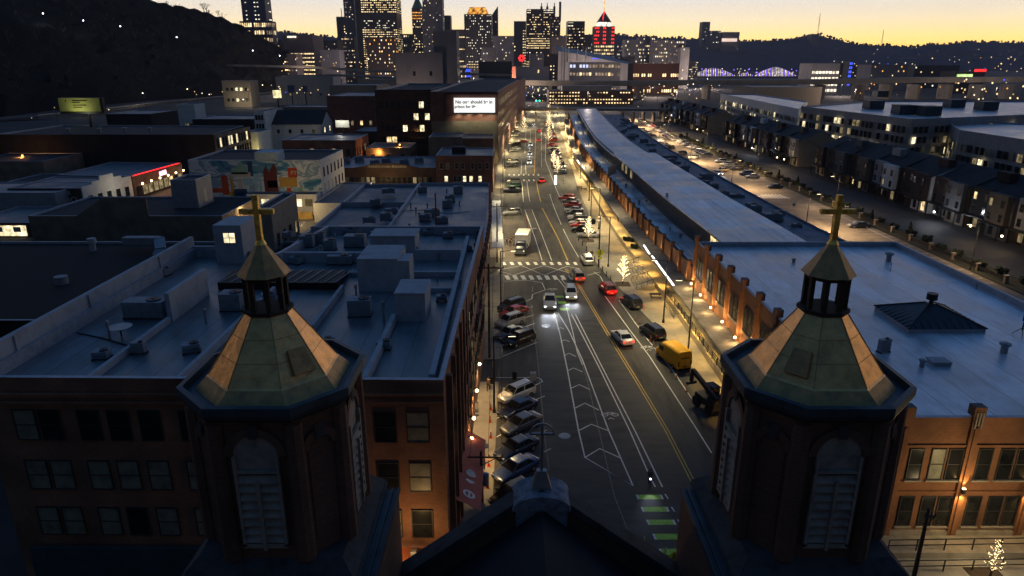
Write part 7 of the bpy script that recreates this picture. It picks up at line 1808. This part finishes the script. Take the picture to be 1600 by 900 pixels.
# ---------------------------------------------------------------- poles, wires, signs
def util_pole(x, y, h, label, arms=((0, 1.6),), box=None, lean=0):
    t = thing('utility_pole', (x, y, .1), label, 'utility pole', 'wooden utility poles')
    m = MB(); m.tube((x, y, 0), (x + lean, y, h), .17, .11, 9); m.build('pole', pole_wood, t)
    for dz, w_ in arms:
        m = MB(); m.bar((x - w_ * .6, y - .12, h - .5 - dz), (x + w_, y - .12, h - .5 - dz), .12, .12)
        m.bar((x, y - .12, h - 1.3 - dz), (x + w_ * .7, y - .12, h - .55 - dz), .05, .05)
        for u in (-.5, .35, .95): m.frustum((x + w_ * u, y - .12), .05, h - .44 - dz, .04, h - .25 - dz, 6)
        m.build('cross_arm', pole_wood, t)
    if box: m = MB(); m.frustum((x + .35, y - .35), .30, h + box, .30, h + box + 1.0, 12); m.frustum((x + .35, y - .35), .31, h + box + 1.0, .2, h + box + 1.12, 12, 0, 1); m.build('transformer', [metal_g, blue_m], t)
    return t
tops = []
for px0, py0, px1, py1, lb, bx in ((765, 560, 765, 412, 'wooden utility pole with a cross arm beside the crossing', None), (777, 410, 775, 318, 'wooden utility pole by the end of the street canopy', None), (742, 838, 742, 705, 'wooden utility pole with a blue-topped transformer by the red awning', -3.0), (1440, 950, 1458, 806, 'bare wooden pole in front of the entrance terrace', None)):
    b = P(px0, py0)
    if px0 == 1440: b = Vector((27.7, 38.5, 0)); h = 7.9
    elif px0 == 742: b = Vector((-2.6, 50.2, 0)); h = PY(px1, py1, 50.2).z
    else: h = PY(px1, py1, b.y).z
    util_pole(b.x, b.y, h, lb, ((0, 1.9),) if px0 != 1440 else ((0, .5),), bx); tops.append((b.x, b.y, h))
def wire(root, a, b, sag, r=.022, n=12):
    m = MB(); a, b = Vector(a), Vector(b); pv = a
    for i in range(1, n + 1):
        u = i / n; p = a.lerp(b, u); p.z -= sag * 4 * u * (1 - u); m.tube(pv, p, r, r, 4); pv = p
    return m
tp = sorted(tops[:3], key=lambda t: t[1])
m = MB()
for dx in (-.9, .6, 1.7):
    for (a, b) in zip(tp, tp[1:] + [(xl(210) + 2.3, 210, 11.0)]):
        w_ = wire(None, (a[0] + dx, a[1] - .12, a[2] - .22), (b[0] + dx, b[1] - .12, b[2] - .22), .9); m.faces(w_.v, w_.f)
for a in ((-4.3, 60, 15), (-4.2, 78, 15)):
    w_ = wire(None, a, (tp[1][0], tp[1][1], tp[1][2] - 1.5), .5); m.faces(w_.v, w_.f)
tag(m.build('overhead_wire', black_m), 'thin black overhead wires strung between the utility poles beside the brick building', 'wire')
# pedestrian crossing signs
def ped_sign(x, y, h, s, label):
    t = thing('crossing_sign', (x, y, 0), label, 'road sign', 'yellow pedestrian crossing signs')
    m = MB(); m.tube((x, y + .03, .1), (x, y + .03, h + s * .5), .04, .04, 6); m.build('post', metal_g, t)
    m = MB(); m.faces([(x, y, h - s), (x + s, y, h), (x, y, h + s), (x - s, y, h), (x, y + .02, h - s), (x + s, y + .02, h), (x, y + .02, h + s), (x - s, y + .02, h)], [(0, 1, 2, 3), (7, 6, 5, 4), (0, 4, 5, 1), (1, 5, 6, 2), (2, 6, 7, 3), (3, 7, 4, 0)])
    m.box(x - s * .5, y, h - s * 1.45, x + s * .5, y + .02, h - s * 1.02); m.build('sign_plate', sign_y, t)
    m = MB(); Y = y - .012
    m.ball((x + .05 * s, Y, h + .55 * s), .11 * s, 0, 1, 8, 5)
    for a, b, w_ in (((.03, .42), (0, 0), .16), ((0, .02), (.24, -.28), .11), ((.24, -.28), (.2, -.55), .10), ((0, .02), (-.2, -.22), .11), ((-.2, -.22), (-.36, -.5), .10), ((.03, .38), (.28, .12), .08), ((.03, .38), (-.24, .14), .08)):
        m.bar((x + a[0] * s, Y, h + a[1] * s), (x + b[0] * s, Y, h + b[1] * s), .02, w_ * s)
    m.build('walking_figure', black_m, t)
ped_sign(PY(1053, 873, 40).x, 40, PY(1053, 871, 40).z, .52, 'yellow diamond crossing sign with a walking figure beside the green cycle marking')
p = P(936, 440); ped_sign(p.x, p.y, PY(936, 395, p.y).z, .75, 'yellow-green crossing sign on the plaza corner beside the signal pole')
p = P(935, 418); t = thing('signal_pole', (p.x, p.y, .12), 'tall dark pole with a small signal box at the plaza corner', 'signal pole'); hz = PY(938, 338, p.y).z
m = MB(); m.tube((p.x, p.y, .12), (p.x, p.y, hz), .13, .09, 8); m.build('pole', metal_d, t); m = MB(); m.bar((p.x, p.y, hz - .8), (p.x - 1.0, p.y, hz - .9), .1, .1); m.box(p.x - 1.6, p.y - .25, hz - 1.4, p.x - .9, p.y + .25, hz - .5); m.build('signal_box', metal_d, t)
p = P(923, 340); m = MB(); m.tube((p.x, p.y, .12), (p.x, p.y, 9), .1, .07, 8); tag(m.build('thin_mast', metal_d), 'plain thin mast between the angled cars and the market walkway', 'mast')
# totem sign, far green signal
p = P(868, 290); t = thing('totem_sign', (p.x, p.y, .12), 'glowing white totem sign under the fairy-lit trees', 'sign'); m = MB(); m.box(p.x - .35, p.y - .15, .3, p.x + .35, p.y + .15, 3.2); m.build('lit_panel', emit('totem', (1, .98, .9), 2.2, .1, 1), t); m = MB(); m.box(p.x - .45, p.y - .2, .12, p.x + .45, p.y + .2, .3); m.build('base', metal_d, t)
for (px, py, Y, lb) in ((838, 157.5, 640, 'green traffic light hanging over the street beyond the viaduct'), (843, 157.5, 641, 'second green traffic light beside the first beyond the viaduct'), (773, 269, 262, 'green traffic light at the corner of the red brick building')):
    v = PY(px, py, Y); t = thing('traffic_light', (v.x, Y, 0), lb, 'traffic light', 'green traffic lights'); r = .7 if Y > 400 else .35
    m = MB(); m.box(v.x - r * .8, Y + .1, v.z - r * 1.2, v.x + r * .8, Y + .6, v.z + r * 3); m.tube((v.x, Y + .8, 0), (v.x, Y + .8, v.z + r * 3), .12, .1, 6); m.build('housing', metal_d, t); m = MB(); m.ball((v.x, Y, v.z), r); m.build('green_lens', green_e, t)
p = P(757, 700, 2.4); t = thing('bus_stop_sign', (p.x, p.y, .14), 'round dark sign on a thin post on the pavement by the brick building', 'sign'); m = MB(); m.tube((p.x, p.y, .14), (p.x, p.y, 2.6), .04, .04, 6); m.build('post', metal_d, t); m = MB(); m.frustum((p.x, p.y), .42, 2.6, .42, 2.66, 16); m.build('round_plate', mat('sign_navy', (.04, .06, .12), .5, var=0), t)
# cones, delineators, bollards
def cone(x, y, label, grp, z0=.14, s=1.0):
    m = MB(); m.box(x - .18 * s, y - .18 * s, z0, x + .18 * s, y + .18 * s, z0 + .04, 0); m.frustum((x, y), .14 * s, z0 + .04, .09 * s, z0 + .32 * s, 10, 0, 0); m.frustum((x, y), .09 * s, z0 + .32 * s, .06 * s, z0 + .48 * s, 10, 0, 1); m.frustum((x, y), .06 * s, z0 + .48 * s, .03 * s, z0 + .68 * s, 10, 0, 0)
    tag(m.build('traffic_cone', [orange_p, frame_w]), label, 'traffic cone', grp)
for i, (px, py) in enumerate(((767, 640), (766, 659), (767, 684), (764, 728), (762, 762), (762, 800))):
    p = P(px, py, .14); cone(p.x, p.y, f'orange traffic cone on the pavement by the brick building, {ORDN[5 - i]} from the church gable', 'cones on the brick-row pavement')
for i, (px, py) in enumerate(((993, 500), (999, 506), (1016, 533), (1021, 541), (1049, 582), (1057, 592), (1073, 612), (1084, 630), (1007, 485))):
    p = P(px, py, .0); m = MB(); m.frustum((p.x, p.y), .2, .01, .18, .06, 10, 0, 1); m.frustum((p.x, p.y), .06, .06, .05, .5, 8); m.frustum((p.x, p.y), .055, .5, .05, .7, 8, 0, 2); m.frustum((p.x, p.y), .05, .7, .045, .95, 8)
    tag(m.build('lane_delineator', [orange_p, rubber, frame_w]), f'orange and white lane post along the parking lane line, {ORDN[i]} listed around the yellow van', 'lane delineator', 'lane posts around the yellow van')
for i in range(8):
    px, py = lerp(822, 830, i / 7), lerp(344, 384, i / 7); p = P(px, py, 0); m = MB(); m.frustum((p.x, p.y), .06, .01, .05, 1.0, 8); m.frustum((p.x, p.y), .065, .4, .065, .6, 8, 0, 1); tag(m.build('lane_delineator', [orange_p, frame_w]), 'orange and white lane post beside the box truck', 'lane delineator', 'lane posts beside the box truck')
for i, (px, py) in enumerate(((906, 800), (952, 827), (1006, 854), (1039, 872), (862, 466), (832, 456), (770, 575), (779, 588))):
    p = P(px, py, 0) if py < 700 else P(px, py, 0); m = MB(); m.frustum((p.x, p.y), .06, .01, .05, .95, 8); m.frustum((p.x, p.y), .062, .6, .062, .75, 8, 0, 1); tag(m.build('lane_delineator', [frame_w, paint_y]), f'white flexible lane post, {ORDN[i]} counting from the church gable along the roadway', 'lane delineator', 'white flexible lane posts')
for i in range(9):
    px, py = lerp(904, 954, i / 8), lerp(376, 440, i / 8); p = P(px, py, .12); m = MB(); m.frustum((p.x, p.y), .09, .12, .08, 1.0, 10); m.ball((p.x, p.y, 1.02), .09); tag(m.build('bollard', metal_d), 'short black bollard on the plaza edge near the crossing', 'bollard', 'bollards on the plaza edge')
m = MB(); p = P(833, 594, 0); m.box(p.x - .35, p.y - .3, .01, p.x + .35, p.y + .3, 1.0); tag(m.build('utility_cabinet', para_w), 'pale utility cabinet on the white corner line of the roadway', 'cabinet')
for (px, py) in ((804, 592), (770, 600)):
    p = P(px, py, 0); m = MB(); m.frustum((p.x, p.y), .28, .01, .28, .9, 10); m.frustum((p.x, p.y), .3, .9, .2, 1.0, 10); tag(m.build('litter_bin', metal_d), 'dark litter bin in the middle of the corner line' if px == 804 else 'dark litter bin on the pavement corner by the two walkers', 'litter bin')
# bike racks, stairs, tables, planters, steps on the plaza
for i in range(9):
    px, py = lerp(1042, 1057, i / 8), lerp(478, 498, i / 8); p = P(px, py, .12); m = MB(); m.bar((p.x - .4, p.y, .12), (p.x - .4, p.y, .95), .05, .05); m.bar((p.x + .4, p.y, .12), (p.x + .4, p.y, .95), .05, .05); m.bar((p.x - .42, p.y, .95), (p.x + .42, p.y, .95), .05, .05)
    tag(m.build('bike_rack', metal_d), 'thin dark bicycle hoop in the rack row beside the walkway railing', 'bike rack', 'bicycle hoops on the plaza')
a = P(1000, 434, .12); st = thing('plaza_steps', a, 'broad stone steps with handrails climbing to the market walkway', 'steps'); m = MB()
for k in range(6): m.box(xw(118) - 3.0 + .5 * k, 108, .12, xw(118) - 2.5 + .5 * k, 122, .28 + .16 * k)
m.build('stair_treads', concrete, st); m = MB()
for y in (108.2, 112.7, 117.2, 121.8):
    x0 = xw(118) - 3.0; m.bar((x0, y, 1.0), (x0 + 2.9, y, 2.0), .06, .06)
    for k in range(4): m.bar((x0 + k * .9, y, .12 + .3 * k), (x0 + k * .9, y, 1.0 + .31 * k), .05, .05)
m.build('handrail', metal_d, st)
def table(px, py, z, label):
    p = P(px, py, z); t = thing('picnic_table', p, label, 'table', 'tables on the plaza'); m = MB(); m.box(p.x - .9, p.y - .4, z + .72, p.x + .9, p.y + .4, z + .78); m.build('tabletop', wood_dk, t)
    for s in (-1, 1): m = MB(); m.box(p.x - .9, p.y + s * .75 - .15, z + .42, p.x + .9, p.y + s * .75 + .15, z + .47); m.build('bench', wood_dk, t)
    m = MB()
    for s in (-.7, .7): m.bar((p.x + s, p.y - .7, z), (p.x + s, p.y + .0, z + .72), .07, .07); m.bar((p.x + s, p.y + .7, z), (p.x + s, p.y + .0, z + .72), .07, .07)
    m.build('frame', metal_d, t)
for i, (px, py, z) in enumerate(((1024, 466, .12), (984, 385, .12), (990, 398, .12), (905, 295, .12), (912, 298, .12), (935, 280, 1.1), (945, 290, 1.1), (929, 297, 1.1), (921, 286, 1.1))):
    table(px, py, z, f'dark outdoor table with benches by the market walkway, {ORDN[i]} counting from the yellow van')
for i, (px, py) in enumerate(((986, 384), (991, 395), (979, 383))):
    p = P(px, py, .12); t = thing('planter', p, f'round dark planter with a small shrub beside the plaza steps, {ORDN[i]} towards the van', 'planter', 'plaza planters'); m = MB(); m.frustum((p.x, p.y), .4, .12, .5, .7, 12); m.build('pot', metal_d, t)
    o = inst('foliage', shm, t, (0, 0, .5)); o.scale = (.7, .7, .9)
p = P(1002, 430, 1.1)
for i, (px, py) in enumerate(((1013, 480), (957, 395))):
    pass
# newspaper box / shop stands on the pavement
p = P(742, 647, .14); t = thing('pavement_stand', p, 'small display stand against the brick building wall', 'stand'); m = MB(); m.box(p.x - .45, p.y - .4, .14, p.x + .45, p.y + .4, .3); m.box(p.x - .4, p.y + .1, .3, p.x + .4, p.y + .3, 1.5); m.build('frame', metal_g, t); m = MB(); m.box(p.x - .35, p.y + .06, .7, p.x + .35, p.y + .1, 1.4); m.build('board', frame_w, t)
a = P(762, 412, 0); t = thing('hanging_shop_sign', (a.x - .6, a.y, 0), 'tilted white rectangular shop sign projecting over the crossing corner', 'shop sign'); m = MB(); v = PY(757, 398, 118); v2 = PY(765, 417, 118); m.faces([(v.x, 116.5, v.z), (v2.x, 119, v.z), (v2.x, 119, v2.z), (v.x, 116.5, v2.z)], [(0, 3, 2, 1), (0, 1, 2, 3)]); m.bar((v.x, 116.5, v.z), (v2.x, 119, v.z), .08, .08); m.bar((v.x, 116.5, v2.z), (v2.x, 119, v2.z), .08, .08); m.build('sign_board', para_w, t)
m = MB(); m.bar((-4.1, 119, v.z), (v2.x, 119, v.z), .1, .1); m.build('bracket', metal_d, t)

# ---------------------------------------------------------------- people (one continuous skinned body each)
def skin_body(name, joints, bones, mats_by):
    me = bpy.data.meshes.new(name); me.from_pydata([j[0] for j in joints], bones, [])
    o = bpy.data.objects.new(name, me); COL.objects.link(o)
    md = o.modifiers.new('Skin', 'SKIN'); o.modifiers.new('Sub', 'SUBSURF').levels = 1
    me = o.data
    if not me.skin_vertices: pass
    for i, sv in enumerate(me.skin_vertices[0].data):
        sv.radius = (joints[i][1],) * 2 if not isinstance(joints[i][1], tuple) else joints[i][1]; sv.use_root = (i == 0)
    dg = bpy.context.evaluated_depsgraph_get(); nm = bpy.data.meshes.new_from_object(o.evaluated_get(dg)); bpy.data.objects.remove(o)
    nm.name = name; nm.materials.clear()
    for m_ in mats_by[0]: nm.materials.append(m_)
    for p in nm.polygons: p.material_index = mats_by[1](p.center); p.use_smooth = True
    return nm
def human(stride, jacket, trousers, seated=False):
    if not seated:
        J = [((0, 0, .95), .15), ((0, 0, 1.15), .14), ((0, .0, 1.38), .17), ((0, 0, 1.50), .065), ((.02, 0, 1.60), .085), ((.02, 0, 1.70), .085),
             ((0, .19, 1.42), .075), ((-stride * .3, .25, 1.15), .05), ((stride * .05 - stride * .2 + .12, .24, .92), .035), ((.16 - stride * .2, .24, .84), .04),
             ((0, -.19, 1.42), .075), ((stride * .3, -.25, 1.15), .05), ((.12 + stride * .3, -.24, .93), .035), ((.16 + stride * .3, -.24, .85), .04),
             ((0, .10, .88), .11), ((stride * .45 + .03, .10, .50), .075), ((stride * .6, .10, .10), .05), ((stride * .6 + .17, .10, .05), .045),
             ((0, -.10, .88), .11), ((-stride * .3 + .04, -.10, .50), .075), ((-stride * .75, -.10, .12), .05), ((-stride * .75 + .16, -.10, .05), .045)]
    else:
        J = [((-.15, 0, .98), .15), ((-.05, 0, 1.16), .14), ((.10, 0, 1.36), .17), ((.20, 0, 1.46), .065), ((.26, 0, 1.55), .085), ((.28, 0, 1.65), .09),
             ((.10, .19, 1.38), .07), ((.32, .22, 1.18), .05), ((.52, .20, 1.08), .035), ((.60, .20, 1.06), .04),
             ((.10, -.19, 1.38), .07), ((.32, -.22, 1.18), .05), ((.52, -.20, 1.08), .035), ((.60, -.20, 1.06), .04),
             ((-.12, .10, .92), .11), ((.25, .11, .72), .075), ((.10, .11, .32), .05), ((.26, .11, .27), .045),
             ((-.12, -.10, .92), .11), ((.22, -.11, .58), .075), ((-.02, -.11, .22), .05), ((.14, -.11, .16), .045)]
    Bn = [(0, 1), (1, 2), (2, 3), (3, 4), (4, 5), (2, 6), (6, 7), (7, 8), (8, 9), (2, 10), (10, 11), (11, 12), (12, 13), (0, 14), (14, 15), (15, 16), (16, 17), (0, 18), (18, 19), (19, 20), (20, 21)]
    def pick(c):
        if c.z > 1.47 + (.0 if not seated else -.02): return 2
        if abs(c.y) > .16 and (c.z < .93 if not seated else c.x > .55): return 2
        if c.z < .13 and not seated: return 3
        return 0 if c.z > .93 and not (seated and c.x > .2 and abs(c.y) < .15) else 1
    return skin_body('body', J, Bn, ([jacket, trousers, skin_m, black_m], pick))
def hair_mesh(x, z):
    m = MB(); m.ball((x - .012, 0, z + .015), .105, 0, 1.0, 10, 6); return m.mesh('hair', [hair_m])
def face_mesh(x, z):
    m = MB(); m.ball((x + .09, 0, z - .03), .018, 0); 
    for s in (-1, 1): m.ball((x + .082, s * .032, z), .011, 1); m.ball((x, s * .092, z - .01), .022, 0)
    m.box(x + .078, -.022, z - .062, x + .09, .022, z - .054, 1); return m.mesh('face', [skin_m, black_m])
hw1, hw2, hst = human(.45, cloth_d, cloth_d), human(-.4, cloth_b, cloth_d), human(.08, cloth_d, cloth_b)
hm_, fm_ = hair_mesh(.005, 1.70), face_mesh(.02, 1.67)
def person(px, py, hd, me, label, grp, z=.14):
    p = P(px, py, z); t = thing('person', (p.x, p.y, z), label, 'person', grp, R(hd)); inst('body', me, t, (0, 0, 0)); inst('hair', hm_, t, (0, 0, 0)); inst('face', fm_, t, (0, 0, 0)); return t
person(744, 619, 265, hw1, 'person in dark clothes walking on the pavement by the brick building', 'people on the pavements')
person(763, 611, 80, hw2, 'person in a brown jacket walking beside the pavement corner', 'people on the pavements')
for i, (px, py, hd, me) in enumerate(((779, 386, 30, hst), (783, 391, 200, hw2), (785, 378, 300, hst), (792, 384, 120, hw1), (799, 382, 200, hst), (802, 379, 170, hw2), (797, 386, 60, hst))):
    person(px, py, hd, me, f'person in dark clothes queueing beside the box truck, {ORDN[i]} from the utility pole', 'people beside the box truck', .02)
for i, (px, py, hd, me) in enumerate(((966, 347, 260, hst), (971, 349, 90, hw1), (925, 404, 250, hst), (877, 272, 100, hw1), (876, 244, 280, hst), (880, 288, 0, hst), (874, 247, 90, hw2))):
    person(px, py, hd, me, ['person standing on the lit market walkway', 'second person beside the first on the lit market walkway', 'person in dark clothes next to the white suv at the crossing', 'person walking across the plaza near the totem sign', 'person standing far down the plaza', 'person by the white totem sign', 'person walking far down the plaza'][i], 'people on the market plaza', 1.1 if i < 2 else .12)
# cyclist
p = P(1015, 757, 0); t = thing('bicycle', (p.x, p.y, .02), 'bicycle with a bright violet-white headlamp in the bike lane', 'bicycle', None, R(262))
def bp(n, m, mt): o = bpy.data.objects.new(n, m.mesh(n, [mt])); COL.objects.link(o); o.parent = t; return o
for xx in (-.5, .55):
    m = MB()
    for k in range(20):
        a0, a1 = 2 * math.pi * k / 20, 2 * math.pi * (k + 1) / 20; m.bar((xx + .34 * math.cos(a0), 0, .36 + .34 * math.sin(a0)), (xx + .34 * math.cos(a1), 0, .36 + .34 * math.sin(a1)), .04, .04)
    for k in range(8): m.bar((xx, 0, .36), (xx + .33 * math.cos(k * .785), 0, .36 + .33 * math.sin(k * .785)), .008, .008)
    bp('wheel', m, rubber)
m = MB()
for a, b in (((-.5, .36), (-.15, .85)), ((-.15, .85), (.42, .88)), ((.42, .88), (.02, .32)), ((.02, .32), (-.15, .85)), ((-.5, .36), (.02, .32)), ((.55, .36), (.42, .95))): m.bar((a[0], 0, a[1]), (b[0], 0, b[1]), .035, .035)
bp('frame', m, metal_d); m = MB(); m.box(-.28, -.07, .86, -.02, .07, .92); bp('saddle', m, black_m); m = MB(); m.bar((.45, -.25, 1.0), (.45, .25, 1.0), .03, .03); bp('handlebar', m, metal_d)
m = MB(); m.ball((.56, 0, .92), .07); bp('headlamp', m, emit('bike_lamp', (.7, .72, 1), 14)); l = lamp(None, (.72, 0, .9), 60, (.75, .8, 1), 'SPOT', .03, 60, blend=.8); l.parent = t; l.rotation_euler = Vector((1, 0, -.35)).to_track_quat('-Z', 'Y').to_euler()
t2 = thing('person', (p.x, p.y, .02), 'cyclist in dark clothes riding towards the church in the bike lane', 'person', None, R(262)); inst('body', human(0, cloth_d, cloth_d, True), t2, (0, 0, 0)); o = inst('hair', hm_, t2, (.265, 0, -.055)); inst('face', fm_, t2, (.26, 0, -.06))
for (pts_, z, lb) in ((((455, 400), (500, 402), (520, 398), (548, 405)), 15.56, 'thin black cable snaking over the back of the corner building roof'), (((660, 365), (690, 369), (720, 366), (748, 362), (752, 374)), 15.56, 'loose black cable near the street edge of the corner building roof'),
                      (((622, 330), (660, 328), (700, 334), (735, 330)), 7.86, 'dark pipe run across the patched warehouse roof'), (((120, 520), (160, 528), (200, 540), (215, 552)), 15.56, 'dark cable running to the small white fan unit')):
    m = MB(); q = [P(a, b, z) for a, b in pts_]
    for a, b in zip(q, q[1:]): m.bar(a, b, .09, .06)
    tag(m.build('roof_cable', black_m), lb, 'cable', 'cables on the flat roofs')
HAZE = 0.000055
if HAZE:
    hz = MB(); hz.box(-3500, -150, -1, 3500, 5600, 460)
    m = bpy.data.materials.new('haze'); m.use_nodes = True; t = m.node_tree; t.nodes.clear()
    o_ = N('ShaderNodeOutputMaterial', t); v_ = N('ShaderNodeVolumePrincipled', t)
    v_.inputs['Color'].default_value = (.80, .85, 1, 1); v_.inputs['Density'].default_value = HAZE; v_.inputs['Anisotropy'].default_value = .3
    t.links.new(v_.outputs[0], o_.inputs['Volume'])
    hz.build('haze', m, kind='stuff')
